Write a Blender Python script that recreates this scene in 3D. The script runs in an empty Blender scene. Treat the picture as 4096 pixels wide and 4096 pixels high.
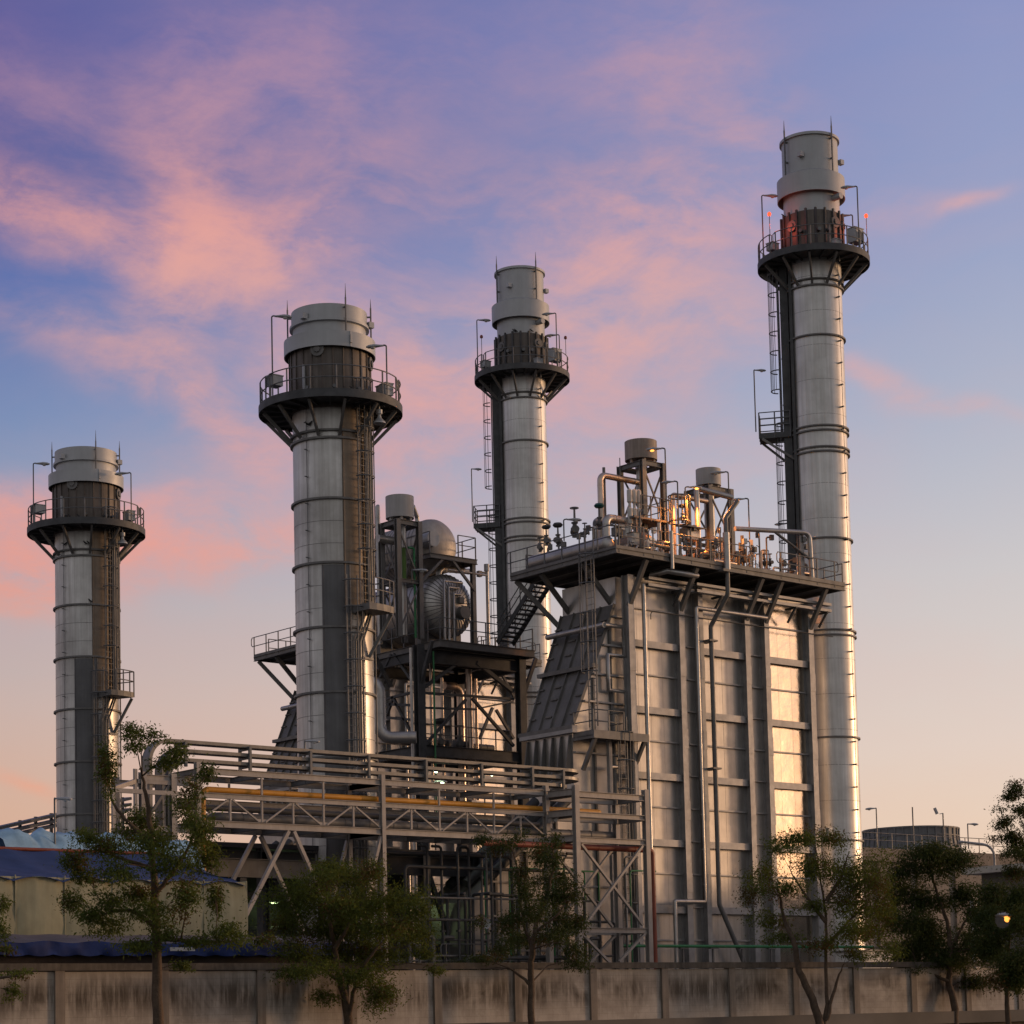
import bpy, math, random
from mathutils import Vector, Matrix

# ------------------------------------------------------------------ camera
SC = bpy.context.scene
COL = SC.collection
F = 8700.0                      # focal length, pixels of a 4096 wide frame
PITCH, ROLL = math.atan(.0827), math.atan(.0227)
PX, PY = 2000.0, 3349.0         # principal point (the photograph is a shifted crop)
TH = math.radians(40)           # plant axes are turned 40 degrees from the view


def W2P(x, y, z):
    return Vector((x*math.cos(TH)+y*math.sin(TH), -x*math.sin(TH)+y*math.cos(TH), z))


_X = Vector((1, 0, 0))
_F = Vector((0, math.cos(PITCH), math.sin(PITCH)))
_Z = Vector((0, -math.sin(PITCH), math.cos(PITCH)))
CR_ = W2P(*(_X*math.cos(ROLL)-_Z*math.sin(ROLL)))
CU_ = W2P(*(_Z*math.cos(ROLL)+_X*math.sin(ROLL)))
CF_ = W2P(*_F)
FWD = W2P(0, 1, 0)
RGT = W2P(1, 0, 0)

cam = bpy.data.cameras.new("camera")
camo = bpy.data.objects.new("camera", cam)
COL.objects.link(camo)
M = Matrix((CR_, CU_, -CF_)).transposed().to_4x4()
camo.matrix_world = M
cam.sensor_width = 36.0
cam.lens = 36.0*F/4096
cam.shift_x = (2048-PX)/4096
cam.shift_y = (PY-2048)/4096
cam.clip_start = .5
cam.clip_end = 20000
SC.camera = camo
SC.render.resolution_x = SC.render.resolution_y = 1024
SC.view_settings.view_transform = 'Standard'
SC.view_settings.look = 'None'
SC.view_settings.exposure = 0.0
SC.view_settings.gamma = 1.0

# ------------------------------------------------------------------ sky and sun
def s2l(r, g, b):
    def f(c):
        c /= 255.0
        return c/12.92 if c <= .04045 else ((c+.055)/1.055)**2.4
    return (f(r), f(g), f(b), 1.0)


class NT:
    """tiny node helper"""
    def __init__(s, tree):
        s.t = tree
        s.n = tree.nodes
        s.n.clear()

    def new(s, typ, **kw):
        n = s.n.new(typ)
        for k, v in kw.items():
            setattr(n, k, v)
        return n

    def set(s, sock, v):
        if isinstance(v, bpy.types.NodeSocket):
            s.t.links.new(v, sock)
        else:
            sock.default_value = v

    def math(s, op, a, b=0.0, c=None, clamp=False):
        n = s.new('ShaderNodeMath', operation=op)
        n.use_clamp = clamp
        s.set(n.inputs[0], a)
        s.set(n.inputs[1], b)
        if c is not None:
            s.set(n.inputs[2], c)
        return n.outputs[0]

    def vmath(s, op, a, b=None):
        n = s.new('ShaderNodeVectorMath', operation=op)
        s.set(n.inputs[0], a)
        if b is not None:
            s.set(n.inputs[1], b)
        return n

    def ramp(s, fac, stops, interp='LINEAR'):
        n = s.new('ShaderNodeValToRGB')
        cr = n.color_ramp
        cr.interpolation = interp
        while len(cr.elements) < len(stops):
            cr.elements.new(.5)
        for e, (p, c) in zip(cr.elements, stops):
            e.position = p
            e.color = c
        s.set(n.inputs[0], fac)
        return n.outputs[0]

    def mix(s, fac, a, b, typ='MIX'):
        n = s.new('ShaderNodeMix', data_type='RGBA', blend_type=typ)
        s.set(n.inputs[0], fac)
        s.set(n.inputs[6], a)
        s.set(n.inputs[7], b)
        return n.outputs[2]

    def noise(s, vec, scale, detail=4.0, rough=.5, dist=0.0):
        n = s.new('ShaderNodeTexNoise')
        s.set(n.inputs['Vector'], vec)
        n.inputs['Scale'].default_value = scale
        n.inputs['Detail'].default_value = detail
        n.inputs['Roughness'].default_value = rough
        n.inputs['Distortion'].default_value = dist
        return n.outputs[0]


def g3(v):
    return (v, v, v, 1.0)


SUN_EL = 4.0
SUN_AZ = math.radians(72)        # clockwise from the viewing direction: the sun sets to the right
world = bpy.data.worlds.new("World")
SC.world = world
world.use_nodes = True


def build_sky():
    w = NT(world.node_tree)
    tc = w.new('ShaderNodeTexCoord')
    d = tc.outputs['Generated']
    fx = w.vmath('DOT_PRODUCT', d, RGT).outputs['Value']
    fy = w.vmath('DOT_PRODUCT', d, FWD).outputs['Value']
    sep = w.new('ShaderNodeSeparateXYZ')
    w.set(sep.inputs[0], d)
    az = w.math('ARCTAN2', fx, fy)
    el = w.math('ARCSINE', sep.outputs['Z'])
    hl = w.math('SQRT', w.math('ADD', w.math('MULTIPLY', fx, fx), w.math('MULTIPLY', fy, fy)))
    tel = w.math('MINIMUM', w.math('DIVIDE', sep.outputs['Z'], w.math('MAXIMUM', hl, .01)), 3.0)
    # unit: hundredths of the photograph's width
    K = F/4096*100
    X = w.math('MULTIPLY_ADD', az, K, 49.0)
    Y = w.math('MULTIPLY', tel, K)
    X01 = w.math('DIVIDE', X, 100.0, clamp=True)
    E01 = w.math('DIVIDE', Y, 140.0, clamp=True)
    left = w.ramp(E01, [(0.0, s2l(214, 164, 132)), (.15, s2l(214, 176, 154)), (.22, s2l(202, 178, 170)), (.29, s2l(182, 173, 178)),
                        (.36, s2l(150, 159, 184)), (.43, s2l(116, 139, 182)), (.52, s2l(88, 112, 172)), (.60, s2l(78, 92, 154)),
                        (.70, s2l(92, 92, 154)), (1.0, s2l(84, 88, 142))])
    right = w.ramp(E01, [(0.0, s2l(240, 198, 158)), (.10, s2l(238, 209, 182)), (.18, s2l(228, 210, 198)),
                         (.30, s2l(206, 201, 202)), (.42, s2l(176, 182, 201)), (.55, s2l(150, 162, 199)), (.70, s2l(138, 149, 195)),
                         (1.0, s2l(106, 108, 160))])
    base = w.mix(X01, left, right)
    co = w.new('ShaderNodeCombineXYZ')
    w.set(co.inputs[0], X)
    w.set(co.inputs[1], Y)
    # domain warp
    wn = w.new('ShaderNodeTexNoise')
    w.set(wn.inputs['Vector'], co.outputs[0])
    wn.inputs['Scale'].default_value = .05
    wn.inputs['Detail'].default_value = 3.0
    wv = w.vmath('SUBTRACT', wn.outputs['Color'], (.5, .5, .5)).outputs[0]
    wsc = w.vmath('SCALE', wv)
    wsc.inputs['Scale'].default_value = 10.0
    cw = w.vmath('ADD', co.outputs[0], wsc.outputs[0]).outputs[0]

    def streak(rot, sx, sy, scale, detail=7.0, rough=.58, src=None, dist=.4):
        mp = w.new('ShaderNodeMapping')
        mp.inputs['Rotation'].default_value = (0, 0, rot)
        mp.inputs['Scale'].default_value = (sx, sy, 1)
        w.set(mp.inputs['Vector'], src or cw)
        return w.noise(mp.outputs[0], scale, detail, rough, dist)
    n1 = streak(math.radians(35), .5, 1.0, .12, 9.0, .62)
    n2 = streak(math.radians(-16), .4, 1.2, .075, 8.0, .6)
    # wispy masses: (x, y, half length, half height, tilt, strength) in picture percent from the horizon
    blobs = [(2, 80.5, 8, 3.6, -20, .72), (9, 76.5, 10, 3.2, -8, .5), (19.5, 84, 4, 9, 24, .5), (17.5, 75, 4, 6, 30, .55), (22, 76.5, 7, 4.2, 20, .72), (28, 75.5, 5, 2.4, 4, .4), (34, 79.5, 11, 3.0, 6, .5),
             (20, 90, 6, 9, 12, .34), (16.5, 70.5, 4, 5, 35, .58), (35, 86, 4, 10, 14, .32), (28, 83, 9, 6, 20, .2),
             (12, 65.5, 13, 2.4, -20, .52), (22, 61, 7, 2.6, -34, .66), (3, 49.5, 18, 3.6, 2, 1.0), (22, 47, 15, 2.6, 9, .85), (2, 43, 7, 3.0, 0, 1.0),
             (33, 69, 12, 5, -22, .46), (43, 65, 12, 7, 4, .58), (64, 77.5, 13, 6, 10, .72), (65, 67.5, 12, 4.0, 2, .66), (62, 72, 10, 8, 0, .36),
             (42, 95, 24, 7, 10, .2), (69, 94, 8, 8, -30, .46), (4, 92, 9, 5, -20, .3), (97, 78, 2.6, .8, 12, .6), (26, 96, 12, 7, 30, .28),
             (87, 61.5, 7, 1.1, -24, .55), (95, 57.5, 6, .9, -16, .35), (90, 78, 6, 1.6, 4, .2), (77, 86, 5, 6, 0, .28), (38, 58, 16, 9, 0, .32),
             (3, 23, 4, 1.0, -24, .5), (56, 56, 18, 8, 0, .3), (48, 85, 16, 4, -12, .18)]
    tot = None
    for (bx, by, lx, ly, rot, st) in blobs:
        c, s = math.cos(math.radians(rot)), math.sin(math.radians(rot))
        sp = w.new('ShaderNodeSeparateXYZ')
        w.set(sp.inputs[0], cw)
        dx = w.math('SUBTRACT', sp.outputs[0], float(bx))
        dy = w.math('SUBTRACT', sp.outputs[1], float(by))
        a = w.math('ADD', w.math('MULTIPLY', dx, c/lx), w.math('MULTIPLY', dy, s/lx))
        b = w.math('ADD', w.math('MULTIPLY', dx, -s/ly), w.math('MULTIPLY', dy, c/ly))
        q = w.math('ADD', w.math('MULTIPLY', a, a), w.math('MULTIPLY', b, b))
        gss = w.math('MULTIPLY', w.math('EXPONENT', w.math('MULTIPLY', q, -1.0)), st)
        tot = gss if tot is None else w.math('ADD', tot, gss)
    nn = w.math('ADD', w.math('MULTIPLY', n1, .6), w.math('MULTIPLY', n2, .4))
    nr = w.math('MULTIPLY_ADD', nn, 6.4, -2.65, clamp=True)
    dens = w.math('MULTIPLY', tot, w.math('MULTIPLY_ADD', nr, 1.05, .34))
    n3 = streak(math.radians(30), .55, 1.0, .30, 8.0, .66, co.outputs[0], .15)
    dens = w.math('MULTIPLY', dens, w.math('MULTIPLY_ADD', n3, 2.4, -.22))
    # a thin veil everywhere
    veil = w.math('MULTIPLY', w.math('MULTIPLY_ADD', n2, 2.5, -1.0, clamp=True), .10)
    dens = w.math('ADD', dens, veil)
    dens = w.math('MULTIPLY', w.math('SUBTRACT', 1.0, w.math('EXPONENT', w.math('MULTIPLY', dens, -1.15))), .92)
    ccol = w.ramp(E01, [(0.0, s2l(238, 168, 130)), (.30, s2l(248, 152, 122)), (.38, s2l(240, 164, 148)), (.5, s2l(226, 168, 158)), (.57, s2l(240, 166, 150)), (.64, s2l(196, 146, 160)), (1.0, s2l(140, 118, 168))])
    ccol = w.mix(w.math('MULTIPLY', X01, .5), ccol, s2l(226, 178, 172))
    sky = w.mix(dens, base, ccol)
    # glow round the setting sun, out of frame on the right
    ca = w.math('SUBTRACT', az, math.radians(90))
    q = w.math('ADD', w.math('MULTIPLY', w.math('MULTIPLY', ca, ca), 1/(.30**2)), w.math('MULTIPLY', w.math('MULTIPLY', el, el), 1/(.26**2)))
    glow = w.math('EXPONENT', w.math('MULTIPLY', q, -1.0))
    gcol = w.vmath('SCALE', (3.1, 1.42, .44))
    w.set(gcol.inputs['Scale'], glow)
    sky = w.mix(1.0, sky, gcol.outputs[0], 'ADD')
    # dim dusk sky behind the viewer and overhead
    back = w.math('MULTIPLY_ADD', w.math('COSINE', az), -.5, .5)
    sky = w.mix(w.math('MULTIPLY', w.math('POWER', back, .8), .95, ), sky, s2l(166, 165, 164))
    hi = w.math('MULTIPLY_ADD', el, 1.6, -.85, clamp=True)
    sky = w.mix(hi, sky, s2l(120, 120, 138))
    # the ground side of the world sphere
    gnd = w.math('GREATER_THAN', 0.0, w.math('ADD', el, .01))
    sky = w.mix(gnd, sky, (.03, .025, .02, 1))
    bg = w.new('ShaderNodeBackground')
    w.set(bg.inputs['Color'], sky)
    bg.inputs['Strength'].default_value = 1.0
    out = w.new('ShaderNodeOutputWorld')
    w.t.links.new(bg.outputs[0], out.inputs['Surface'])


build_sky()

sun = bpy.data.lights.new("sun", 'SUN')
sun.energy = 1.45
sun.angle = math.radians(7.0)
sun.color = (1.0, .60, .32)
suno = bpy.data.objects.new("sun", sun)
COL.objects.link(suno)
sd = FWD*math.cos(SUN_AZ)+RGT*math.sin(SUN_AZ)
sd = (sd*math.cos(math.radians(SUN_EL))+Vector((0, 0, math.sin(math.radians(SUN_EL))))).normalized()
suno.rotation_mode = 'QUATERNION'
suno.rotation_quaternion = sd.to_track_quat('Z', 'Y')
suno.location = sd*300

# ------------------------------------------------------------------ points measured in the photograph
CROP = dict(A=(0, 1700, 1.7564), B=(0, 2700, 1.7564), C=(0, 3300, 1.7564), D=(950, 1150, 2.415), E=(950, 1900, 1.68), F=(1450, 1900, 2.415), G=(1450, 2500, 2.415), H=(1800, 1000, 2.76), I=(1800, 1600, 2.1467), J=(2900, 450, 2.4143), K=(2900, 1100, 1.4857), L=(2050, 1700, 2.76), M=(2650, 1700, 2.76), N=(2000, 2200, 2.4143), O=(2600, 2200, 2.1471), Q=(2400, 3000, 1.7564), R=(3300, 2900, 1.6156), S=(600, 2900, 2.1467), T=(1400, 2900, 2.1467), U=(1900, 2900, 1.9325), V=(1000, 3300, 1.932), W=(1700, 3200, 1.932), Z=(0, 0, .47168))


def ray(k, x, y):
    a, b, s = CROP[k]
    return CF_+CR_*((a+x/s-PX)/F)-CU_*((b+y/s-PY)/F)


def at_d(k, x, y, Y):            # at a distance Y along the (level) viewing direction
    d = ray(k, x, y)
    return d*(Y/d.dot(FWD))


def at_v(k, x, y, v):            # on the plane y = v
    d = ray(k, x, y)
    return d*(v/d.y)


def at_u(k, x, y, u):            # on the plane x = u
    d = ray(k, x, y)
    return d*(u/d.x)


def at_z(k, x, y, z):            # at the height z
    d = ray(k, x, y)
    return d*(z/d.z)


# ------------------------------------------------------------------ mesh helpers
class MB:
    def __init__(s):
        s.v = []
        s.f = []
        s.sm = []
        s.mi = []
        s.cur = 0

    def add(s, vs, fs, smooth=False):
        o = len(s.v)
        s.v.extend([tuple(v) for v in vs])
        for f in fs:
            s.f.append([i+o for i in f])
            s.sm.append(smooth)
            s.mi.append(s.cur)
        return s

    def box(s, x0, x1, y0, y1, z0, z1):
        x0, x1 = min(x0, x1), max(x0, x1)
        y0, y1 = min(y0, y1), max(y0, y1)
        z0, z1 = min(z0, z1), max(z0, z1)
        vs = [(x0, y0, z0), (x1, y0, z0), (x1, y1, z0), (x0, y1, z0), (x0, y0, z1), (x1, y0, z1), (x1, y1, z1), (x0, y1, z1)]
        return s.add(vs, [(0, 3, 2, 1), (4, 5, 6, 7), (0, 1, 5, 4), (1, 2, 6, 5), (2, 3, 7, 6), (3, 0, 4, 7)])

    def hexa(s, b, t):            # two quads bottom, top
        return s.add(list(b)+list(t), [(0, 3, 2, 1), (4, 5, 6, 7), (0, 1, 5, 4), (1, 2, 6, 5), (2, 3, 7, 6), (3, 0, 4, 7)])

    def prism(s, poly, vec):      # polygon extruded along vec
        n = len(poly)
        p = [Vector(q) for q in poly]
        t = [q+Vector(vec) for q in p]
        fs = [tuple(range(n))[::-1], tuple(range(n, 2*n))]
        for i in range(n):
            j = (i+1) % n
            fs.append((i, j, n+j, n+i))
        return s.add(p+t, fs)

    @staticmethod
    def frame(d, up=(0, 0, 1)):
        d = d.normalized()
        u = Vector(up)
        if abs(d.dot(u)) > .98:
            u = Vector((0, 1, 0))
        a = d.cross(u).normalized()
        b = a.cross(d).normalized()
        return a, b

    def bar(s, p, q, w, h=None, up=(0, 0, 1)):
        p, q = Vector(p), Vector(q)
        h = h or w
        a, b = s.frame(q-p, up)
        a, b = a*w/2, b*h/2
        vs = [p-a-b, p+a-b, p+a+b, p-a+b, q-a-b, q+a-b, q+a+b, q-a+b]
        return s.add(vs, [(0, 3, 2, 1), (4, 5, 6, 7), (0, 1, 5, 4), (1, 2, 6, 5), (2, 3, 7, 6), (3, 0, 4, 7)])

    def ibeam(s, p, q, w, h, up=(0, 0, 1), t=.018):
        p, q = Vector(p), Vector(q)
        a, b = s.frame(q-p, up)
        pr = [(-w/2, -h/2), (w/2, -h/2), (w/2, -h/2+t), (t/2, -h/2+t), (t/2, h/2-t), (w/2, h/2-t), (w/2, h/2), (-w/2, h/2), (-w/2, h/2-t), (-t/2, h/2-t), (-t/2, -h/2+t), (-w/2, -h/2+t)]
        return s.prism([p+a*x+b*y for x, y in pr], q-p)

    def hcol(s, x, y, z0, z1, w, d, t=.02, axis='y'):
        """H column; flanges face +-y when axis is y"""
        up = (0, 1, 0) if axis == 'y' else (1, 0, 0)
        p, q = Vector((x, y, z0)), Vector((x, y, z1))
        b = Vector(up)
        a = b.cross(Vector((0, 0, 1)))
        pr = [(-w/2, -d/2), (w/2, -d/2), (w/2, -d/2+t), (t/2, -d/2+t), (t/2, d/2-t), (w/2, d/2-t), (w/2, d/2), (-w/2, d/2), (-w/2, d/2-t), (-t/2, d/2-t), (-t/2, -d/2+t), (-w/2, -d/2+t)]
        return s.prism([p+a*i+b*j for i, j in pr], q-p)

    def tube(s, pts, r, n=8, bend=0.0, caps=True, smooth=True, closed=False, r1=None):
        P = [Vector(p) for p in pts]
        if bend > 0 and len(P) > 2:
            Q = [P[0]]
            for i in range(1, len(P)-1):
                a, b, c = P[i-1], P[i], P[i+1]
                d0, d1 = (a-b), (c-b)
                l0, l1 = d0.length, d1.length
                d0.normalize()
                d1.normalize()
                cosang = max(-1, min(1, d0.dot(d1)))
                ang = math.acos(cosang)
                if ang > 3.0:
                    Q.append(b)
                    continue
                t = min(bend/math.tan(ang/2), l0*.49, l1*.49)
                rad = t*math.tan(ang/2)
                bis = (d0+d1).normalized()
                cen = b+bis*(rad/math.sin(ang/2))
                s0, s1 = b+d0*t-cen, b+d1*t-cen
                tot = math.pi-ang
                m = max(2, int(tot/.3))
                for k in range(m+1):
                    w = k/m
                    Q.append(cen+(s0*math.sin((1-w)*tot)+s1*math.sin(w*tot))/math.sin(tot))
            Q.append(P[-1])
            P = Q
        N = len(P)
        vs = []
        prev = None
        for i in range(N):
            if closed:
                d = P[(i+1) % N]-P[i-1]
            elif i == 0:
                d = P[1]-P[0]
            elif i == N-1:
                d = P[-1]-P[-2]
            else:
                d = (P[i+1]-P[i]).normalized()+(P[i]-P[i-1]).normalized()
            if d.length < 1e-9:
                d = Vector((0, 0, 1))
            d.normalize()
            if prev is None:
                a, b = s.frame(d)
            else:
                a = prev-d*prev.dot(d)
                a = a.normalized() if a.length > 1e-6 else s.frame(d)[0]
                b = a.cross(d)
            prev = a
            rr = r if r1 is None else r+(r1-r)*i/(N-1)
            for k in range(n):
                an = 2*math.pi*k/n
                vs.append(P[i]+a*(rr*math.cos(an))+b*(rr*math.sin(an)))
        fs = []
        for i in range(N if closed else N-1):
            j = (i+1) % N
            for k in range(n):
                l = (k+1) % n
                fs.append((i*n+k, j*n+k, j*n+l, i*n+l))
        s.add(vs, fs, smooth)
        if caps and not closed:
            s.add(vs[:n], [tuple(range(n))])
            s.add(vs[-n:], [tuple(range(n))[::-1]])
        return s

    def lathe(s, prof, c, n=48, axis='z', a0=0.0, a1=2*math.pi, smooth=True, caps=False):
        """profile of (r, h); axis z, x or y through point c"""
        full = abs(a1-a0-2*math.pi) < 1e-6
        m = n if full else n+1
        c = Vector(c)

        def pt(r, h, a):
            x, y = r*math.cos(a), r*math.sin(a)
            if axis == 'z':
                return c+Vector((x, y, h))
            if axis == 'y':
                return c+Vector((x, h, y))
            return c+Vector((h, x, y))
        # split at hard edges: duplicate every profile point per segment
        for (r0, h0), (r1, h1) in zip(prof[:-1], prof[1:]):
            vs = []
            for i in range(m):
                a = a0+(a1-a0)*i/n
                vs.append(pt(r0, h0, a))
                vs.append(pt(r1, h1, a))
            fs = []
            for i in range(n):
                j = (i+1) % m
                fs.append((2*i, 2*j, 2*j+1, 2*i+1))
            s.add(vs, fs, smooth)
        return s

    def dome(s, c, r, depth, axis, sign, n=40, m=8):
        """dished end with shared vertices so that it shades smooth"""
        c = Vector(c)
        vs = []
        for i in range(m):
            t = i/m*math.pi/2
            rr, h = r*math.cos(t), depth*math.sin(t)*sign
            for k in range(n):
                a = 2*math.pi*k/n
                x, y = rr*math.cos(a), rr*math.sin(a)
                vs.append(c+(Vector((x, h, y)) if axis == 'y' else Vector((h, x, y)) if axis == 'x' else Vector((x, y, h))))
        tip = c+(Vector((0, depth*sign, 0)) if axis == 'y' else Vector((depth*sign, 0, 0)) if axis == 'x' else Vector((0, 0, depth*sign)))
        vs.append(tip)
        fs = []
        for i in range(m-1):
            for k in range(n):
                l = (k+1) % n
                fs.append((i*n+k, i*n+l, (i+1)*n+l, (i+1)*n+k))
        for k in range(n):
            fs.append(((m-1)*n+k, (m-1)*n+(k+1) % n, m*n))
        return s.add(vs, fs, True)

    def disc(s, c, r, axis='z', n=32):
        c = Vector(c)
        vs = []
        for k in range(n):
            a = 2*math.pi*k/n
            x, y = r*math.cos(a), r*math.sin(a)
            vs.append(c+(Vector((x, y, 0)) if axis == 'z' else Vector((x, 0, y)) if axis == 'y' else Vector((0, x, y))))
        return s.add(vs, [tuple(range(n))])

    def build(s, name, mat, parent=None, base=None):
        me = bpy.data.meshes.new(name)
        if parent is not None:
            base = BASE[parent.name]
        elif base is None:
            zs = [v[2] for v in s.v]
            xs = [v[0] for v in s.v]
            ys = [v[1] for v in s.v]
            base = Vector(((min(xs)+max(xs))/2, (min(ys)+max(ys))/2, min(zs)))
        base = Vector(base)
        me.from_pydata([(v[0]-base.x, v[1]-base.y, v[2]-base.z) for v in s.v], [], s.f)
        me.polygons.foreach_set('use_smooth', s.sm)
        mats = mat if isinstance(mat, (list, tuple)) else [mat]
        for m in mats:
            me.materials.append(m)
        if len(mats) > 1:
            me.polygons.foreach_set('material_index', s.mi)
        me.update()
        o = bpy.data.objects.new(name, me)
        COL.objects.link(o)
        if parent is not None:
            o.parent = parent
        else:
            o.location = base
        BASE[o.name] = base
        return o


BASE = {}


def tag(o, label=None, cat=None, group=None, kind=None):
    if label:
        o['label'] = label
    if cat:
        o['category'] = cat
    if group:
        o['group'] = group
    if kind:
        o['kind'] = kind
    return o


def thing(name, label, cat, base, group=None):
    o = bpy.data.objects.new(name, None)
    o.empty_display_size = .5
    COL.objects.link(o)
    o.location = base
    BASE[o.name] = Vector(base)
    return tag(o, label, cat, group)


def copy_tree(o, parent=None):
    c = o.copy()
    COL.objects.link(c)
    if parent is not None:
        c.parent = parent
    BASE[c.name] = BASE[o.name].copy()
    for ch in list(o.children):
        copy_tree(ch, c)
    return c


def clone(o, move, label, rotz=None):
    c = copy_tree(o)
    c.location = Vector(o.location)+Vector(move)
    BASE[c.name] = Vector(c.location)
    c['label'] = label
    if rotz is not None:
        c.rotation_euler = (0, 0, rotz)
    return c


# ------------------------------------------------------------------ materials
def mat(name, base, rough=.5, metal=0.0, var=.25, scale=1.2, streak=0.0, bump=0.0, dirt=None, dirt_amt=0.0, spec=.5, stretch=1.0, bscale=None, emit=None):
    m = bpy.data.materials.new(name)
    m.use_nodes = True
    n = NT(m.node_tree)
    bs = n.new('ShaderNodeBsdfPrincipled')
    tc = n.new('ShaderNodeTexCoord')
    oi = n.new('ShaderNodeObjectInfo')
    v = n.vmath('ADD', tc.outputs['Object'], n.vmath('SCALE', oi.outputs['Location']).outputs[0]).outputs[0]
    b = base if len(base) == 4 else (*base, 1)
    nz = n.noise(v, scale, 5, .6)
    lo = tuple(c*(1-var) for c in b[:3])+(1,)
    hi = tuple(min(1, c*(1+var)) for c in b[:3])+(1,)
    col = n.ramp(nz, [(.28, lo), (.72, hi)])
    if streak:
        mp = n.new('ShaderNodeMapping')
        mp.inputs['Scale'].default_value = (4.0, 4.0, .12*stretch)
        n.set(mp.inputs['Vector'], v)
        st = n.noise(mp.outputs[0], 1.6, 4, .65)
        k = n.ramp(st, [(.38, g3(0)), (.72, g3(1))])
        dc = dirt or (b[0]*.4, b[1]*.37, b[2]*.33, 1)
        col = n.mix(n.math('MULTIPLY', k, streak), col, dc if len(dc) == 4 else (*dc, 1))
    if dirt_amt:
        d2 = n.noise(v, scale*.35, 6, .68)
        k = n.ramp(d2, [(.5, g3(0)), (.66, g3(1))])
        dc = dirt or (b[0]*.4, b[1]*.37, b[2]*.33, 1)
        col = n.mix(n.math('MULTIPLY', k, dirt_amt), col, dc if len(dc) == 4 else (*dc, 1))
    n.set(bs.inputs['Base Color'], col)
    bs.inputs['Metallic'].default_value = metal
    rn = n.math('MULTIPLY_ADD', n.noise(v, scale*2.3, 3), .25, rough-.12, clamp=True)
    n.set(bs.inputs['Roughness'], rn)
    bs.inputs['Specular IOR Level'].default_value = spec
    if bump:
        bp = n.new('ShaderNodeBump')
        bp.inputs['Strength'].default_value = bump
        bp.inputs['Distance'].default_value = .05
        n.set(bp.inputs['Height'], n.noise(v, bscale or scale*4, 4))
        n.t.links.new(bp.outputs[0], bs.inputs['Normal'])
    if emit:
        bs.inputs['Emission Color'].default_value = (*emit[0], 1)
        bs.inputs['Emission Strength'].default_value = emit[1]
    o = n.new('ShaderNodeOutputMaterial')
    n.t.links.new(bs.outputs[0], o.inputs[0])
    return m


m_clad = mat('stack_cladding', (.60, .59, .575), .42, .5, .26, .5, streak=.5, dirt_amt=.45, bump=.03)
m_clad2 = mat('slim_stack_cladding', (.66, .65, .635), .40, .6, .2, .45, streak=.42, dirt_amt=.32, bump=.03)
m_cladd = mat('dark_cladding', (.13, .13, .135), .5, .5, .2, .8, streak=.3)
m_rustclad = mat('sooty_cladding', (.14, .12, .105), .55, .35, .3, 1.1, streak=.55, dirt=(.05, .04, .032))
m_collar = mat('collar_metal', (.43, .44, .45), .5, .35, .08, .8, streak=.12)
m_case = mat('boiler_casing', (.50, .48, .455), .40, .72, .2, .6, streak=.25, bump=.04)
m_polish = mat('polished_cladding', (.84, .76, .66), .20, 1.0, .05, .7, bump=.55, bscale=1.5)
m_steel = mat('galvanised_steel', (.36, .35, .345), .5, .35, .2, 2.0)
m_dark = mat('dark_steel', (.075, .077, .08), .6, .3, .3, 2.0)
m_mid = mat('weathered_steel', (.17, .165, .16), .55, .35, .25, 1.5, streak=.2)
m_rail = mat('rail_steel', (.15, .152, .155), .5, .4, .2, 3.0)
m_lag = mat('pipe_lagging', (.47, .45, .43), .42, .8, .18, 1.5, streak=.15, bump=.05)
m_conc = mat('concrete', (.30, .27, .24), .9, 0, .2, .9, streak=.35, dirt=(.10, .085, .07), dirt_amt=.3, bump=.15)

# ------------------------------------------------------------------ exhaust stacks
def zz(k, x, y, Y):
    return at_d(k, x, y, Y).z


def rad(k, halfw, Y, z):
    return halfw/CROP[k][2]/F*(Y*math.cos(PITCH)+z*math.sin(PITCH))


def ring(b, c, r, z, w=.1, h=.1, n=48):
    b.lathe([(r, z-h/2), (r+w, z-h/2), (r+w, z+h/2), (r, z+h/2)], (c[0], c[1], 0), n)


def polar(c, r, deg, z, back, side):
    """point round an axis; 0 degrees faces the viewer, positive to the right"""
    a = math.radians(deg)
    p = Vector((c[0], c[1], 0))+back*(-r*math.cos(a))+side*(r*math.sin(a))
    p.z = z
    return p


def cage_ladder(parent, foot, top, out, width=.5, hoop=.42, hoop_gap=1.15, lad_mat=None, cage_from=2.2, n_hoop_pts=10):
    """ladder with a safety cage: ladder > cage"""
    lad_mat = lad_mat or m_rail
    foot, top, out = Vector(foot), Vector(top), Vector(out).normalized()
    side = out.cross(Vector((0, 0, 1))).normalized()
    b = MB()
    for s in (-1, 1):
        b.bar(foot+side*s*width/2, top+side*s*width/2+Vector((0, 0, 1.0)), .05, .05, (0, 1, 0))
    n = int((top.z-foot.z)/.3)
    for i in range(1, n+1):
        t = i/n
        p = foot.lerp(top, t)
        b.bar(p-side*width/2, p+side*width/2, .022)
    lad = b.build('ladder', lad_mat, parent)
    b = MB()
    L = top.z-foot.z+1.0
    z = cage_from

    def hp(t, a):
        p = foot.lerp(top, t/(top.z-foot.z)) if top.z != foot.z else foot
        return p+side*(hoop*math.cos(a))+out*(hoop*1.0*math.sin(a)+.08+.0)
    while z <= L+.01:
        b.tube([hp(z, math.pi*i/n_hoop_pts) for i in range(n_hoop_pts+1)], .032, 4)
        z += hoop_gap
    zl = z-hoop_gap
    for a in (0.15, .3, .5, .7, .85):
        b.bar(hp(cage_from, math.pi*a), hp(zl, math.pi*a), .022, .022)
    b.build('ladder_cage', lad_mat, lad)
    return lad


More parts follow.
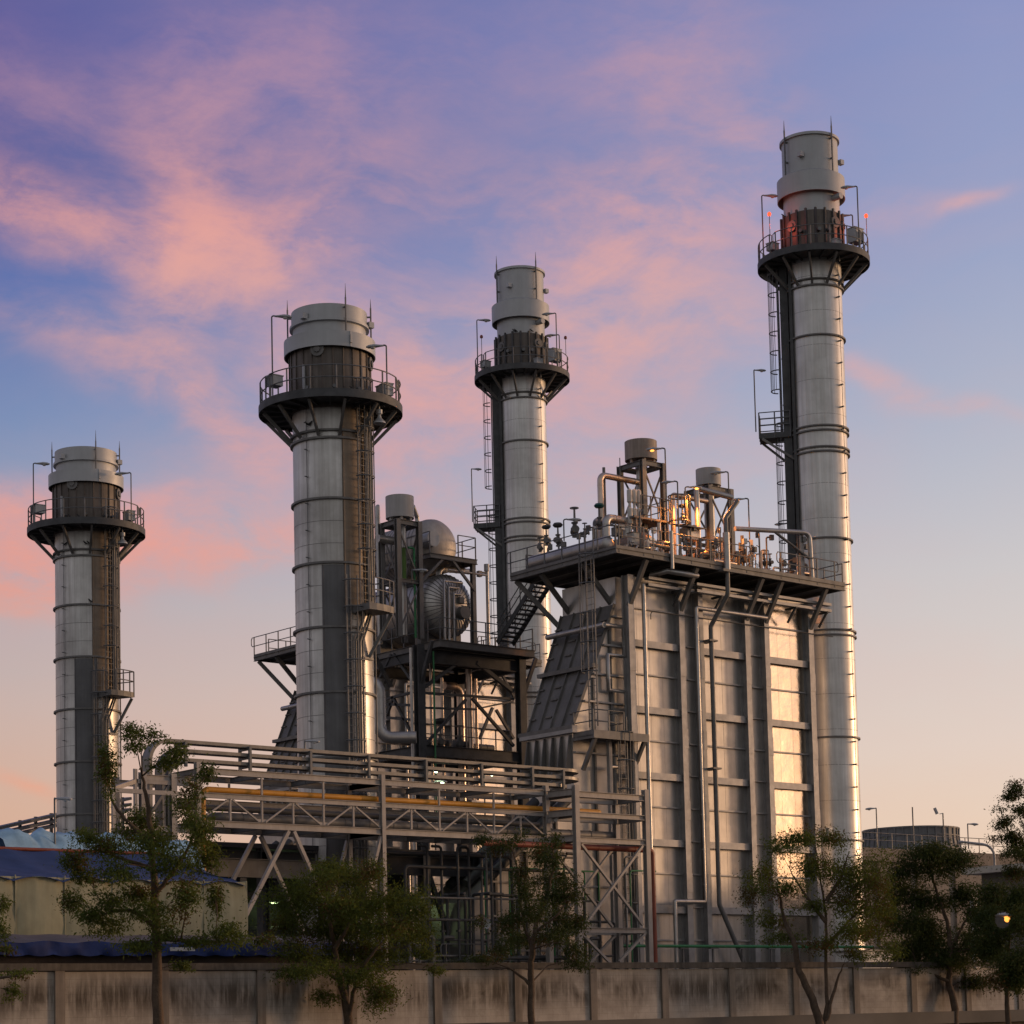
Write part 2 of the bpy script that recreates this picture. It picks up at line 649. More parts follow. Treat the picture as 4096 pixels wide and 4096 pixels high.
def round_rail(b, c, r, z, h=1.1, n=20, a0=0, a1=360, t=.028, back=FWD, side=RGT):
    full = a1-a0 >= 360
    m = 64 if full else max(6, int((a1-a0)/6))
    for zz_ in (z+h, z+h*.55):
        pts = [polar(c, r, a0+(a1-a0)*i/m, zz_, back, side) for i in range(m if full else m+1)]
        b.tube(pts, t, 5, closed=full)
    k = n if full else n+1
    for i in range(k):
        a = a0+(a1-a0)*i/n
        b.bar(polar(c, r, a, z-.22, back, side), polar(c, r, a, z+h, back, side), .05, .05)


def deck(parent, c, r_in, r_out, z, name='platform'):
    b = MB()
    b.lathe([(r_in, 0), (r_out, 0), (r_out, .10), (r_in, .10), (r_in, 0)], (c[0], c[1], z-.10), 64)
    b.lathe([(r_out, -.22), (r_out+.03, -.22), (r_out+.03, .13), (r_out, .13), (r_out, -.22)], (c[0], c[1], z), 64)
    # radial beams under the grating
    for i in range(20):
        a = 2*math.pi*i/20
        d = Vector((math.cos(a), math.sin(a), 0))
        p = Vector((c[0], c[1], z-.17))
        b.bar(p+d*r_in, p+d*r_out, .07, .12)
    return b.build(name, m_dark, parent)


def manhole(parent, c, r, deg, z, size, back, side):
    p = polar(c, r, deg, z, back, side)
    o = (p-Vector((c[0], c[1], z))).normalized()
    b = MB()
    b.tube([p-o*.1, p+o*.10], size, 20, smooth=True)
    b.tube([p+o*.10, p+o*.16], size*.45, 8)
    s = o.cross(Vector((0, 0, 1)))
    for i in range(4):
        a = math.pi*i/4
        d = s*math.cos(a)+Vector((0, 0, 1))*math.sin(a)
        b.bar(p+o*.13-d*size*.5, p+o*.13+d*size*.5, .05, .05, o)
    return b.build('manhole_cover', m_mid, parent)


def cabinet(parent, p, sx, sy, sz, name='cabinet', mt=None):
    b = MB()
    b.box(p.x-sx/2, p.x+sx/2, p.y-sy/2, p.y+sy/2, p.z, p.z+sz)
    b.box(p.x-sx/2-.03, p.x+sx/2+.03, p.y-sy/2-.03, p.y+sy/2+.03, p.z+sz, p.z+sz+.04)
    for s in (-1, 1):
        b.bar((p.x+s*sx*.35, p.y, p.z-.5), (p.x+s*sx*.35, p.y, p.z), .05)
    return b.build(name, mt or m_collar, parent)


def wide_stack(label):
    Y = 92.0
    ax = at_d('D', 905, 1000, Y)
    # the axis stands upright: take it half way down
    ax = at_d('E', 645, 700, Y)
    c = (ax.x, ax.y)
    back = Vector((ax.x, ax.y, 0)).normalized()
    side = Vector((back.y, -back.x, 0))
    P = lambda r, d, z: polar(c, r, d, z, back, side)
    z_top = zz('D', 890, 268, Y)
    z_cap = zz('D', 890, 428, Y)
    z_c1 = zz('D', 890, 545, Y)
    z_c0 = zz('D', 890, 690, Y)
    z_deck = zz('D', 900, 1195, Y)
    z_ring = zz('D', 905, 1545, Y)
    R = rad('D', 372, Y, 20)
    Rd = rad('D', 388, Y, 27)
    Rc = rad('D', 441, Y, 29)
    Rcap = rad('D', 366, Y, 31)
    Rp = rad('D', 688, Y, 25)
    t = thing('exhaust_stack', label, 'smokestack', (c[0], c[1], 0), 'exhaust stacks with drum-shaped tops')
    b = MB()
    b.lathe([(R, 0), (R, z_deck-.2)], (c[0], c[1], 0), 64)
    b.build('shaft', m_clad, t)
    b = MB()
    b.lathe([(Rd, z_deck-.3), (Rd, z_c0+.5)], (c[0], c[1], 0), 64)
    for i in range(24):
        a = i*15+4
        p = P(Rd+.02, a, z_deck)
        b.bar(p, (p.x, p.y, z_c0+.3), .05, .05)
    b.build('silencer_wall', m_rustclad, t)
    b = MB()
    b.lathe([(Rc, z_c0), (Rc, z_c1), (Rcap-.1, z_c1+.06)], (c[0], c[1], 0), 64)
    b.lathe([(Rc-.05, z_c1), (Rc-.05, z_c0), (Rc, z_c0)], (c[0], c[1], 0), 64)
    for i in range(4):
        p = P(Rc+.02, 27, z_c0+.2+i*(z_c1-z_c0-.4)/3)
        b.box(p.x-.05, p.x+.05, p.y-.05, p.y+.05, p.z-.04, p.z+.04)
    p = P(Rc+.01, 27, z_c0)
    b.bar(p, (p.x, p.y, z_c1), .06, .03)
    b.build('collar', m_collar, t)
    b = MB()
    b.lathe([(Rcap-.06, z_c1-.1), (Rcap-.06, z_cap), (Rcap+.08, z_cap), (Rcap+.08, z_cap+.12), (Rcap, z_cap+.12), (Rcap, z_top), (Rcap-.08, z_top), (Rcap-.08, z_cap-.4)], (c[0], c[1], 0), 64)
    b.build('stack_top', m_collar, t)
    # flanges of the shaft
    zr = [zz('E', 645, y, Y) for y in (215, 640, 1065, 1495)]
    dz = (zr[0]-zr[3])/3
    z = zr[3]-dz
    while z > .5:
        zr.append(z)
        z -= dz
    for z in [z_ring, z_ring+.32]+zr:
        b = MB()
        ring(b, c, R-.01, z, .13, .09)
        b.build('flange', m_mid, t)
    # thin sheet joints
    for i in range(len(zr)):
        for q in (.35, .7):
            b = MB()
            ring(b, c, R-.01, zr[i]-dz*q, .016, .02)
            b.build('sheet_joint', m_mid, t)
    # cover plates of another metal
    b = MB()
    z1 = zr[1]-.1
    k0, k1 = math.atan2(P(1, -15, 0).y-c[1], P(1, -15, 0).x-c[0]), math.atan2(P(1, 24, 0).y-c[1], P(1, 24, 0).x-c[0])
    b.lathe([(R, 0), (R+.05, 0), (R+.05, z1), (R, z1)], (c[0], c[1], 0), 10, a0=k0, a1=k1)
    for a in (-15, 24):
        p, q = P(R+.03, a, 0), P(R+.03, a, z1)
        b.bar(p, q, .08, .08)
    b.build('cover_plate', m_cladd, t)
    b = MB()
    k0, k1 = math.atan2(P(1, 17, 0).y-c[1], P(1, 17, 0).x-c[0]), math.atan2(P(1, 82, 0).y-c[1], P(1, 82, 0).x-c[0])
    z0 = zz('E', 645, 960, Y)
    b.lathe([(R, z0), (R+.04, z0), (R+.04, z_deck-.25), (R, z_deck-.25)], (c[0], c[1], 0), 14, a0=k0, a1=k1)
    p, q = P(R+.03, 17, z0), P(R+.03, 17, z_deck-.3)
    b.bar(p, q, .07, .07)
    b.build('cover_plate', mat('brown_cladding', (.20, .165, .13), .5, .6, .25, .9, streak=.5), t)
    # platform
    pl = deck(t, c, R+.02, Rp, z_deck)
    b = MB()
    rz = z_deck
    for a0, a1 in ((-58, 68), (76, 152), (160, 232), (240, 295)):
        round_rail(b, c, Rp-.05, rz, 1.15, max(3, int((a1-a0)/21)), a0, a1, back=back, side=side)
        for a in (a0, a1):
            p, q = P(Rp-.05, a, rz+1.15), P(Rp-.05, a, rz+.6)
            s = 3 if a == a1 else -3
            p2, q2 = P(Rp-.05, a+s, rz+1.06), P(Rp-.05, a+s, rz+.7)
            b.tube([p, p2, q2, q], .028, 5)
    b.build('railing', m_rail, pl)
    for i in range(12):
        a = i*30+12
        b = MB()
        b.bar(P(Rp-.15, a, z_deck-.25), P(R+.08, a, z_ring+.1), .10, .14)
        b.build('strut', m_mid, t)
    # manholes, lightning rods, wire with pegs
    manhole(t, c, Rd, -17, zz('D', 800, 715, Y), .30, back, side)
    manhole(t, c, Rd, 76, zz('D', 1285, 760, Y), .30, back, side)
    for a, tip in ((-92, .55), (23, .75), (84, .5)):
        b = MB()
        p = P(Rcap+.16, a, z_c1-.2)
        b.bar(p, (p.x, p.y, z_top+.25), .05)
        b.tube([(p.x, p.y, z_top+.2), (p.x, p.y, z_top+.25+tip*.8)], .03, 5, r1=.006)
        q = P(Rcap-.02, a, z_top-.15)
        b.bar(q, (p.x, p.y, z_top-.15), .06)
        b.build('lightning_rod', m_rail, t)
    for a in (-38, 86):
        b = MB()
        p = P(Rcap+.12, a, z_top-.62)
        b.box(p.x-.13, p.x+.13, p.y-.13, p.y+.13, p.z, p.z+.25)
        b.build('bracket_box', m_collar, t)
    b = MB()
    p = P(R+.05, -38, .1)
    b.bar(p, (p.x, p.y, z_deck-.3), .022)
    b.build('lightning_wire', m_rail, t)
    zp = zz('E', 645, 175, Y)
    z = z_deck-.9
    while z > 1:
        pegs = MB()
        p = P(R-.02, -38, z)
        q = P(R+.20, -38, z)
        pegs.bar(p, q, .035, .035)
        pegs.bar(q, q+side*.10, .05, .03)
        pegs.build('wire_clip', m_rail, t)
        z -= 1.16
    # ladders with cages and the rest platform between them
    zm = zz('E', 645, 935, Y)+.05
    od = (P(1, 44, 0)-Vector((c[0], c[1], 0)))
    cage_ladder(t, P(R+.22, 44, zm), P(R+.22, 44, z_deck), od, cage_from=2.4, hoop=.45, hoop_gap=1.05)
    od = (P(1, 24, 0)-Vector((c[0], c[1], 0)))
    cage_ladder(t, P(R+.24, 24, .6), P(R+.24, 24, zm+.3), od, cage_from=2.0, hoop=.45, hoop_gap=1.13)
    b = MB()
    k0, k1 = 26, 72
    pts = [P(R+.05, a, zm) for a in range(k0, k1+1, 8)]+[P(R+1.15, a, zm) for a in range(k1-8, k0-1, -8)]
    b.prism([p-Vector((0, 0, .28)) for p in pts], (0, 0, .28))
    rp = b.build('rest_platform', m_mid, t)
    b = MB()
    o1 = [P(R+1.12, a, zm) for a in (38, 48, 58, 66)]+[P(R+.1, 70, zm)]
    for h in (1.1, .58):
        b.tube([p+Vector((0, 0, h)) for p in o1], .03, 5)
    for p in o1:
        b.bar(p-Vector((0, 0, .25)), p+Vector((0, 0, 1.1)), .05)
    q = P(R+.1, 70, zm)
    b.build('railing', m_rail, rp)
    b = MB()
    b.bar(P(R+1.0, 66, zm-.3), P(R+.05, 58, zm-2.1), .13, .13)
    b.bar(P(R+.05, 46, zm-2.15), P(R+.10, 66, zm-2.15), .12, .1)
    b.build('rest_platform_brace', m_mid, t)
    # cable conduits beside the ladder
    for a, r, w in ((54, .14, .05), (59, .12, .06), (64, .14, .05), (70, .10, .05), (76, .12, .05), (82, .10, .04)):
        b = MB()
        b.tube([P(R+r, a, zm+.2 if a < 80 else .4), P(R+r, a, z_deck-.1)], w, 6)
        b.build('conduit', m_mid, t)
    for a, r, w in ((30, .12, .05), (37, .12, .06), (42, .12, .05)):
        b = MB()
        b.tube([P(R+r, a, .3), P(R+r, a, zm-1.5), P(R+r+.1, a+15, zm-.3), P(R+r, a+24, zm+.3)], w, 6, bend=.3)
        b.build('conduit', m_mid, t)
    # instruments on the platform
    cabinet(t, P(Rd+.95, -62, z_deck+.72), .55, .5, .42)
    cabinet(t, P(Rd+.9, 66, z_deck+.35), .4, .4, .5)
    cabinet(t, P(Rd+.5, 80, z_deck+.35), .35, .35, .6)
    for a in (-30, 5, 38, 50):
        b = MB()
        p = P(Rd+.05, a, z_deck+.55)
        b.tube([p-Vector((0, 0, .02)), p+(p-Vector((c[0], c[1], p.z))).normalized()*.22], .08, 8)
        b.build('sample_port', m_rail, t)
    b = MB()
    pr = P(Rd+.08, -38, z_deck)
    b.bar(pr, pr+Vector((0, 0, z_c0-z_deck-.7)), .09)
    b.build('drain_pipe', m_collar, t)
    b = MB()
    hp = P(R+.95, 52, z_deck-1.0)
    b.lathe([(.05, .62), (.14, .60), (.14, .42), (.07, .38), (.10, .25), (.26, .06), (.27, 0), (.22, .0), (.05, .22)], hp, 16)
    b.tube([hp+Vector((0, 0, .6)), hp+Vector((0, 0, 1.0))], .03, 5)
    b.build('warning_horn', m_collar, t)
    return t, dict(c=c, back=back, side=side, z_deck=z_deck, Rp=Rp, R=R, P=P, z_top=z_top)


def slim_stack(label):
    Y = 113.0
    ax = at_d('K', 560, 900, Y)
    c = (ax.x, ax.y)
    back = Vector((ax.x, ax.y, 0)).normalized()
    side = Vector((back.y, -back.x, 0))
    P = lambda r, d, z: polar(c, r, d, z, back, side)
    Z = lambda y: zz('J', 830, y, Y)
    z_top, z_c1, z_c0, z_b1, z_deck, z_ring = Z(315), Z(672), Z(862), Z(1040), Z(1468), Z(1748)
    R = rad('J', 262, Y, 35)
    Rt = rad('J', 268, Y, 45)
    Rim = rad('J', 287, Y, 47)
    Rc = rad('J', 325, Y, 44)
    Rb = rad('J', 287, Y, 42)
    Rp = rad('J', 532, Y, 40)
    t = thing('exhaust_stack', label, 'smokestack', (c[0], c[1], 0), 'tall slim exhaust stacks')
    b = MB()
    b.lathe([(R, 0), (R, z_deck-.2)], (c[0], c[1], 0), 64)
    b.build('shaft', m_clad2, t)
    b = MB()
    b.lathe([(R, z_deck-.3), (Rt, z_b1-.1), (Rt, z_top)], (c[0], c[1], 0), 64)
    b.lathe([(Rt-.07, z_top), (Rt-.07, z_top-3)], (c[0], c[1], 0), 64)
    b.lathe([(Rt-.08, z_top), (Rim, z_top), (Rim, z_top+.14), (Rt-.08, z_top+.14), (Rt-.08, z_top)], (c[0], c[1], 0), 64)
    b.build('stack_top', m_collar, t)
    b = MB()
    b.lathe([(Rt, z_c1+.18), (Rc, z_c1), (Rc, z_c0), (Rc-.05, z_c0), (Rc-.05, z_c1-.06)], (c[0], c[1], 0), 64)
    b.build('collar', m_collar, t)
    b = MB()
    b.lathe([(Rt, z_b1+.05), (Rb, z_b1), (Rb, z_deck-.1)], (c[0], c[1], 0), 64)
    b.build('silencer_wall', m_rustclad, t)
    for i in range(20):
        p = P(Rb+.05, i*18+7, z_deck)
        b = MB()
        b.bar(p, (p.x, p.y, z_b1+.1), .10, .10)
        b.build('rib', m_dark, t)
    ks = lambda y: zz('K', 545, y, Y)
    zr = [z_ring, Z(1690), ks(402), ks(935), ks(962), ks(1060), ks(1086), ks(1595), zz('O', 1600, 722, Y), zz('O', 1600, 765, Y), zz('O', 1600, 1632, Y), zz('Q', 1680, 648, Y)]
    zr.append(zr[-1]-3.2)
    for z in zr:
        b = MB()
        ring(b, c, R-.01, z, .13, .08)
        b.build('flange', m_mid, t)
    z = 1.5
    while z < z_deck-1:
        b = MB()
        ring(b, c, R-.01, z, .012, .018)
        b.build('sheet_joint', m_mid, t)
        z += 1.85
    pl = deck(t, c, R+.02, Rp, z_deck)
    b = MB()
    for a0, a1 in ((-42, 58), (66, 130), (140, 210), (220, 262), (270, 309)):
        round_rail(b, c, Rp-.05, z_deck, 1.15, max(3, int((a1-a0)/20)), a0, a1, back=back, side=side)
        for a in (a0, a1):
            s = 3.4 if a == a1 else -3.4
            b.tube([P(Rp-.05, a, z_deck+1.15), P(Rp-.05, a+s, z_deck+1.06), P(Rp-.05, a+s, z_deck+.7), P(Rp-.05, a, z_deck+.6)], .028, 5)
    b.build('railing', m_rail, pl)
    for i in range(12):
        a = i*30-4
        b = MB()
        b.bar(P(Rp-.15, a, z_deck-.25), P(R+.08, a, z_ring+.08), .10, .14)
        b.build('strut', m_mid, t)
    # wire with step clips on the right
    z = z_deck-1.0
    while z > .6:
        pegs = MB()
        p, q = P(R-.02, 52, z), P(R+.22, 52, z)
        pegs.bar(p, q, .07, .07)
        pegs.build('wire_clip', m_rail, t)
        z -= 1.18
    b = MB()
    p = P(R+.16, 52, .1)
    b.bar(p, (p.x, p.y, z_deck-.4), .022)
    b.build('lightning_wire', m_rail, t)
    for a in (-52, 46, 150):
        b = MB()
        p = P(Rt+.16, a, z_c1)
        b.bar(p, (p.x, p.y, z_top+.5), .06)
        b.tube([(p.x, p.y, z_top+.5), (p.x, p.y, z_top+1.05)], .035, 5, r1=.008)
        for z in (z_top-.15, z_top-1.25):
            q = P(Rt-.05, a, z)
            b.bar(q, (p.x, p.y, z), .08)
        b.build('lightning_rod', m_rail, t)
    for a in (-17, 92):
        b = MB()
        p = P(Rt+.14, a, z_top-1.2)
        b.box(p.x-.13, p.x+.13, p.y-.13, p.y+.13, p.z, p.z+.25)
        b.build('bracket_box', m_collar, t)
    p = P(Rt, 52, Z(905))
    o = (p-Vector((c[0], c[1], p.z))).normalized()
    b = MB()
    b.tube([p-o*.1, p+o*.5], .17, 16)
    b.build('nozzle', m_collar, t)
    for a, y in ((-40, 1165), (48, 1145), (82, 1140)):
        manhole(t, c, Rb, a, Z(y), .30, back, side)
    # dark cable duct and caged ladder on the left
    b = MB()
    q0, q1 = P(R+.22, -80, 0), P(R+.22, -80, z_deck)
    b.bar(q0, q1, .42, .5, back)
    q0, q1 = P(R+.10, -56, 0), P(R+.10, -56, z_deck)
    b.bar(q0, q1, .16, .2, back)
    b.build('cable_duct', m_dark, t)
    zm = zz('K', 545, 935, Y)
    od = -side+back*(-.15)
    Lp = P(R*1.36, -86, 0)
    lo = P(R*1.26, -84, 0)
    cage_ladder(t, (Lp.x, Lp.y, zm), (Lp.x, Lp.y, z_deck), od, hoop=.42, hoop_gap=1.05, cage_from=2.3)
    cage_ladder(t, (lo.x, lo.y, .6), (lo.x, lo.y, zm-.2), od, hoop=.42, hoop_gap=1.05, cage_from=2.0)
    b = MB()
    a = P(R+.1, -74, zm-.35)
    pts = [P(R+.2, -66, zm-.3), P(R+1.75, -80, zm-.3), P(R+1.75, -102, zm-.3), P(R+.2, -110, zm-.3)]
    b.prism(pts, (0, 0, .3))
    rp = b.build('rest_platform', m_dark, t)
    b = MB()
    for h in (1.1, .75, .4):
        b.tube([p+Vector((0, 0, h+.3)) for p in pts], .03, 5)
    for i in range(3):
        for w in (0, .5):
            p = pts[i].lerp(pts[i+1], w)
            b.bar(p, p+Vector((0, 0, 1.4)), .05)
    b.build('railing', m_rail, rp)
    b = MB()
    b.bar(P(R+1.6, -80, zm-.3), P(R+.05, -66, zm-1.5), .10, .12)
    b.bar(P(R+1.6, -100, zm-.3), P(R+.05, -108, zm-1.7), .10, .12)
    b.build('rest_platform_brace', m_mid, t)
    for i in range(16):
        z = 2+i*2.5
        if z < z_deck:
            b = MB()
            b.bar(P(R, -82, z), P(R*1.3, -85, z), .05, .08)
            b.build('ladder_bracket', m_dark, t)
    cabinet(t, P(Rb+.8, -62, z_deck+.5), .5, .45, .38)
    cabinet(t, P(Rb+.95, 62, z_deck+.55), .7, .5, .75)
    cabinet(t, P(Rb+.35, 40, z_deck+.1), .5, .3, .6)
    for a in (12, 30, -20):
        b = MB()
        p = P(Rb, a, z_deck+1.3)
        b.tube([p, p+(p-Vector((c[0], c[1], p.z))).normalized()*.25], .1, 8)
        b.build('sample_port', m_rail, t)
    return t, dict(c=c, back=back, side=side, z_deck=z_deck, Rp=Rp, R=R, P=P, z_top=z_top)


st2, s2i = wide_stack('thick grey stack rising behind the pipe bridge, front one of the two drum-topped stacks')
stR, sRi = slim_stack('tallest-looking slim pale stack at the right end of the ribbed boiler casing')
# the second unit stands behind the first
_p = at_d('B', 618, 500, 114.0)
DU1 = Vector((_p.x-s2i['c'][0], _p.y-s2i['c'][1], 0))
_p = at_d('I', 640, 700, 132.6)
DUC = Vector((_p.x-sRi['c'][0], _p.y-sRi['c'][1], 0))
st1 = clone(st2, DU1, 'leftmost drum-topped stack standing behind the blue tarpaulins')
stC = clone(stR, DUC, 'slim pale stack in the middle, behind the stairs and the boiler')
for nm, o in (('S2', st2), ('S1', st1), ('SR', stR), ('SC', stC)):
    print(nm, [round(v, 2) for v in o.location])

# ------------------------------------------------------------------ ribbed boiler casing of the front unit
def rail_line(b, pts, h=1.1, gap=1.3, t=.028, mid=(.55,), loops=(), kick=True):
    P = [Vector(p) for p in pts]
    up = Vector((0, 0, 1))
    for z in (h,)+tuple(h*m for m in mid):
        b.tube([p+up*z for p in P], t, 5)
    for i in range(len(P)-1):
        n = max(1, round((P[i+1]-P[i]).length/gap))
        for k in range(n+(1 if i == len(P)-2 else 0)):
            p = P[i].lerp(P[i+1], k/n)
            b.bar(p-up*.15, p+up*h, .05, .05)
    for e in loops:                        # rounded rail ends
        a = P[e]
        d = (P[0]-P[1] if e == 0 else P[-1]-P[-2]).normalized()*.28
        b.tube([a+up*h, a+d*.7+up*h, a+d+up*(h-.12), a+d+up*(h*.55+.1), a+d*.7+up*h*.55, a+up*h*.55], t, 5)


m_roofplate = mat('dark_duct_plate', (.17, .165, .16), .6, .25, .25, .8, streak=.3)
VF = 72.54                      # face of the casing
VB = 77.3
UL = 69.15
UR = 81.75
PZ = 20.8                       # underside of the top platform
UNIT = 'heat recovery boilers'


def build_boiler(label):
    t = thing('boiler_house', label, 'boiler', (UL, VF, 0), UNIT)
    b = MB()
    b.box(UL+.05, UR-.05, VF, VB, 0, 20.35)
    # standing seams
    for i in range(16):
        u = UL+.3+i*.8
        b.box(u-.004, u+.004, VF-.006, VF, .2, 20.3)
    b.build('casing', m_case, t)
    # columns: (centre, flange width)
    cols = [(at_v('N', 1270, 600, VF-.45).x, .36), (at_v('Q', 612, 300, VF-.45).x, .36), (at_v('Q', 742, 150, VF-.45).x, .30),
            (at_v('Q', 1074, 300, VF-.45).x, .33), (at_v('Q', 1211, 300, VF-.45).x, .33), (at_v('Q', 1523, 300, VF-.45).x, .36)]
    us = [c[0] for c in cols]
    for u, w in cols:
        b = MB()
        b.hcol(u, VF-.225, 0, 20.3, w, .44, .03)
        for z in (2.2, 5.6, 9, 12.4, 15.8):
            b.box(u-w/2-.012, u+w/2+.012, VF-.462, VF-.446, z, z+.9)
        b.build('column', m_steel, t)
    big = [17.3, 14.2, 11.13, 8.03, 4.93, 1.85]
    thin = [18.85, 15.75, 12.66, 9.58, 6.48, 3.38]
    for k in range(5):
        u0, u1 = us[k]+cols[k][1]/2-.1, us[k+1]-cols[k+1][1]/2+.1
        wide = k in (0, 2, 4)
        for z in big:
            b = MB()
            d = .30 if wide else .16
            b.box(u0, u1, VF-d, VF, z-.02, z+.02)
            if wide:
                b.box(u0, u1, VF-d, VF-d+.03, z-.30, z+.02)
            b.build('girt', m_steel, t)
        for z in thin:
            b = MB()
            b.box(u0, u1, VF-.13, VF, z-.035, z+.035)
            b.build('girt', m_steel, t)
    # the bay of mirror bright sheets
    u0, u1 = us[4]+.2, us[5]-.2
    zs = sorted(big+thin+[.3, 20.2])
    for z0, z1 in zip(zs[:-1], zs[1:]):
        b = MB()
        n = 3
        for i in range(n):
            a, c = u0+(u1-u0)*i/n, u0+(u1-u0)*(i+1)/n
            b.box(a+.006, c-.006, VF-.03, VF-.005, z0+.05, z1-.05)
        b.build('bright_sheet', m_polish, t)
    # inlet duct: sloping roof, side wall, lower box
    dz1, du1 = 19.0, 68.5
    dz0, du0 = 12.9, 65.6
    va, vb = VF+.35, 76.6
    b = MB()
    b.hexa([(du0, va, 0), (UL+.2, va, 0), (UL+.2, vb, 0), (du0, vb-.6, 0)], [(du0, va, dz0), (UL+.2, va, dz0), (UL+.2, vb, dz0), (du0, vb-.6, dz0)])
    b.hexa([(du0, va, dz0), (UL+.2, va, dz0), (UL+.2, vb, dz0), (du0, vb-.6, dz0)], [(du1, va, dz1), (UL+.2, va, dz1), (UL+.2, vb, dz1), (du1, vb, dz1)])
    b.box(du1, UL+.2, va, vb, dz1, 20.3)
    b.build('inlet_duct', m_case, t)
    b = MB()
    o = Vector((-.03, 0, .012))
    b.prism([Vector(q)+o for q in ((du0, va, dz0), (du1, va, dz1), (du1, vb, dz1), (du0, vb-.6, dz0))], (.02, 0, -.008))  # thin sheet, darker than the casing, laid over the sloping face
    b.build('duct_roof', m_roofplate, t)
    for i in range(5):
        w = i/4
        p, q = Vector((du0-.08, va+(vb-.6-va)*w, dz0)), Vector((du1-.08, va+(vb-va)*w, dz1))
        b = MB()
        b.bar(p, q, .05, .15, (-1, 0, .4))
        b.build('duct_rib', m_roofplate, t)
    for w in (.02, .5):
        p, q = Vector((du0, va-.25, dz0)).lerp(Vector((du1, va-.25, dz1)), w), Vector((du0, vb-.2, dz0)).lerp(Vector((du1, vb+.1, dz1)), w)
        b = MB()
        b.bar(p+Vector((-.16, 0, 0)), q+Vector((-.16, 0, 0)), .34, .18)
        b.build('duct_girt', m_mid, t)
    for w in (.14, .28, .38, .64, .76, .88):
        p, q = Vector((du0, va, dz0)).lerp(Vector((du1, va, dz1)), w), Vector((du0, vb-.6, dz0)).lerp(Vector((du1, vb, dz1)), w)
        for f in (.1, .62, .98):
            b = MB()
            m_ = p.lerp(q, f)+Vector((-.08, 0, 0))
            b.box(m_.x-.05, m_.x+.05, m_.y-.22, m_.y+.22, m_.z-.03, m_.z+.03)
            b.build('stiffener', m_mid, t)
    for z in (18.4, 17.0, 15.6, 14.3, 11.9, 9.9, 7.8, 5.8, 3.8, 1.8):
        f = max(0, (z-dz0)/(dz1-dz0))
        u = du0+(du1-du0)*min(1, f)
        b = MB()
        b.box(u+.02, UL+.1, va-.16, va, z-.04, z+.04)
        b.build('duct_girt', m_steel, t)
    for u in (66.9, 68.0):
        b = MB()
        b.box(u-.05, u+.05, va-.1, va, 0, dz0+(dz1-dz0)*max(0, (u-du0-.1)/(du1-du0)))
        b.build('duct_rib', m_mid, t)
    # low casing in front of the duct, with a raked top
    b = MB()
    b.hexa([(59.3, va, 0), (du0, va, 0), (du0, vb-.6, 0), (59.3, vb-.6, 0)], [(59.3, va, 5.0), (du0, va, 9.8), (du0, vb-.6, 9.8), (59.3, vb-.6, 5.0)])
    b.build('lower_duct', m_case, t)
    for z in (1.3, 2.9, 4.4, 5.9, 7.3):
        b = MB()
        b.box(max(59.3, 59.3+(z-5.0)/4.8*6.3)+.05, du0, va-.14, va, z-.04, z+.04)
        b.build('duct_girt', m_steel, t)
    for u in (60.8, 62.6, 64.4):
        b = MB()
        b.box(u-.06, u+.06, va-.12, va, 0, 5.0+(u-59.3)/6.3*4.8)
        b.build('duct_rib', m_mid, t)
    for k, v in enumerate((va-.25, va+1.0, va+2.2)):
        b = MB()
        b.tube([(60.0, v, 5.85), (65.2, v, 9.85)], .22, 16)
        b.build('raking_duct', m_dark, t)
    for i in range(6):
        v = va+.1+(vb-.8-va)*i/5
        b = MB()
        b.prism([(du0, v, dz0-.2), (du0-.12, v, dz0-.2), (du0-.45, v, dz0-2.2), (du0, v, dz0-2.2)], (0, .05, 0))
        b.build('gusset', m_mid, t)
    b = MB()
    b.bar((du0-.12, va-.3, dz0+.02), (du0-.12, vb-.3, dz0+.02), .3, .32)
    b.build('duct_girt', m_steel, t)
    # top platform
    pu0, pu1, pv0, pv1 = 66.75, 82.3, 70.9, 78.3
    b = MB()
    b.box(pu0, pu1, pv0, pv1, PZ+.20, PZ+.26)
    b.build('top_platform', m_dark, t)
    pl = t.children[-1]
    b = MB()
    b.ibeam((pu0, pv0, PZ+.17), (pu1, pv0, PZ+.12), .14, .24)
    b.ibeam((pu0, pv0, PZ+.17), (pu0, pv1, PZ+.12), .14, .24)
    b.ibeam((pu1, pv0, PZ+.17), (pu1, pv1, PZ+.12), .14, .24)
    b.ibeam((pu0, pv1, PZ+.17), (pu1, pv1, PZ+.12), .14, .24)
    u = pu0+1.2
    while u < pu1-.3:
        b.ibeam((u, pv0+.1, PZ+.15), (u, pv1-.1, PZ+.10), .12, .18)
        u += 1.45
    b.build('platform_frame', m_mid, pl)
    b = MB()
    b.box(pu0-.02, pu1+.02, pv0-.03, pv0-.012, PZ+.245, PZ+.43)
    b.box(pu0-.03, pu0-.012, pv0-.03, pv1, PZ+.245, PZ+.40)
    b.build('toe_board', m_mid, pl)
    for nm, pts, lp in (('railing', [(pu0, pv1, PZ+.26), (pu0, pv0, PZ+.26)], (0,)),
                        ('railing', [(pu0+.2, pv0, PZ+.26), (68.5, pv0, PZ+.26)], (1,)),
                        ('railing', [(69.1, pv0, PZ+.26), (75.3, pv0, PZ+.26)], (0, 1)),
                        ('railing', [(77.7, pv0, PZ+.26), (81.6, pv0, PZ+.26)], (0, 1)),
                        ('railing', [(pu1, pv0+.1, PZ+.26), (pu1, pv1, PZ+.26)], ()),
                        ('railing', [(pu1, pv1, PZ+.26), (pu0+1, pv1, PZ+.26)], ())):
        b = MB()
        rail_line(b, pts, 1.15, 1.25, loops=lp)
        b.build(nm, m_rail, pl)
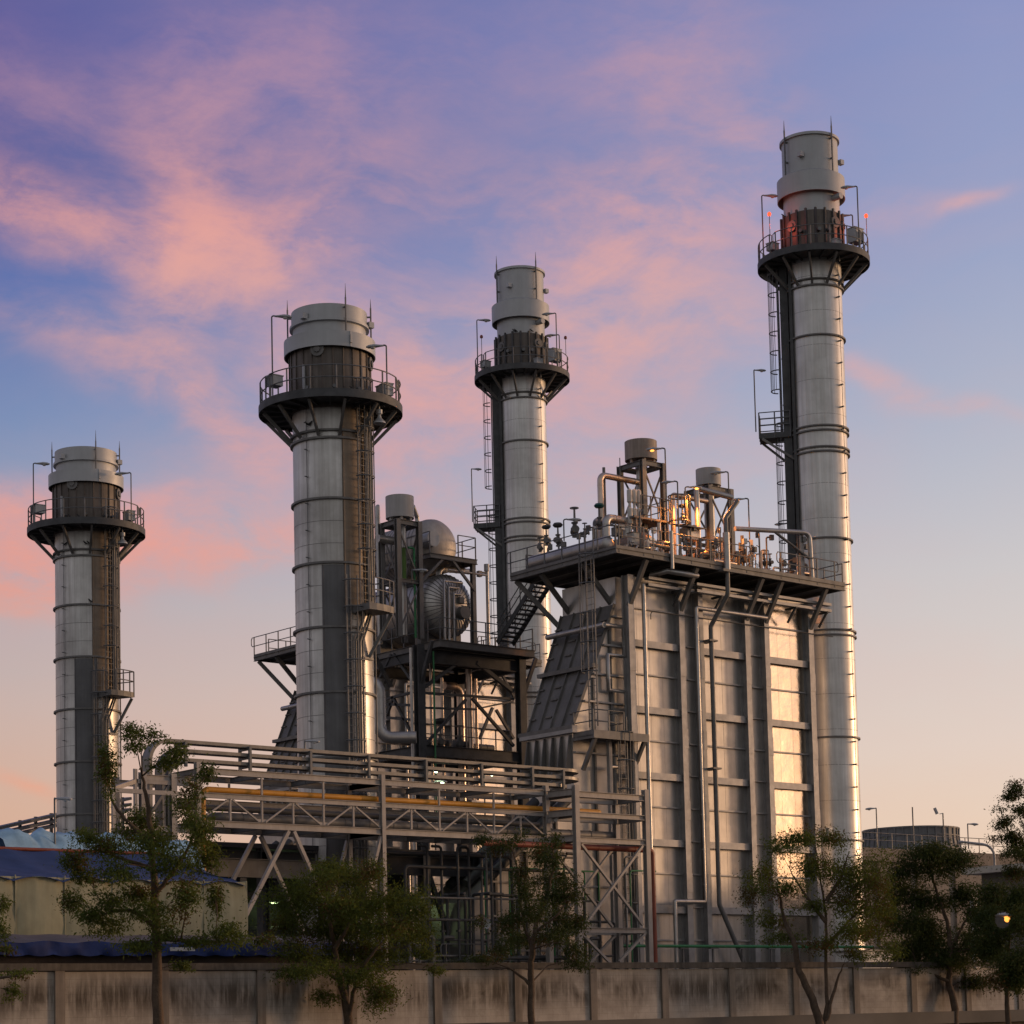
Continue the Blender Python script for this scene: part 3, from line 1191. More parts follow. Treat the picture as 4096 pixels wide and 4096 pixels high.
    for u in us[:2]+us[3:]:
        b = MB()
        b.bar((u, VF-.3, 18.85), (u, pv0+.12, PZ), .2, .2)
        b.build('knee_brace', m_mid, t)
    for v in (73.3, 76.2):
        b = MB()
        b.bar((UL, v, 18.55), (pu0+.1, v, PZ), .16, .22)
        b.build('knee_brace', m_mid, t)
    b = MB()
    b.bar((68.6, 76.9, 18.5), (66.9, 78.1, PZ), .16, .22)
    b.build('knee_brace', m_mid, t)
    return t


boiler1 = build_boiler('ribbed metal boiler casing on the right with a mirror-bright bay, crowded platform on top')

# ------------------------------------------------------------------ pipes, trays and ladders fixed to the boiler
def pipe_part(parent, pts, r, mt=None, n=10, bend=.0, name='pipe', joints=0.0):
    b = MB()
    b.tube(pts, r, n, bend=bend)
    if joints:
        for p, q in zip(pts[:-1], pts[1:]):
            p, q = Vector(p), Vector(q)
            d = (q-p)
            m = int(d.length/joints)
            for i in range(1, m+1):
                c = p+d*(i/(m+.5))
                b.tube([c-d.normalized()*.02, c+d.normalized()*.02], r*1.09, n)
    return b.build(name, mt or m_lag, parent)


def build_boiler_pipes(t):
    vp = VF+.05
    N_ = lambda x, y, v=vp: at_v('N', x, y, v)
    z1 = N_(1010, 722)
    zg = [z1, N_(1192, 722), N_(1196, 1030), N_(1040, 1036), N_(1046, 1352), N_(1212, 1360), N_(1222, 1900)]
    zs = [(p.x, vp, p.z) for p in zg]
    # straighten the legs
    zs[1] = (zs[1][0], vp, zs[0][2])
    zs[2] = (zs[1][0], vp, zs[2][2])
    zs[3] = (zs[3][0], vp, zs[2][2])
    zs[4] = (zs[3][0], vp, zs[4][2])
    zs[5] = (zs[1][0]+.05, vp, zs[4][2])
    zs[6] = (zs[1][0]+.05, vp, 6.0)
    pipe_part(t, zs, .115, joints=1.3)
    pe = at_u('N', 455, 838, z1.x)
    pipe_part(t, [(z1.x-.02, vp, z1.z), (z1.x, pe.y, z1.z)], .135, joints=2.0)
    a = at_v('N', 1385, 400, VF-.56)
    pipe_part(t, [(a.x, VF-.56, 19.9), (a.x, VF-.56, at_v('Q', 355, 700, VF-.56).z)], .10, joints=1.3)
    a, e = at_v('O', 395, 495, VF-.6), at_v('Q', 525, 1062, VF-.6)
    r0 = at_v('O', 1000, 580, VF-.6)
    pipe_part(t, [(r0.x, VF-.6, a.z), (a.x, VF-.6, a.z), (a.x, VF-.6, e.z), (e.x, VF-.6, e.z), (e.x, VF-.6, .3)], .10, bend=.05, joints=1.7)
    # thick vent standing on the platform edge and its drain
    vv = 70.75
    a = at_v('M', 714, 1600, vv)
    top = at_v('M', 705, 1030, vv)
    tip = at_v('M', 828, 840, vv)
    pipe_part(t, [(a.x, vv, a.z), (a.x, vv, top.z-.7)], .165, joints=.9, name='vent_pipe')
    pipe_part(t, [(a.x, vv, top.z-.72), (a.x, vv, top.z), tip], .115, bend=.1, name='vent_pipe', mt=m_mid)
    b = MB()
    b.box(a.x-.45, a.x+.45, vv-.2, vv+.2, a.z-.12, a.z)
    b.build('pipe_support', m_mid, t)
    k1 = at_v('O', 680, 380, vv)
    vi = VF-.75
    k2 = at_v('O', 522, 655, vi)
    k3 = at_v('Q', 845, 1085, vi)
    k4 = at_v('Q', 1110, 1475, vi)
    pipe_part(t, [(a.x, vv, a.z-.1), (a.x, vv, k1.z), (k2.x, vi, k2.z), (k2.x, vi, k3.z), (k4.x+.3, vi, .1)], .115, m_mid, bend=.3, joints=3.0, name='drain_pipe')
    for y in (775, 1870):
        b = MB()
        c = at_v('O', 525, y, vi)
        b.box(k2.x-.25, k2.x+.3, vi-.15, VF-.1, c.z-.06, c.z+.02)
        b.build('pipe_support', m_mid, t)
    a, e = at_v('L', 1752, 1170, 70.8), at_v('L', 1775, 1590, 70.8)
    pipe_part(t, [(a.x, 70.8, a.z), (a.x, 70.8, e.z)], .09)
    a, e = at_v('L', 1710, 1612, 71.2), at_v('M', 385, 1648, 71.2)
    pipe_part(t, [(a.x, 72.3, a.z), (a.x, 71.2, a.z), (e.x, 71.2, a.z)], .13, name='header_pipe')
    # cable trays
    for y, v in ((322, 71.72), (378, 71.75)):
        z = at_v('O', 520, y, v).z
        u1, u0 = at_v('O', 1540, 500, v).x, at_v('O', 385, 330, v).x
        for (s, e, vo) in ((u0, u1, v), (69.6, u0+.3, v+.2)):
            b = MB()
            b.box(s, e, vo-.15, vo+.15, z-.03, z-.01)
            b.box(s, e, vo-.16, vo-.14, z-.03, z+.10)
            b.box(s, e, vo+.14, vo+.16, z-.03, z+.10)
            b.box(s, e, vo-.13, vo+.13, z+.07, z+.085)
            b.build('cable_tray', m_steel, t)
    for u in (71.5, 74.2, 77.0, 79.4, 81.7):
        b = MB()
        b.box(u-.04, u+.04, 71.5, VF-.3, 19.72, 19.82)
        b.bar((u, 71.6, 19.75), (u, VF-.4, 19.1), .08, .1)
        b.build('tray_bracket', m_dark, t)
    b = MB()
    z = at_v('O', 300, 565, VF-.52).z
    b.tube([(69.9, VF-.52, z-.4), (69.9, VF-.52, z), (82.6, VF-.52, z)], .025, 5, bend=.2)
    b.build('cable', m_dark, t)
    # ladder at the corner, lower platform, ladder below it
    lp = at_u('N', 872, 400, 66.35)
    zl = 13.05
    cage_ladder(t, (66.35, lp.y, zl), (66.35, lp.y, PZ+.35), (-1, 0, 0), width=.55, hoop=.44, hoop_gap=1.35, cage_from=2.5)
    f0, f1 = at_v('N', 905, 1790, 71.45), at_v('N', 1440, 1825, 71.45)
    zl = f0.z+.05
    b = MB()
    b.box(f0.x, f1.x, 71.45, VF+.3, zl-.05, zl+.02)
    b.box(f0.x, f1.x, 71.43, 71.45, zl-.15, zl+.22)
    b.box(f0.x, f0.x+.02, 71.45, VF+.3, zl-.15, zl+.22)
    b.build('lower_platform', m_mid, t)
    lpf = t.children[-1]
    b = MB()
    rail_line(b, [(f0.x+.02, VF+.25, zl), (f0.x+.02, 71.47, zl), (f0.x+1.9, 71.47, zl), (f0.x+1.9, VF-.1, zl)], 1.15, .9, loops=())
    b.build('railing', m_rail, lpf)
    for u in (f0.x+.2, f1.x-.2):
        b = MB()
        b.bar((u, 71.55, zl-.1), (u, VF-.1, zl-1.5), .16, .16)
        b.build('knee_brace', m_mid, t)
    l2 = at_v('U', 1150, 500, 71.8)
    cage_ladder(t, (l2.x, 71.8, 3.0), (l2.x, 71.8, zl), (0, -1, 0), width=.55, hoop=.44, hoop_gap=1.3, cage_from=2.0)
    b = MB()
    b.bar((67.2, 72.2, 0), (67.2, 72.2, zl), .18, .18)
    b.bar((68.7, 72.1, 0), (68.7, 72.1, zl), .14, .14)
    b.build('ladder_post', m_steel, t)
    for x in (1060, 1125, 1165):
        q = at_v('U', x-20, 340, 72.4)
        pipe_part(t, [(q.x, 72.4, 0), (q.x, 72.4, 11.3 if x == 1060 else 6.8), (q.x+.5, 72.4, 11.3 if x == 1060 else 6.8)], .10 if x == 1060 else .04)


build_boiler_pipes(boiler1)
DB = Vector((2.54, 26.0, 0))
boiler2 = clone(boiler1, DB, 'second ribbed boiler casing, half hidden behind the thick stack and the drum tower')

# ------------------------------------------------------------------ lamps
m_lens = mat('lamp_lens', (.6, .6, .58), .3)
_lampmesh = {}


def lamp(base, z_top, d, label, group, arm=.35, size=.5, lit=None, t=.035, power=0.0, cat='lamp', globe=0):
    """slender post with one drooping street-lamp head"""
    base = Vector(base)
    d = Vector(d).normalized()
    L = thing('lamp_post', label, cat, base, group)
    top = Vector((base.x, base.y, z_top))
    b = MB()
    b.tube([base, top, top+d*arm*.5+Vector((0, 0, .02))], t, 6, bend=.08)
    b.build('pole', m_rail, L)
    h = top+d*(arm*.45)
    s = d.cross(Vector((0, 0, 1)))
    b = MB()
    prof = [(0, .05, .05, .0), (.25, .10, .07, -.01), (.55, .17, .11, -.02), (.85, .15, .10, -.05), (1.0, .05, .04, -.06)]
    rings = []
    for x, w, hh, dz in prof:
        c = h+d*(x*size)+Vector((0, 0, dz*size))
        rings.append([c+s*(w*size*math.cos(a))+Vector((0, 0, hh*size*math.sin(a))) for a in [math.pi*2*i/10 for i in range(10)]])
    vs = [p for r in rings for p in r]
    fs = [(i*10+k, i*10+(k+1) % 10, (i+1)*10+(k+1) % 10, (i+1)*10+k) for i in range(4) for k in range(10)]
    fs += [tuple(range(10))[::-1], tuple(range(40, 50))]
    b.add(vs, fs, True)
    b.build('lamp_head', m_collar, L)
    b = MB()
    c = h+d*(.62*size)+Vector((0, 0, -.10*size))
    b.dome(c, .15*size, .10*size, 'z', -1, 12, 4)
    if globe:
        b.dome(c-Vector((0, 0, globe)), globe, globe, 'z', -1, 14, 5)
        b.dome(c-Vector((0, 0, globe)), globe, globe, 'z', 1, 14, 5)
    if lit:
        m = mat('lit_lamp_glass', lit[:3], emit=(lit[:3], lit[3]))
        b.build('lamp_glass', m, L)
        if power:
            li = bpy.data.lights.new('lamp_light', 'SPOT')
            li.spot_size = math.radians(150)
            li.spot_blend = .4
            li.energy = power
            li.color = lit[:3]
            li.shadow_soft_size = .12
            lo = bpy.data.objects.new('lamp_light', li)
            COL.objects.link(lo)
            lo.parent = L
            lo.location = c-base+Vector((0, 0, -.25*size-.1))
    else:
        b.build('lamp_glass', m_lens, L)
    return L


ORANGE = (1.0, .36, .07)
GA = 'lamps on the stack platforms'
GB = 'lamps on the boiler platform'


def lamp_on_deck(info, move, a, dz, sgn, label, dr=.0):
    p = info['P'](info['Rp']-.1+dr, a, info['z_deck'])+move
    lamp(p, p.z+dz, RGT*sgn, label, GA, size=.75, arm=.25)


O0 = Vector((0, 0, 0))
lamp_on_deck(s2i, O0, -55, 3.63, 1, 'lamp at the left of the platform of the thick stack behind the bridge')
lamp_on_deck(s2i, O0, 54, 2.35, -1, 'lamp at the right of the platform of the thick stack behind the bridge')
lamp_on_deck(s2i, DU1, -60, 3.35, 1, 'lamp at the left of the platform of the leftmost stack')
lamp_on_deck(s2i, DU1, 58, 2.8, -1, 'lamp at the right of the platform of the leftmost stack')
for mv, nm in ((O0, 'rightmost slim stack'), (DUC, 'middle slim stack')):
    lamp_on_deck(sRi, mv, -66, 3.55, 1, 'lamp at the left of the platform of the '+nm)
    lamp_on_deck(sRi, mv, 58, 3.5, -1, 'taller lamp at the right of the platform of the '+nm)
    lamp_on_deck(sRi, mv, 130, 3.2, -1, 'shorter lamp at the right back of the platform of the '+nm)
    p = sRi['P'](sRi['R']+1.9, -92, zz('K', 545, 905, 113.0))+mv
    lamp(p, p.z+3.35, RGT, 'lamp on the small rest platform of the '+nm, GA, size=.6, arm=.1)
# aircraft warning lights
m_red = mat('red_warning_glass', (.9, .08, .03), emit=((1.0, .10, .03), 1.6))
m_reddim = mat('unlit_warning_glass', (.25, .05, .04), .3)


def warning_light(p, lit, label):
    L = thing('warning_light', label, 'beacon', p, 'aircraft warning lights')
    b = MB()
    b.tube([p, p+Vector((0, 0, 1.0))], .02, 5)
    b.build('stem', m_rail, L)
    c = p+Vector((0, 0, 1.0))
    b = MB()
    b.lathe([(.03, 0), (.09, .02), (.10, .13), (.06, .2), (.0, .22)], c, 12)
    b.build('beacon_glass', m_red if lit else m_reddim, L)
    if lit:
        li = bpy.data.lights.new('beacon_glow', 'POINT')
        li.energy = 36
        li.color = (1, .10, .04)
        li.shadow_soft_size = .15
        lo = bpy.data.objects.new('beacon_glow', li)
        COL.objects.link(lo)
        lo.parent = L
        lo.location = -Vector((p.x-sRi['c'][0]-(DUC.x if not lit else 0), p.y-sRi['c'][1], 0)).normalized()*.35+Vector((0, 0, .55))


for mv, nm, lit in ((O0, 'rightmost', True), (DUC, 'middle', False)):
    for a, w in ((-50, 'left'), (80, 'right')):
        p = sRi['P'](sRi['Rp']-.05, a, sRi['z_deck']+1.15)+mv
        warning_light(p, lit, ('glowing' if lit else 'dark')+' red warning light on the %s rail of the %s slim stack' % (w, nm))


def lamp_v(k, x0, y0, x1, y1, v, sgn, label, group=GB, **kw):
    a, b_ = at_v(k, x0, y0, v), at_v(k, x1, y1, v)
    return lamp((a.x, v, a.z), b_.z, RGT*sgn, label, group, **kw)


lamp_v('L', 570, 1280, 570, 1045, 75.5, 1, 'short lamp near the left end of the boiler platform', size=.7)
lamp_v('L', 1715, 1330, 1700, 262, 73.0, -1, 'tall lamp glowing amber beside the large vent silencer', size=.75, lit=(*ORANGE, 2.5), power=60)
lamp_v('L', 1845, 1440, 1828, 625, 71.2, -1, 'lamp leaning over the middle of the boiler platform rail', size=.6)
lamp_v('M', 268, 1300, 268, 690, 73.2, 1, 'lamp shining bright orange beside the smaller vent silencer', size=.65, lit=(1.0, .30, .05, 6.0), power=1500)
lamp_v('M', 748, 1250, 728, 520, 74.0, -1, 'tall unlit lamp right of the smaller vent silencer', size=.75)
lamp_v('M', 972, 1560, 938, 812, 72.0, -1, 'slender lamp with an amber lit rim near the platform end', size=.6, lit=(*ORANGE, 1.8))
lamp_v('M', 1405, 1420, 1402, 1090, 77.0, -1, 'short lamp at the far right end of the boiler platform', size=.6)

# ------------------------------------------------------------------ equipment on the boiler platform
m_red_pipe = mat('rusty_red_paint', (.24, .055, .03), .5, 0, .2, 2)
m_green = mat('green_paint', (.03, .20, .07), .45, 0, .2, 2)
m_yellow = mat('yellow_paint', (.62, .28, .03), .45, 0, .12, 1.5, streak=.15)
m_white = mat('white_paint', (.62, .60, .56), .5, 0, .1, 1.5, streak=.2)
m_cover = mat('bright_end_cover', (.86, .80, .70), .4, .3, .15, 2.5, bump=.3, bscale=3.0)
m_sil = mat('silencer_drum_paint', (.44, .43, .42), .6, .1, .1, 1.0, streak=.25)
m_silr = mat('stained_drum_paint', (.32, .26, .22), .6, .1, .25, 1.4, streak=.6)
DK = PZ+.26
# vent silencer: drum on a four legged frame


def silencer(label, cx, cy, w, d, z0, z1, rdrum, hdrum, mt, mid=None):
    rdrum *= 1.14
    t = thing('vent_silencer', label, 'silencer', (cx, cy, z0), 'vent silencers')
    legs = [(cx+sx*w/2, cy+sy*d/2) for sx, sy in ((-1, -1), (1, -1), (1, 1), (-1, 1))]
    for x, y in legs:
        b = MB()
        b.hcol(x, y, z0, z1, .24, .24, .03)
        b.build('leg', m_mid, t)
    for i in range(4):
        p, q = legs[i], legs[(i+1) % 4]
        b = MB()
        b.ibeam((*p, z1-.12), (*q, z1-.12), .14, .24)
        b.build('beam', m_mid, t)
        b = MB()
        zm = z0+(z1-z0)*.48
        b.ibeam((*p, zm), (*q, zm), .12, .18)
        b.build('beam', m_mid, t)
        b = MB()
        b.bar((*p, z1-.3), (*q, zm), .07, .07)
        b.build('brace', m_mid, t)
        b = MB()
        b.bar((*q, zm-.1), (*p, z0+.3), .07, .07)
        b.build('brace', m_mid, t)
    b = MB()
    b.lathe([(rdrum-.04, .2), (rdrum, .2), (rdrum, hdrum), (rdrum-.04, hdrum), (rdrum-.04, .2)], (cx, cy, z1), 36)
    b.disc((cx, cy, z1+.26), rdrum-.05)
    for a in range(6):
        x, y = cx+(rdrum-.15)*math.cos(a*1.047), cy+(rdrum-.15)*math.sin(a*1.047)
        b.box(x-.06, x+.06, y-.06, y+.06, z1, z1+.3)
    b.build('silencer_drum', mt, t)
    b = MB()
    b.lathe([(.10, -.5), (.30, -.2), (.30, .2)], (cx, cy, z1), 16)
    b.tube([(cx, cy, z0+.2), (cx, cy, z1-.3)], .26, 16)
    b.build('vent_riser', m_lag, t)
    return t


cv = 75.2
u0 = at_v('L', 1450, 900, cv-.8).x
u1 = at_v('L', 1672, 900, cv-.8).x
z1 = at_v('L', 1450, 385, cv-.8).z
dr = (at_v('L', 1598, 300, cv).x-at_v('L', 1316, 300, cv).x)/2
u0c = at_v('L', 1457, 300, cv+.2).x
hd = at_v('L', 1457, 215, cv+.2).z-z1
wl = (u1-u0)
silencer('large rust-streaked vent silencer on a tall frame above the boiler platform', u0+wl/2, cv, wl, 1.6, DK, z1, dr*.80, hd, m_silr)
SIL1 = (u0+wl/2, cv, z1)
u0 = at_v('M', 470, 800, 74.6).x
u1 = at_v('M', 693, 800, 74.6).x
z2 = at_v('M', 470, 660, 74.6).z
cxm = at_v('M', 498, 565, 75.2).x
dr = (at_v('M', 605, 560, 75.2).x-at_v('M', 392, 560, 75.2).x)/2*.8
hd = at_v('M', 498, 487, 75.2).z-z2
silencer('smaller clean grey vent silencer lit orange from one side', cxm+.15, 75.3, 1.55, 1.5, DK, z2, dr, hd, m_sil)
# railed landing inside the first frame
t = thing('service_landing', 'small railed landing with hooped ladder cage beside the large vent silencer', 'platform', (SIL1[0], 74, DK))
za = at_v('L', 1600, 1040, 73.6).z
ua, ub = at_v('L', 1345, 1040, 73.6).x, at_v('L', 1740, 1040, 73.6).x
b = MB()
b.box(ua, ub, 73.6, 75.2, za-.1, za)
b.build('landing_deck', m_mid, t)
b = MB()
rail_line(b, [(ua+.5, 73.62, za), (ub, 73.62, za), (ub, 75.2, za)], 1.05, .7)
b.build('railing', m_rail, t)
for u in (ua+.2, ub-.1):
    b = MB()
    b.bar((u, 73.7, DK), (u, 73.7, za), .10)
    b.build('post', m_mid, t)
cx = ub+.35
b = MB()
for z in (za+1.2, za-.05):
    b.tube([(cx+.55*math.cos(a*.35), 73.3+.5*math.sin(a*.35), z) for a in range(18)], .04, 5, closed=True)
for a in range(0, 18, 3):
    b.bar((cx+.55*math.cos(a*.35), 73.3+.5*math.sin(a*.35), za-.05), (cx+.55*math.cos(a*.35), 73.3+.5*math.sin(a*.35), za+1.2), .03)
b.build('ladder_cage', m_rail, t)


def pipe_thing(name, label, cat, pts, r, mt=None, bend=.2, group=None, n=12, joints=0.0, flange=False):
    b = MB()
    b.tube(pts, r, n, bend=bend)
    if joints:
        for p, q in zip(pts[:-1], pts[1:]):
            p, q = Vector(p), Vector(q)
            d = (q-p)
            m = int(d.length/joints)
            for i in range(1, m+1):
                c = p+d*(i/(m+.5))
                b.tube([c-d.normalized()*.02, c+d.normalized()*.02], r*1.07, n)
    return tag(b.build(name, mt or m_lag), label, cat, group)


GP = 'pipes on the boiler platform'
m_warm = mat('copper_toned_lagging', (.55, .44, .36), .35, .85, .2, 1.5, bump=.05)
v = 75.2
a, c_, e = at_v('L', 982, 1090, v), at_v('L', 978, 552, v), at_v('L', 1400, 600, v)
pipe_thing('vent_pipe', 'fat bare pipe rising and bending over into the large vent silencer', 'pipe', [(a.x, v, DK), (a.x, v, c_.z), (SIL1[0], v, c_.z)], .155, m_warm, .3, GP, joints=1.1)
q = at_v('L', 1038, 460, v+.1)
pipe_thing('vent_pipe', 'thin upright pipe behind the fat bent pipe on the boiler platform', 'pipe', [(q.x, v+.3, DK), (q.x, v+.3, q.z)], .075, m_mid, 0, GP, joints=1.5)
pipe_thing('vent_mast', 'thin rod mast standing left of the large vent silencer', 'mast', [at_v('L', 1205, 1150, v), (at_v('L', 1205, 1150, v).x, v, at_v('L', 1190, 365, v).z)], .025, m_rail, 0, None, 5)
a = at_v('L', 1030, 1020, 74.2)
a2 = at_v('L', 1260, 1060, 74.2)
pipe_thing('steam_pipe', 'lagged pipe hump with two elbows under the fat bent pipe', 'pipe', [(a.x, 74.2, DK), (a.x, 74.2, a.z), (a2.x, 74.2, a.z), (a2.x, 74.2, DK)], .19, m_lag, .3, GP, joints=.6)
a = at_v('L', 918, 1050, 75.8)
pipe_thing('steam_pipe', 'short elbowed pipe at the left of the lagged pipe hump', 'pipe', [(a.x, 75.8, DK), (a.x, 75.8, a.z), (a.x+.9, 75.8, a.z)], .16, m_lag, .2, GP)
a, e = at_v('L', 1765, 770, 74.4), at_v('M', 440, 835, 74.4)
pipe_thing('vent_pipe', 'level copper-lit pipe running between the two vent silencers', 'pipe', [(a.x, 74.4, DK), (a.x, 74.4, a.z), (e.x+.3, 74.4, a.z)], .13, m_warm, .15, GP, joints=1.4)
a, c_ = at_v('M', 388, 1100, 73.9), at_v('M', 385, 700, 73.9)
e = at_v('M', 655, 832, 73.9)
pipe_thing('vent_pipe', 'pipe leaning across the front of the smaller vent silencer', 'pipe', [(a.x, 73.9, DK), (a.x, 73.9, c_.z), (e.x, 73.2, e.z)], .14, m_lag, .12, GP, joints=1.2)
# the arched vent at the far end
va_ = 71.05
a, c_, e = at_v('M', 970, 1225, va_), at_v('M', 1590, 1185, va_+1.2), at_v('M', 1655, 1760, va_)
zt = at_v('M', 1600, 1185, va_).z
t = thing('vent_gantry', 'bare pipe bent into an angular arch at the right end of the boiler platform', 'pipe', (e.x, va_, DK), GP)
b = MB()
b.tube([(a.x, va_+1.0, zt-.15), (e.x-.1, va_, zt), (e.x, va_, PZ+.1)], .12, 12, bend=.35)
b.build('pipe', m_lag, t)
b = MB()
f0, f1 = at_v('M', 1300, 1205, va_), at_v('M', 1625, 1490, va_)
b.tube([(f0.x, va_+.5, zt-.05), (e.x, va_, f1.z)], .07, 8)
b.build('brace', m_mid, t)
b = MB()
b.hcol(e.x-.45, va_+.3, DK, zt, .28, .2, .03)
b.build('post', m_steel, t)
# steam drums with dished ends and round covers


m_drumwarm = mat('brown_drum_lagging', (.30, .225, .17), .45, .6, .25, 1.5, streak=.4)


def h_drum(name, label, cat, u, z, v0, v1, R, rc, group, mt=m_drumwarm, seams=14, cover=None):
    t = thing(name, label, cat, (u, (v0+v1)/2, z-R-.25), group)
    b = MB()
    b.lathe([(R, v0), (R, v1)], (u, 0, z), 40, axis='y')
    b.dome((u, v0, z), R, R*.45, 'y', -1, 40)
    b.dome((u, v1, z), R, R*.45, 'y', 1, 40)
    for i in range(seams):
        y = v0+(v1-v0)*i/max(1, seams-1)
        b.lathe([(R, y-.012), (R+.012, y-.012), (R+.012, y+.012), (R, y+.012)], (u, 0, z), 40, axis='y')
    b.build('shell', mt or m_lag, t)
    b = MB()
    b.lathe([(rc, v0-R*.45-.22), (rc, v0-R*.1)], (u, 0, z), 24, axis='y')
    b.disc((u, v0-R*.45-.22, z), rc, 'y', 24)
    b.lathe([(rc, v0-R*.45-.2), (rc+.03, v0-R*.45-.2), (rc+.03, v0-R*.45-.1), (rc, v0-R*.45-.1)], (u, 0, z), 24, axis='y')
    b.build('end_cover', cover or m_cover, t)
    for y in (v0+(v1-v0)*.2, v0+(v1-v0)*.8):
        b = MB()
        b.box(u-R*.75, u+R*.75, y-.12, y+.12, z-R-.25, z-R*.55)
        b.build('saddle', m_mid, t)
    return t


q = at_v('L', 1580, 1310, 72.3)
h_drum('steam_drum', 'steam drum with a pale round end cover below the large vent silencer', 'drum', q.x-.12, max(q.z, DK+.6), 72.9, 76.8, .62, .29, 'steam drums')
q = at_v('M', 612, 1462, 72.3)
h_drum('steam_drum', 'smaller steam drum with a pale round end cover near the thick leaning vent', 'drum', q.x-.1, max(q.z, DK+.5), 72.8, 76.2, .48, .28, 'steam drums')
t = thing('header_vessel', 'long horizontal lagged vessel along the left edge of the boiler platform', 'vessel', (67.6, 75, DK))
b = MB()
b.lathe([(.38, 72.3), (.38, 77.6)], (67.55, 0, DK+.55), 24, axis='y')
b.dome((67.55, 72.3, DK+.55), .38, .2, 'y', -1, 24, 5)
b.dome((67.55, 77.6, DK+.55), .38, .2, 'y', 1, 24, 5)
b.build('shell', m_lag, t)
for y in (73.0, 74.8, 76.8):
    b = MB()
    b.box(67.25, 67.85, y-.08, y+.08, DK, DK+.4)
    b.build('saddle', m_mid, t)


def valve(p, s, label, group='valves on the boiler platform', tall=1.0, wheel=True, top=None, turn=0.0):
    """flanged body, bonnet, hand wheel or diaphragm head"""
    p = Vector(p)
    t = thing('valve', label, 'valve', p, group)
    b = MB()
    b.lathe([(.0, 0), (.12*s, .0), (.12*s, .06*s), (.07*s, .08*s), (.16*s, .22*s), (.17*s, .36*s), (.09*s, .48*s), (.09*s, .56*s), (.14*s, .57*s), (.14*s, .62*s), (.05*s, .64*s), (.04*s, .64*s+.35*s*tall)], p, 12)
    d = Vector((math.cos(turn), math.sin(turn), 0))
    c = p+Vector((0, 0, .28*s))
    b.tube([c-d*.28*s, c+d*.28*s], .09*s, 10)
    for k in (-1, 1):
        b.tube([c+d*k*.26*s, c+d*k*.31*s], .15*s, 12)
    b.build('valve_body', m_mid, t)
    h = p+Vector((0, 0, .64*s+.35*s*tall))
    b = MB()
    if wheel:
        b.tube([h+Vector((.17*s*math.cos(a*.524), .17*s*math.sin(a*.524), 0)) for a in range(12)], .022*s, 5, closed=True)
        for a in range(3):
            q = Vector((.17*s*math.cos(a*1.047), .17*s*math.sin(a*1.047), 0))
            b.bar(h-q, h+q, .02*s)
        b.build('hand_wheel', m_rail, t)
    else:
        b.lathe([(.0, 0), (.2*s, .02*s), (.26*s, .10*s), (.27*s, .12*s), (.26*s, .14*s), (.2*s, .22*s), (.0, .26*s)], h, 16)
        b.build('actuator_head', top or m_dark, t)
    return t


def valve_px(k, x, y, v, s, label, **kw):
    s *= .62
    q = at_v(k, x, y, v)
    return valve((q.x, v, max(DK, q.z)), s, label, **kw)


for (k, x, y, v, s, kw, lb) in (
        ('L', 305, 1400, 77.2, 1.1, {}, 'valve with hand wheel at the far left tip of the boiler platform'),
        ('L', 375, 1330, 77.0, 1.3, dict(wheel=False), 'valve with a dark actuator head near the left tip of the platform'),
        ('L', 505, 1340, 76.3, 1.5, dict(wheel=False), 'tall box-headed valve left of the short lamp'),
        ('L', 690, 1240, 75.6, 1.9, dict(tall=1.6), 'tall valve beside the short lamp on the boiler platform'),
        ('L', 800, 1240, 75.2, 1.1, {}, 'small valve between the short lamp and the green-headed valve'),
        ('L', 963, 1150, 74.6, 1.5, dict(wheel=False, top=mat('teal_paint', (.01, .09, .08), .4), tall=1.3), 'valve with a teal mushroom-shaped head beside the fat bent pipe'),
        ('M', 905, 1520, 72.6, 1.5, dict(tall=1.5), 'tall valve beside the slender amber lamp'),
        ('M', 985, 1500, 73.2, 1.2, {}, 'hand-wheel valve behind the slender amber lamp'),
        ('M', 1130, 1560, 72.4, 1.0, {}, 'first of the pair of valves near the arched vent'),
        ('M', 1190, 1560, 72.4, 1.0, {}, 'valve nearest the arched vent pipe'),
        ('M', 830, 1560, 73.0, 1.1, {}, 'low valve just right of the thick leaning vent'),
        ('M', 225, 1080, 73.4, 1.2, dict(wheel=False), 'valve cluster head left of the orange lamp')):
    valve_px(k, x, y, v, s, lb, turn=random.Random(x).random()*3, **kw)
# low pipes between the valves
for i, (ua, ub, vv, zz_, r) in enumerate(((77.6, 81.4, 72.5, .35, .09), (78.2, 81.0, 73.3, .6, .06), (70, 77, 73.2, .3, .06))):
    pipe_thing('low_pipe', ('low pipe carrying the valves near the arched vent', 'thin low pipe behind the valves at the platform end', 'thin low pipe along the middle of the boiler platform')[i], 'pipe', [(ua, vv, DK), (ua, vv, DK+zz_), (ub, vv, DK+zz_), (ub, vv, DK)], r, m_lag, .12, GP)
# three white accumulators and the cabinets
for i, x in enumerate((1298, 1348, 1398)):
    q, e = at_v('L', x, 1010, 74.0), at_v('L', x, 705+i*4, 74.0)
    t = thing('spring_hanger', ('leftmost', 'middle', 'rightmost')[i]+' of the three pale upright canisters left of the large silencer frame', 'canister', (q.x, 74.0, DK), 'pale canisters')
    h = e.z-DK
    b = MB()
    b.tube([(q.x, 74.0, DK), (q.x, 74.0, DK+h*.55)], .085, 10)
    b.build('rod_case', m_lag, t)
    b = MB()
    b.lathe([(.05, .55*h), (.13, .57*h), (.13, .75*h), (.07, .77*h), (.07, .82*h), (.13, .84*h), (.13, .98*h), (.04, h)], (q.x, 74.0, DK), 14)
    b.build('canister', m_white, t)


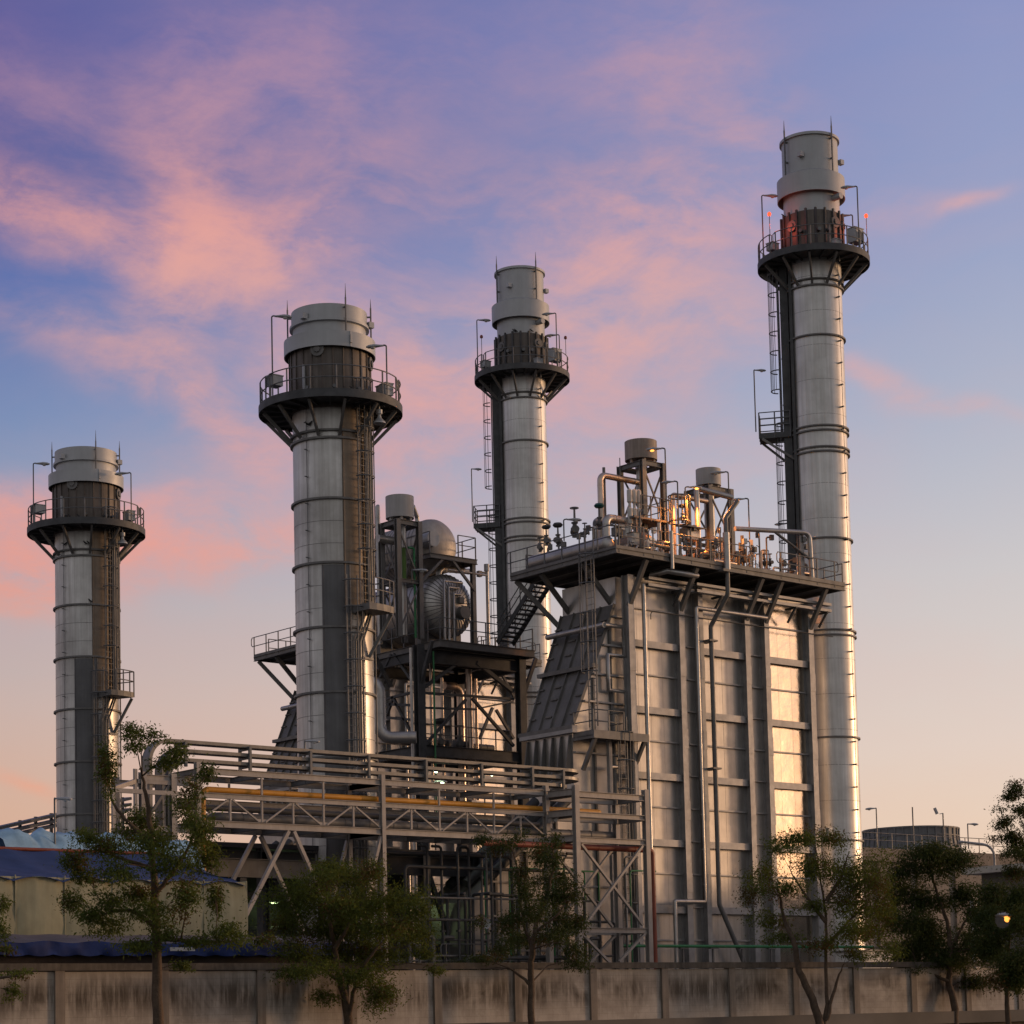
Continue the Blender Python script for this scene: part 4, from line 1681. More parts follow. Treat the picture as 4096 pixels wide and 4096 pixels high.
def cabinet_thing(label, k, x0, x1, y0, y1, v, mt=m_white, d=.4, roof=False, group='cabinets on the boiler platform'):
    a, e = at_v(k, x0, y1, v), at_v(k, x1, y0, v)
    e.z = a.z+(y1-y0)/CROP[k][2]/F*100
    t = thing('control_cabinet', label, 'cabinet', ((a.x+e.x)/2, v, a.z), group)
    b = MB()
    b.box(a.x, e.x, v, v+d, a.z, e.z)
    b.build('cabinet_body', mt, t)
    b = MB()
    b.box(a.x+.04, e.x-.04, v-.02, v, a.z+.05, e.z-.05)
    b.build('door', mt, t)
    b = MB()
    if roof:
        b.hexa([(a.x-.2, v-.3, e.z-.05), (e.x+.2, v-.3, e.z-.05), (e.x+.2, v+d+.1, e.z+.1), (a.x-.2, v+d+.1, e.z+.1)], [(a.x-.2, v-.3, e.z), (e.x+.2, v-.3, e.z), (e.x+.2, v+d+.1, e.z+.15), (a.x-.2, v+d+.1, e.z+.15)])
    else:
        b.box(a.x-.03, e.x+.03, v-.04, v+d+.02, e.z, e.z+.03)
    b.build('rain_cover', m_mid, t)
    b = MB()
    b.bar((a.x+.05, v+.1, DK), (a.x+.05, v+.1, a.z), .06)
    b.bar((e.x-.05, v+.1, DK), (e.x-.05, v+.1, a.z), .06)
    b.build('stand', m_mid, t)


cabinet_thing('white cabinet behind the platform rail below the three canisters', 'L', 1335, 1410, 1180, 1320, 71.6)
cabinet_thing('pale cabinet under a slanting rain roof left of the smaller silencer', 'M', 270, 410, 1115, 1250, 72.6, m_lag, .5, True)
cabinet_thing('small box on a post at the left of the round steam drum cover', 'L', 1140, 1195, 1120, 1210, 72.0, m_mid, .3, True)

# slim conduits and instrument stands crowding the platform
rnd = random.Random(8)
proto = None
for i in range(66):
    u, v = rnd.uniform(67.3, 81.6), rnd.choice((rnd.uniform(71.3, 72.6), rnd.uniform(72.6, 77.0)))
    h = rnd.choice((.5, .8, 1.1, 1.5, 2.0))
    if i < 5:
        t = thing('instrument_stand', 'slim pipe stand carrying a small instrument box among the gear on the boiler platform', 'stand', (u, v, DK), 'instrument stands on the boiler platform')
        b = MB()
        hh = (.6, .9, 1.2, 1.6, 2.1)[i]
        b.tube([(u, v, DK), (u, v, DK+hh), (u+.25, v, DK+hh)], .035+.01*(i % 3), 6, bend=.1)
        b.build('stem', m_lag if i % 2 else m_mid, t)
        b = MB()
        b.box(u+.18, u+.38, v-.08, v+.08, DK+hh-.14, DK+hh+.12)
        b.build('instrument_box', m_white if i % 3 == 0 else m_mid, t)
        b = MB()
        b.tube([(u+.1, v, DK), (u+.1, v, DK+hh*.7), (u-.2, v+.2, DK+hh*.7)], .02, 5, bend=.08)
        b.build('cable', m_dark, t)
        proto = (proto or [])+[t]
    else:
        clone(proto[i % 5], Vector((u, v, DK))-proto[i % 5].location, proto[0]['label'], rnd.uniform(0, 6.28))
# birds resting on the stacks
def bird(p, d):
    p = Vector(p)
    b = MB()
    d = Vector(d).normalized()
    up = Vector((0, 0, 1))
    s = d.cross(up)
    prof = [(-.16, .0, .012), (-.09, .03, .035), (0, .08, .055), (.05, .13, .045), (.085, .17, .035), (.115, .175, .012), (.14, .17, .004)]
    vs = []
    for x, z, r in prof:
        c = p+d*x*.9+up*(z+.06)
        vs += [c+s*(r*math.cos(k*math.pi/3))+(up*.8-d*.3)*(r*math.sin(k*math.pi/3)) for k in range(6)]
    fs = [(i*6+k, i*6+(k+1) % 6, (i+1)*6+(k+1) % 6, (i+1)*6+k) for i in range(len(prof)-1) for k in range(6)]
    b.add(vs, fs, True)
    b.bar(p+s*.015, p+s*.015+up*.07, .008)
    b.bar(p-s*.015, p-s*.015+up*.07, .008)
    return tag(b.build('bird', m_bird), 'small dark bird perched on a ledge of a stack', 'bird', 'birds perched on the stacks')


m_bird = mat('dark_feathers', (.02, .02, .022), .7)
I2, IR = s2i, sRi
for a, z, rr, mv in ((-36, zz('D', 905, 1505, 92.0)+.33, I2['R']+.06, O0), (-31, zz('D', 905, 1505, 92.0)+.33, I2['R']+.06, O0), (-33, zz('D', 905, 1505, 92.0)+.33, I2['R']+.06, DU1),
                     (4, zz('D', 905, 1505, 92.0)+.33, I2['R']+.06, DU1), (10, zz('D', 905, 1505, 92.0)+.33, I2['R']+.06, DU1), (12, zz('E', 645, 215, 92.0)+.05, I2['R']+.06, DU1),
                     (-28, IR['z_deck']+.12, IR['Rp']-.5, DUC), (-22, IR['z_deck']+.12, IR['Rp']-.5, DUC), (-8, zz('J', 830, 1040, 113.0)+.02, IR['R']+.15, DUC), (-4, zz('J', 830, 1040, 113.0)+.02, IR['R']+.15, DUC),
                     (32, zz('J', 830, 1040, 113.0)+.02, IR['R']+.15, DUC), (-70, zz('J', 830, 1040, 113.0)+.02, IR['R']+.15, O0), (20, I2['z_deck']+.12, I2['Rp']-.4, O0), (-2, I2['z_deck']+.12, I2['Rp']-.4, DU1), (-12, I2['z_deck']+.12, I2['Rp']-.4, DU1)):
    inf = I2 if (mv is DU1 or (mv is O0 and rr < 2.2 and z < 31)) else IR
    inf = IR if (mv is DUC or z > 36) else I2
    bird(inf['P'](rr, a, z)+mv, RGT*(1 if int(a) % 2 else -1)+FWD*.2)

# low pipe runs along the front of the deck and up the silencer frames
for i in range(12):
    u0 = 68.6+i*1.05
    L = (.9, 1.6, .7, 1.2)[i % 4]
    h = (.45, .7, .95, .3, .6)[i % 5]
    v = 71.5+.22*(i % 4)
    b = MB()
    b.tube([(u0, v, DK), (u0, v, DK+h), (u0+L, v, DK+h), (u0+L, v+.9, DK+h), (u0+L, v+.9, DK+h+.8+.2*(i % 3))], .055+.02*(i % 3), 8, bend=.12)
    tag(b.build('deck_pipe', (m_lag, m_mid, m_warm)[i % 3]), 'bent pipe run close behind the front railing of the boiler platform', 'pipe', 'bent pipes on the boiler platform')

# ------------------------------------------------------------------ drum tower between the two units
TV = 83.4
TU0 = at_v('G', 552, 700, TV+.2).x
TU1 = at_v('G', 1530, 700, TV+.2).x
TB = TV+5.2
TZ = at_v('F', 1000, 1640, TV-.1).z          # lower deck
t_tower = thing('drum_tower', 'dark steel tower of decks, braces and railings carrying the big lagged tanks', 'steel tower', ((TU0+TU1)/2, TV, 0))


def build_tower(t):
    tz = TZ
    zb = at_v('G', 1000, 1235, TV).z
    for u in (TU0, TU1):
        for v in (TV+.2, TB):
            b = MB()
            b.hcol(u, v, 0, tz-.2, .42, .42, .05)
            b.build('column', m_dark, t)
    for v in (TV+.2, TB):
        for z, h in ((tz-.75, .6), (zb, .55)):
            b = MB()
            b.ibeam((TU0+.2, v, z), (TU1-.2, v, z), .25, h, t=.03)
            b.build('beam', m_dark, t)
    for u in (TU0, TU1):
        for z in (tz-.75, zb):
            b = MB()
            b.ibeam((u, TV+.4, z), (u, TB-.2, z), .25, .5, t=.03)
            b.build('beam', m_dark, t)

    def brace(k, p, q, w=.16, v=TV+.25, mt=m_dark):
        a, e = at_v(k, *p, v), at_v(k, *q, v)
        b = MB()
        b.bar(a, e, w, w)
        b.build('brace', mt, t)
    brace('G', (600, 600), (940, 350))
    brace('G', (1100, 365), (1450, 640), .2)
    brace('G', (610, 1150), (1000, 720), .13)
    brace('G', (1060, 710), (1460, 1170), .14)
    brace('G', (590, 655), (1460, 715), .12)
    brace('G', (600, 800), (1100, 815), .1)
    brace('G', (1300, 390), (1460, 690), .12, TB)
    brace('G', (1110, 660), (1200, 460), .1, TB)
    brace('G', (1130, 1100), (1255, 800), .14, TB)
    brace('G', (1290, 820), (1460, 1100), .14, TB)
    brace('G', (1080, 815), (1460, 735), .09, TB)
    for (p, q) in (((300, 280), (465, 520)), ((290, 690), (465, 1030)), ((230, 890), (300, 690)), ((230, 715), (465, 655)), ((230, 765), (465, 775)), ((170, 510), (280, 285)), ((240, 895), (465, 915))):
        a, e = at_u('G', *p, TU0), at_u('G', *q, TU0)
        b = MB()
        b.bar(a, e, .13, .13)
        b.build('brace', m_dark, t)
    # knee braces below the overhanging deck
    for (p, q) in (((TU0, TV+.1, tz-2.2), (TU0-.1, TV-1.0, tz-.2)), ((TU1, TV+.1, tz-2.4), (TU1+.9, TV, tz-.25)), ((TU0, TV+2.5, tz-2.0), (TU0-1.2, TV+2.5, tz-.2))):
        b = MB()
        b.bar(p, q, .15, .18)
        b.build('knee_brace', m_dark, t)
    # lower deck
    n = at_z('F', 690, 1598, tz)
    r_ = at_z('F', 1672, 1690, tz)
    du0, dv0, du1, dv1 = n.x, min(n.y, r_.y)+.1, r_.x, TB+1.0
    b = MB()
    b.box(du0, du1, dv0, dv1, tz-.06, tz)
    b.build('lower_deck', m_dark, t)
    dk = t.children[-1]
    b = MB()
    b.ibeam((du0, dv0, tz-.2), (du1, dv0, tz-.2), .16, .36)
    b.ibeam((du0, dv0, tz-.2), (du0, dv1, tz-.2), .16, .36)
    b.ibeam((du1, dv0, tz-.2), (du1, dv1, tz-.2), .16, .36)
    for i in range(1, 7):
        v = dv0+(dv1-dv0)*i/7
        b.ibeam((du0, v, tz-.18), (du1, v, tz-.18), .12, .26)
    b.build('deck_frame', m_mid, dk)
    b = MB()
    rail_line(b, [(du0+.05, dv1, tz), (du0+.05, dv0+.05, tz), (du1-1.2, dv0+.05, tz)], 1.1, 1.0)
    rail_line(b, [(du1-.05, dv0+.05, tz), (du1-.05, dv1, tz)], 1.1, 1.0)
    b.build('railing', m_rail, dk)
    # upper deck
    uz = at_v('F', 1100, 815, TV+.3).z
    eu = at_v('F', 1103, 815, TV+.3).x
    b = MB()
    b.box(du0+.3, eu, TV+.3, TB+.5, uz-.05, uz)
    b.build('upper_deck', m_dark, t)
    dk2 = t.children[-1]
    b = MB()
    for p, q in (((du0+.3, TV+.3), (eu, TV+.3)), ((du0+.3, TB+.5), (eu, TB+.5)), ((du0+.3, TV+.3), (du0+.3, TB+.5)), ((eu, TV+.3), (eu, TB+.5))):
        b.ibeam((*p, uz-.14), (*q, uz-.14), .14, .24)
    b.build('deck_frame', m_mid, dk2)
    b = MB()
    rail_line(b, [(du0+2.1, TV+.32, uz), (eu-.05, TV+.32, uz), (eu-.05, TB+.4, uz), (du0+.3, TB+.4, uz), (du0+.35, TV+.4, uz)], 1.1, 1.0)
    b.build('railing', m_rail, dk2)
    for u, v in ((eu-.15, TV+.45), (eu-.15, TB+.3), (du0+.4, TB+.3)):
        b = MB()
        b.hcol(u, v, tz, uz-.25, .22, .22, .03)
        b.build('column', m_mid, t)
    a, e = at_v('F', 560, 1040, TV+.35), at_v('F', 785, 800, TV+.35)
    for p, q in ((a, e), (at_v('F', 850, 800, TV+.35), at_v('F', 1085, 1120, TV+.35))):
        b = MB()
        b.bar(p, q, .12, .12)
        b.build('brace', m_mid, t)
    return du0, dv0, du1, dv1, uz, eu


TD = build_tower(t_tower)


m_drum = mat('matt_lagging', (.42, .39, .36), .55, .6, .2, 1.5, streak=.3)


def tower_drums():
    du0, dv0, du1, dv1, uz, eu = TD
    # the big tank with its gored dished end
    c = at_v('F', 878, 1250, TV+.35)
    R = at_v('F', 868, 955, TV+.5).z-c.z
    R *= 1.02
    t = thing('storage_tank', 'big lagged tank on the tower with a round gored end facing right', 'tank', (c.x, TV+3, TZ))
    v0 = TV+.95
    b = MB()
    b.lathe([(R, v0), (R, TB+.9)], (c.x, 0, c.z), 56, axis='y')
    b.dome((c.x, v0, c.z), R, R*.38, 'y', -1, 56, 10)
    b.dome((c.x, TB+.9, c.z), R, R*.38, 'y', 1, 56, 10)
    b.build('shell', m_lag, t)
    for i in range(40):
        a = 2*math.pi*i/40
        b = MB()
        pts = []
        for k in range(7):
            w = k/7.5*math.pi/2
            rr, h = R*math.cos(w)+.008, R*.38*math.sin(w)+.008
            pts.append((c.x+rr*math.cos(a), v0-h, c.z+rr*math.sin(a)))
        b.tube(pts, .016, 4, caps=False)
        b.build('seam', m_mid, t)
    for i in range(7):
        b = MB()
        b.lathe([(R, v0+.3+i*.7), (R+.015, v0+.3+i*.7), (R+.015, v0+.34+i*.7), (R, v0+.34+i*.7)], (c.x, 0, c.z), 56, axis='y')
        b.build('seam', m_mid, t)
    q = at_v('F', 985, 1330, TV+.2)
    b = MB()
    b.tube([(q.x-.05, v0-.2, q.z), (q.x-.05, TV+.05, q.z)], .33, 24)
    b.build('end_cover', m_mid, t)
    q2 = at_v('F', 955, 1210, TV+.2)
    b = MB()
    b.box(q2.x-.15, q2.x+.15, TV+.15, v0-.1, q2.z-.15, q2.z+.15)
    b.build('gauge_box', m_mid, t)
    for i, (x, xe, yt) in enumerate(((785, 975, 1020), (830, 940, 1082), (880, 960, 1148))):
        p0, p1 = at_v('F', x, yt, TV+.25), at_v('F', xe, yt+25, TV+.25)
        b = MB()
        b.tube([(p0.x, TV+.25, TZ+.02), (p0.x, TV+.25, p0.z), (p1.x-.1, TV+.25, p0.z), (p1.x+.1, TV+.6, p0.z+.15)], .07, 8)
        b.build('pipe', m_lag, t)
    for v in (TV+1.6, TB-.2):
        b = MB()
        b.box(c.x-R*.8, c.x+R*.8, v-.2, v+.2, TZ, c.z-R*.6)
        b.build('saddle', m_mid, t)
    # upper drum
    c2 = at_v('F', 640, 700, TV+2.2)
    R2 = at_v('F', 640, 445, TV+2.2).z-c2.z
    t = thing('deaerator_drum', 'upper lagged drum with ringed shell and a stubby capped nozzle', 'tank', (c2.x, TV+3.4, c2.z-R2))
    b = MB()
    b.lathe([(R2, TV+1.8), (R2, TB+.2)], (c2.x, 0, c2.z), 48, axis='y')
    b.dome((c2.x, TV+1.8, c2.z), R2, R2*.5, 'y', -1, 48, 8)
    b.dome((c2.x, TB+.2, c2.z), R2, R2*.5, 'y', 1, 48, 8)
    b.build('shell', m_drum, t)
    for i in range(12):
        b = MB()
        y = TV+1.9+i*.29
        b.lathe([(R2, y), (R2+.015, y), (R2+.015, y+.025), (R2, y+.025)], (c2.x, 0, c2.z), 48, axis='y')
        b.build('seam', m_mid, t)
    q = at_v('F', 725, 610, TV+.5)
    b = MB()
    b.tube([(q.x-.1, TV+1.9, q.z), (q.x-.1, TV+.7, q.z)], .40, 24)
    b.disc((q.x-.1, TV+.69, q.z), .36, 'y', 24)
    b.build('nozzle', m_collar, t)
    # silencer frame at the front left of the tower
    p = at_v('F', 365, 420, TV+.6)
    ua, ub = at_v('F', 325, 700, TV-.2).x, at_v('F', 533, 700, TV-.2).x
    z1 = at_v('F', 325, 420, TV-.2).z
    cxs, cys = (ua+ub)/2+.1, TV+.45
    r = (at_v('F', 485, 300, cys).x-at_v('F', 243, 300, cys).x)/2*.79
    h = at_v('F', 365, 215, cys).z-z1
    silencer('large grey drum on a steel frame at the left of the drum tower', cxs, cys, ub-ua, 1.3, TZ, z1, r, h, m_sil)
    # pipes round the drums
    GT = 'pipes on the drum tower'
    a, e = at_v('F', 100, 650, TV+1.6), at_v('F', 365, 480, TV+.7)
    pipe_thing('steam_pipe', 'fat ribbed elbow pipe bending up below the tower silencer', 'pipe', [(a.x-.3, TV+.8, a.z), (e.x, TV+.8, a.z), (e.x, TV+.8, e.z+.1)], .21, m_lag, .4, GT, joints=.45)
    a, e = at_v('F', 100, 340, TV+2.6), at_v('F', 245, 325, TV+2.6)
    pipe_thing('vent_pipe', 'pipe rising at the left of the tower silencer and bending into it', 'pipe', [(a.x, TV+2.2, TZ), (a.x, TV+2.2, a.z+.1), (cxs, TV+2.2, a.z+.1)], .115, m_lag, .3, GT, joints=1.0)
    a, e = at_v('F', 575, 440, TV+2.0), at_v('F', 490, 310, TV+2.0)
    pipe_thing('vent_pipe', 'short bent pipe between the tower silencer and the upper drum', 'pipe', [(a.x, TV+2.4, a.z-.3), (a.x, TV+2.4, a.z+.25), (e.x-.1, TV+1.9, e.z)], .12, m_lag, .15, GT)
    a, e = at_v('F', 460, 1000, TV-.35), at_v('F', 460, 690, TV-.35)
    pipe_thing('green_pipe', 'thick green upright pipe inside the tower silencer frame', 'pipe', [(a.x, TV+.1, a.z), (a.x, TV+.1, e.z)], .10, mat('moss_green_paint', (.08, .17, .02), .5), 0, GT)
    pipe_thing('vent_pipe', 'grey upright pipe above the thick green one', 'pipe', [(a.x, TV+.1, e.z+.02), (a.x, TV+.1, z1-.2)], .115, m_lag, 0, GT)
    a, e = at_v('F', 550, 1560, TV-.4), at_v('F', 550, 700, TV-.4)
    pipe_thing('green_pipe', 'slim green pipe climbing the front of the drum tower', 'pipe', [(a.x, TV-.1, TZ+.05), (a.x, TV-.1, e.z), (a.x-.35, TV-.1, e.z)], .06, m_green, .1, GT)
    q, e = at_v('G', 690, 250, TV-.1), at_v('G', 720, 1280, TV-.1)
    pipe_thing('green_pipe', 'thin green pipe hanging down inside the tower base', 'pipe', [(q.x, TV-.05, q.z), (q.x, TV-.05, e.z-3)], .045, m_green, 0, GT)
    q = at_v('G', 471, 220, TV-.1)
    pipe_thing('drain_pipe', 'pale pipe beside the left column of the drum tower', 'pipe', [(q.x, TV-.05, .1), (q.x, TV-.05, q.z)], .075, m_lag, 0, GT, joints=1.6)
    for x, y0, w, nm in ((655, 360, .07, 'first'), (765, 510, .08, 'second'), (1025, 430, .16, 'thick'), (1092, 520, .085, 'last')):
        q = at_v('G', x, y0, TV+1.5)
        pipe_thing('riser', nm+' of the bare upright pipes seen inside the tower base', 'pipe', [(q.x, TV+1.5, 11), (q.x, TV+1.5, q.z)], w, m_warm, 0, GT, joints=1.2)
    q, e = at_v('G', 790, 585, TV+2.2), at_v('G', 955, 1090, TV+2.2)
    pipe_thing('steam_pipe', 'fat pipe bent like a hook inside the tower base', 'pipe', [(q.x, TV+2.2, q.z), (e.x, TV+2.2, q.z), (e.x, TV+2.2, 11)], .2, m_warm, .45, GT, joints=1.0)
    q, e = at_u('G', 160, 545, TU0-.2), at_v('G', 470, 1095, TV+2)
    a = at_d('G', 165, 760, 104)
    z0 = at_d('G', 300, 1090, 104).z
    z1p = at_d('G', 165, 540, 104).z
    rt = at_d('G', 520, 1090, 104)
    pipe_thing('steam_pipe', 'silvery fat pipe curving down beside the thick stack into the tower', 'pipe', [(a.x-2.4, a.y+1.8, z1p), (a.x, a.y, z1p), (a.x, a.y, z0), (rt.x, rt.y, z0)], .30, m_lag, .6, GT, joints=.8)
    # level pipes and a vessel on the lower floor
    zf = at_v('G', 1000, 1235, TV).z+.3
    t = thing('service_floor', 'low grated floor with railing and pump gear inside the tower base', 'platform', (TU0+3, TV+2, zf))
    b = MB()
    b.box(TU0+.3, TU1-.3, TV+.6, TB-.3, zf-.08, zf)
    b.build('floor', m_dark, t)
    b = MB()
    rail_line(b, [(TU0+.4, TV+.65, zf), (TU1-.4, TV+.65, zf)], 1.1, 1.0)
    rail_line(b, [(TU0+.4, TB-.4, zf), (TU1-.4, TB-.4, zf)], 1.1, 1.0)
    b.build('railing', m_rail, t)
    for i, u in enumerate((TU0+1.0, TU0+2.4, TU0+3.6)):
        valve((u, TV+1.6, zf), 1.3, ('leftmost', 'middle', 'rightmost')[i]+' valve on the floor inside the tower base', 'valves inside the tower base', wheel=i != 1)
    pipe_thing('level_pipe', 'level lagged pipe running across the floor of the tower base', 'pipe', [(TU0+.3, TV+2.3, zf+.4), (TU1-.2, TV+2.3, zf+.4)], .18, m_mid, 0, GT, joints=1.0)
    # bright post right of the tank, with a small canister on top
    a = at_v('F', 1215, 1500, TV+1.2)
    e = at_v('F', 1205, 930, TV+1.2)
    t = thing('vent_post', 'pale upright pipe with a canister head right of the big tank', 'pipe', (a.x, TV+1.2, TZ))
    b = MB()
    b.tube([(a.x, TV+1.2, TZ), (a.x, TV+1.2, e.z)], .085, 10)
    b.build('pipe', m_lag, t)
    b = MB()
    b.tube([(a.x-.02, TV+1.2, e.z), (a.x-.02, TV+1.2, e.z+.36)], .14, 12)
    b.build('canister', m_collar, t)
    b = MB()
    b.tube([(a.x, TV+1.2, e.z-.1), (a.x-.45, TV+1.2, e.z-.1)], .05, 6)
    b.box(a.x-.62, a.x-.40, TV+1.1, TV+1.3, e.z-.35, e.z-.05)
    b.build('bracket', m_mid, t)
    # level pipe below the upper deck
    p0, p1 = at_v('F', 770, 920, TV+1.0), at_v('F', 1085, 925, TV+1.0)
    pipe_thing('steam_pipe', 'ribbed pipe leaving the top of the big tank towards the right', 'pipe', [(p0.x, TV+1.3, p0.z-.5), (p0.x, TV+1.3, p0.z+.12), (p1.x, TV+1.3, p1.z)], .15, m_lag, .3, GT, joints=.4)
    p0, p1 = at_v('F', 830, 915, TV+.4), at_v('F', 1190, 945, TV+.4)
    pipe_thing('steam_pipe', 'thin level pipe below the edge of the upper tower deck', 'pipe', [(p0.x, TV+.4, p0.z), (p1.x, TV+.4, p0.z)], .06, m_lag, 0, GT)
    p = at_v('F', 490, 1040, TV-.3)
    lamp((p.x, TV-.2, p.z), at_v('F', 490, 915, TV-.3).z, RGT, 'short lamp on the frame of the tower silencer', 'lamps on the tower', size=.75, arm=.1)


tower_drums()


# stairs from the boiler platform down to the tower
def stairs():
    uc, w, v0, v1 = 69.42, 1.0, 79.15, 82.0
    t = thing('open_stairs', 'open steel stairs climbing from the drum tower to the boiler platform', 'stairs', (uc, (v0+v1)/2, TZ))
    top, bot = Vector((0, v0, PZ+.25)), Vector((0, v1, TZ))
    for s, nm in ((-1, 'left'), (1, 'right')):
        d = Vector((uc+s*w/2, 0, 0))
        b = MB()
        b.bar(top+d, bot+d, .06, .26)
        b.build('stringer', m_dark, t)
        b = MB()
        for h in (1.0, .55):
            b.tube([top+d+Vector((0, 0, h)), bot+d+Vector((0, 0, h))], .028, 5)
        for i in range(4):
            p = (top+d).lerp(bot+d, (i+.3)/3.6)
            b.bar(p, p+Vector((0, 0, 1.0)), .045)
        b.build('handrail', m_rail, t)
    n = 13
    for i in range(n):
        p = top.lerp(bot, (i+.5)/n)
        b = MB()
        b.box(uc-w/2, uc+w/2, p.y-.13, p.y+.13, p.z-.02, p.z+.02)
        b.build('tread', m_dark, t)


stairs()

# ------------------------------------------------------------------ pipe bridge
BV, BW = 69.9, 2.3
BU = [at_v('S', 408, 600, BV).x, at_v('T', 277, 700, BV).x, at_v('T', 1683, 700, BV).x]
m_beam = mat('primed_steel', (.36, .33, .305), .55, .2, .16, 1.5, streak=.25)


def build_bridge():
    t = thing('pipe_bridge', 'long galvanised truss bridge on tall posts carrying pipes across the plant', 'pipe bridge', (BU[1], BV, 0))
    zt, zm, zb = 9.55, 8.63, 7.55
    B2 = BV+BW
    for v in (BV, B2):
        for u in BU:
            b = MB()
            b.hcol(u, v, 0, 9.86 if v == BV else 9.8, .18, .22, .02)
            b.build('post', m_beam, t)
        for a, e in zip(BU[:-1], BU[1:]):
            for z, h in ((zt, .24), (zm, .20), (zb, .25)):
                b = MB()
                b.ibeam((a+.11, v, z), (e-.11, v, z), .16, h, t=.022)
                b.build('chord', m_beam, t)
            n = 6
            for k in range(1, n):
                u = a+(e-a)*k/n
                b = MB()
                b.bar((u, v, zb+.15), (u, v, zm-.12), .075, .07)
                b.build('strut', m_beam, t)
                if k % 2 == 0:
                    b = MB()
                    b.bar((u, v, zm+.12), (u, v, zt-.14), .075, .07)
                    b.build('strut', m_beam, t)
            for k in range(n):
                u0, u1 = a+(e-a)*k/n, a+(e-a)*(k+1)/n
                lo, hi = zb+.16, zm-.13
                b = MB()
                if k % 2 == 0:
                    b.bar((u0+.15, v-.02, lo), (u1-.1, v-.02, hi), .06, .06)
                    b.box(u1-.22, u1+.22, v-.02, v+.02, hi-.1, hi)
                else:
                    b.bar((u0+.1, v-.02, hi), (u1-.15, v-.02, lo), .06, .06)
                    b.box(u1-.22, u1+.22, v-.02, v+.02, lo, lo+.1)
                b.build('diagonal', m_beam, t)
    for a, e in zip(BU[:-1], BU[1:]):
        for k in range(7):
            u = a+(e-a)*k/6
            for z in ((zt, zb) if k % 2 == 0 else (zb,)):
                b = MB()
                b.ibeam((u, BV+.09, z-.02), (u, B2-.09, z-.02), .12, .2)
                b.build('cross_beam', m_mid, t)
    for v in (BV, B2):
        ap = at_v('S', 1210, 940, BV)
        for (k, x, y) in (('S', 800, 1700), ('S', 1480, 1500)):
            f = at_v(k, x, y, BV)
            d = (f-Vector((ap.x, BV, zb)))
            d = d*(7.45/abs(d.z))
            b = MB()
            s = .12 if d.x > 0 else -.12
            b.bar((ap.x+s, v, zb-.15), (ap.x+s+d.x, v, zb-.15+d.z*.985), .16, .14)
            b.build('raking_leg', m_beam, t)
        ap2 = (BU[1], zb-.3)
        b = MB()
        b.bar((BU[1]-.1, v, zb-.2), (BU[1]-2.4, v, .1), .14, .12)
        b.build('raking_leg', m_beam, t)
    # tower at the right end, one step nearer
    v2 = 68.35
    a, e = at_v('U', 775, 490, v2), at_v('U', 1315, 525, v2)
    for v in (v2, v2+1.9):
        for u in (a.x, e.x):
            b = MB()
            b.hcol(u, v, 0, a.z+.15, .24, .24, .022)
            b.build('post', m_beam, t)
        for y, h in ((550, .26), (705, .22), (898, .24), (1588, .22)):
            z = at_v('U', 1050, y, v2).z
            b = MB()
            b.ibeam((a.x+.15, v, z), (e.x-.15, v, z), .2, h, t=.022)
            b.build('chord', m_beam, t)
        for (p, q) in (((825, 920), (1300, 1545)), ((1290, 935), (835, 1560)), ((830, 1612), (1060, 1850)), ((1310, 1612), (1110, 1830))):
            p, q = at_v('U', *p, v2), at_v('U', *q, v2)
            b = MB()
            o = Vector((0, (v-v2)+(.05 if p.x < q.x else -.03), 0))
            b.bar(p+o, q+o, .12, .10)
            b.build('diagonal', m_beam, t)
    for u in (a.x, e.x):
        for y in (550, 705, 898, 1588):
            z = at_v('U', 1050, y, v2).z
            b = MB()
            b.ibeam((u, v2+.14, z), (u, v2+1.76, z), .16, .24)
            b.build('cross_beam', m_mid, t)
    # beam from the bridge forward to the tower
    for z in (9.47, 8.6, 7.5):
        b = MB()
        b.ibeam((BU[2], BV-.14, z), (a.x-.1, v2+.1, z), .15, .28)
        b.build('cross_beam', m_beam, t)
    # floodlight bracket
    return a.x, e.x


RT = build_bridge()
v = 69.75
q = at_v('T', 1720, 830, v)
t = thing('floodlight', 'small floodlight on a bracket near the right post of the pipe bridge', 'floodlight', (q.x, v-.1, q.z))
b = MB()
b.box(q.x-.16, q.x+.05, v-.2, v, q.z-.08, q.z+.12)
b.build('bracket', m_beam, t)
b = MB()
b.bar((q.x+.1, v-.15, q.z), (q.x+.28, v-.25, q.z+.26), .22, .12)
b.build('lamp_head', m_lag, t)

# cable trays sweeping along the bridge
m_tray = mat('tray_steel', (.235, .22, .20), .5, .5, .2, 2.0, streak=.2)


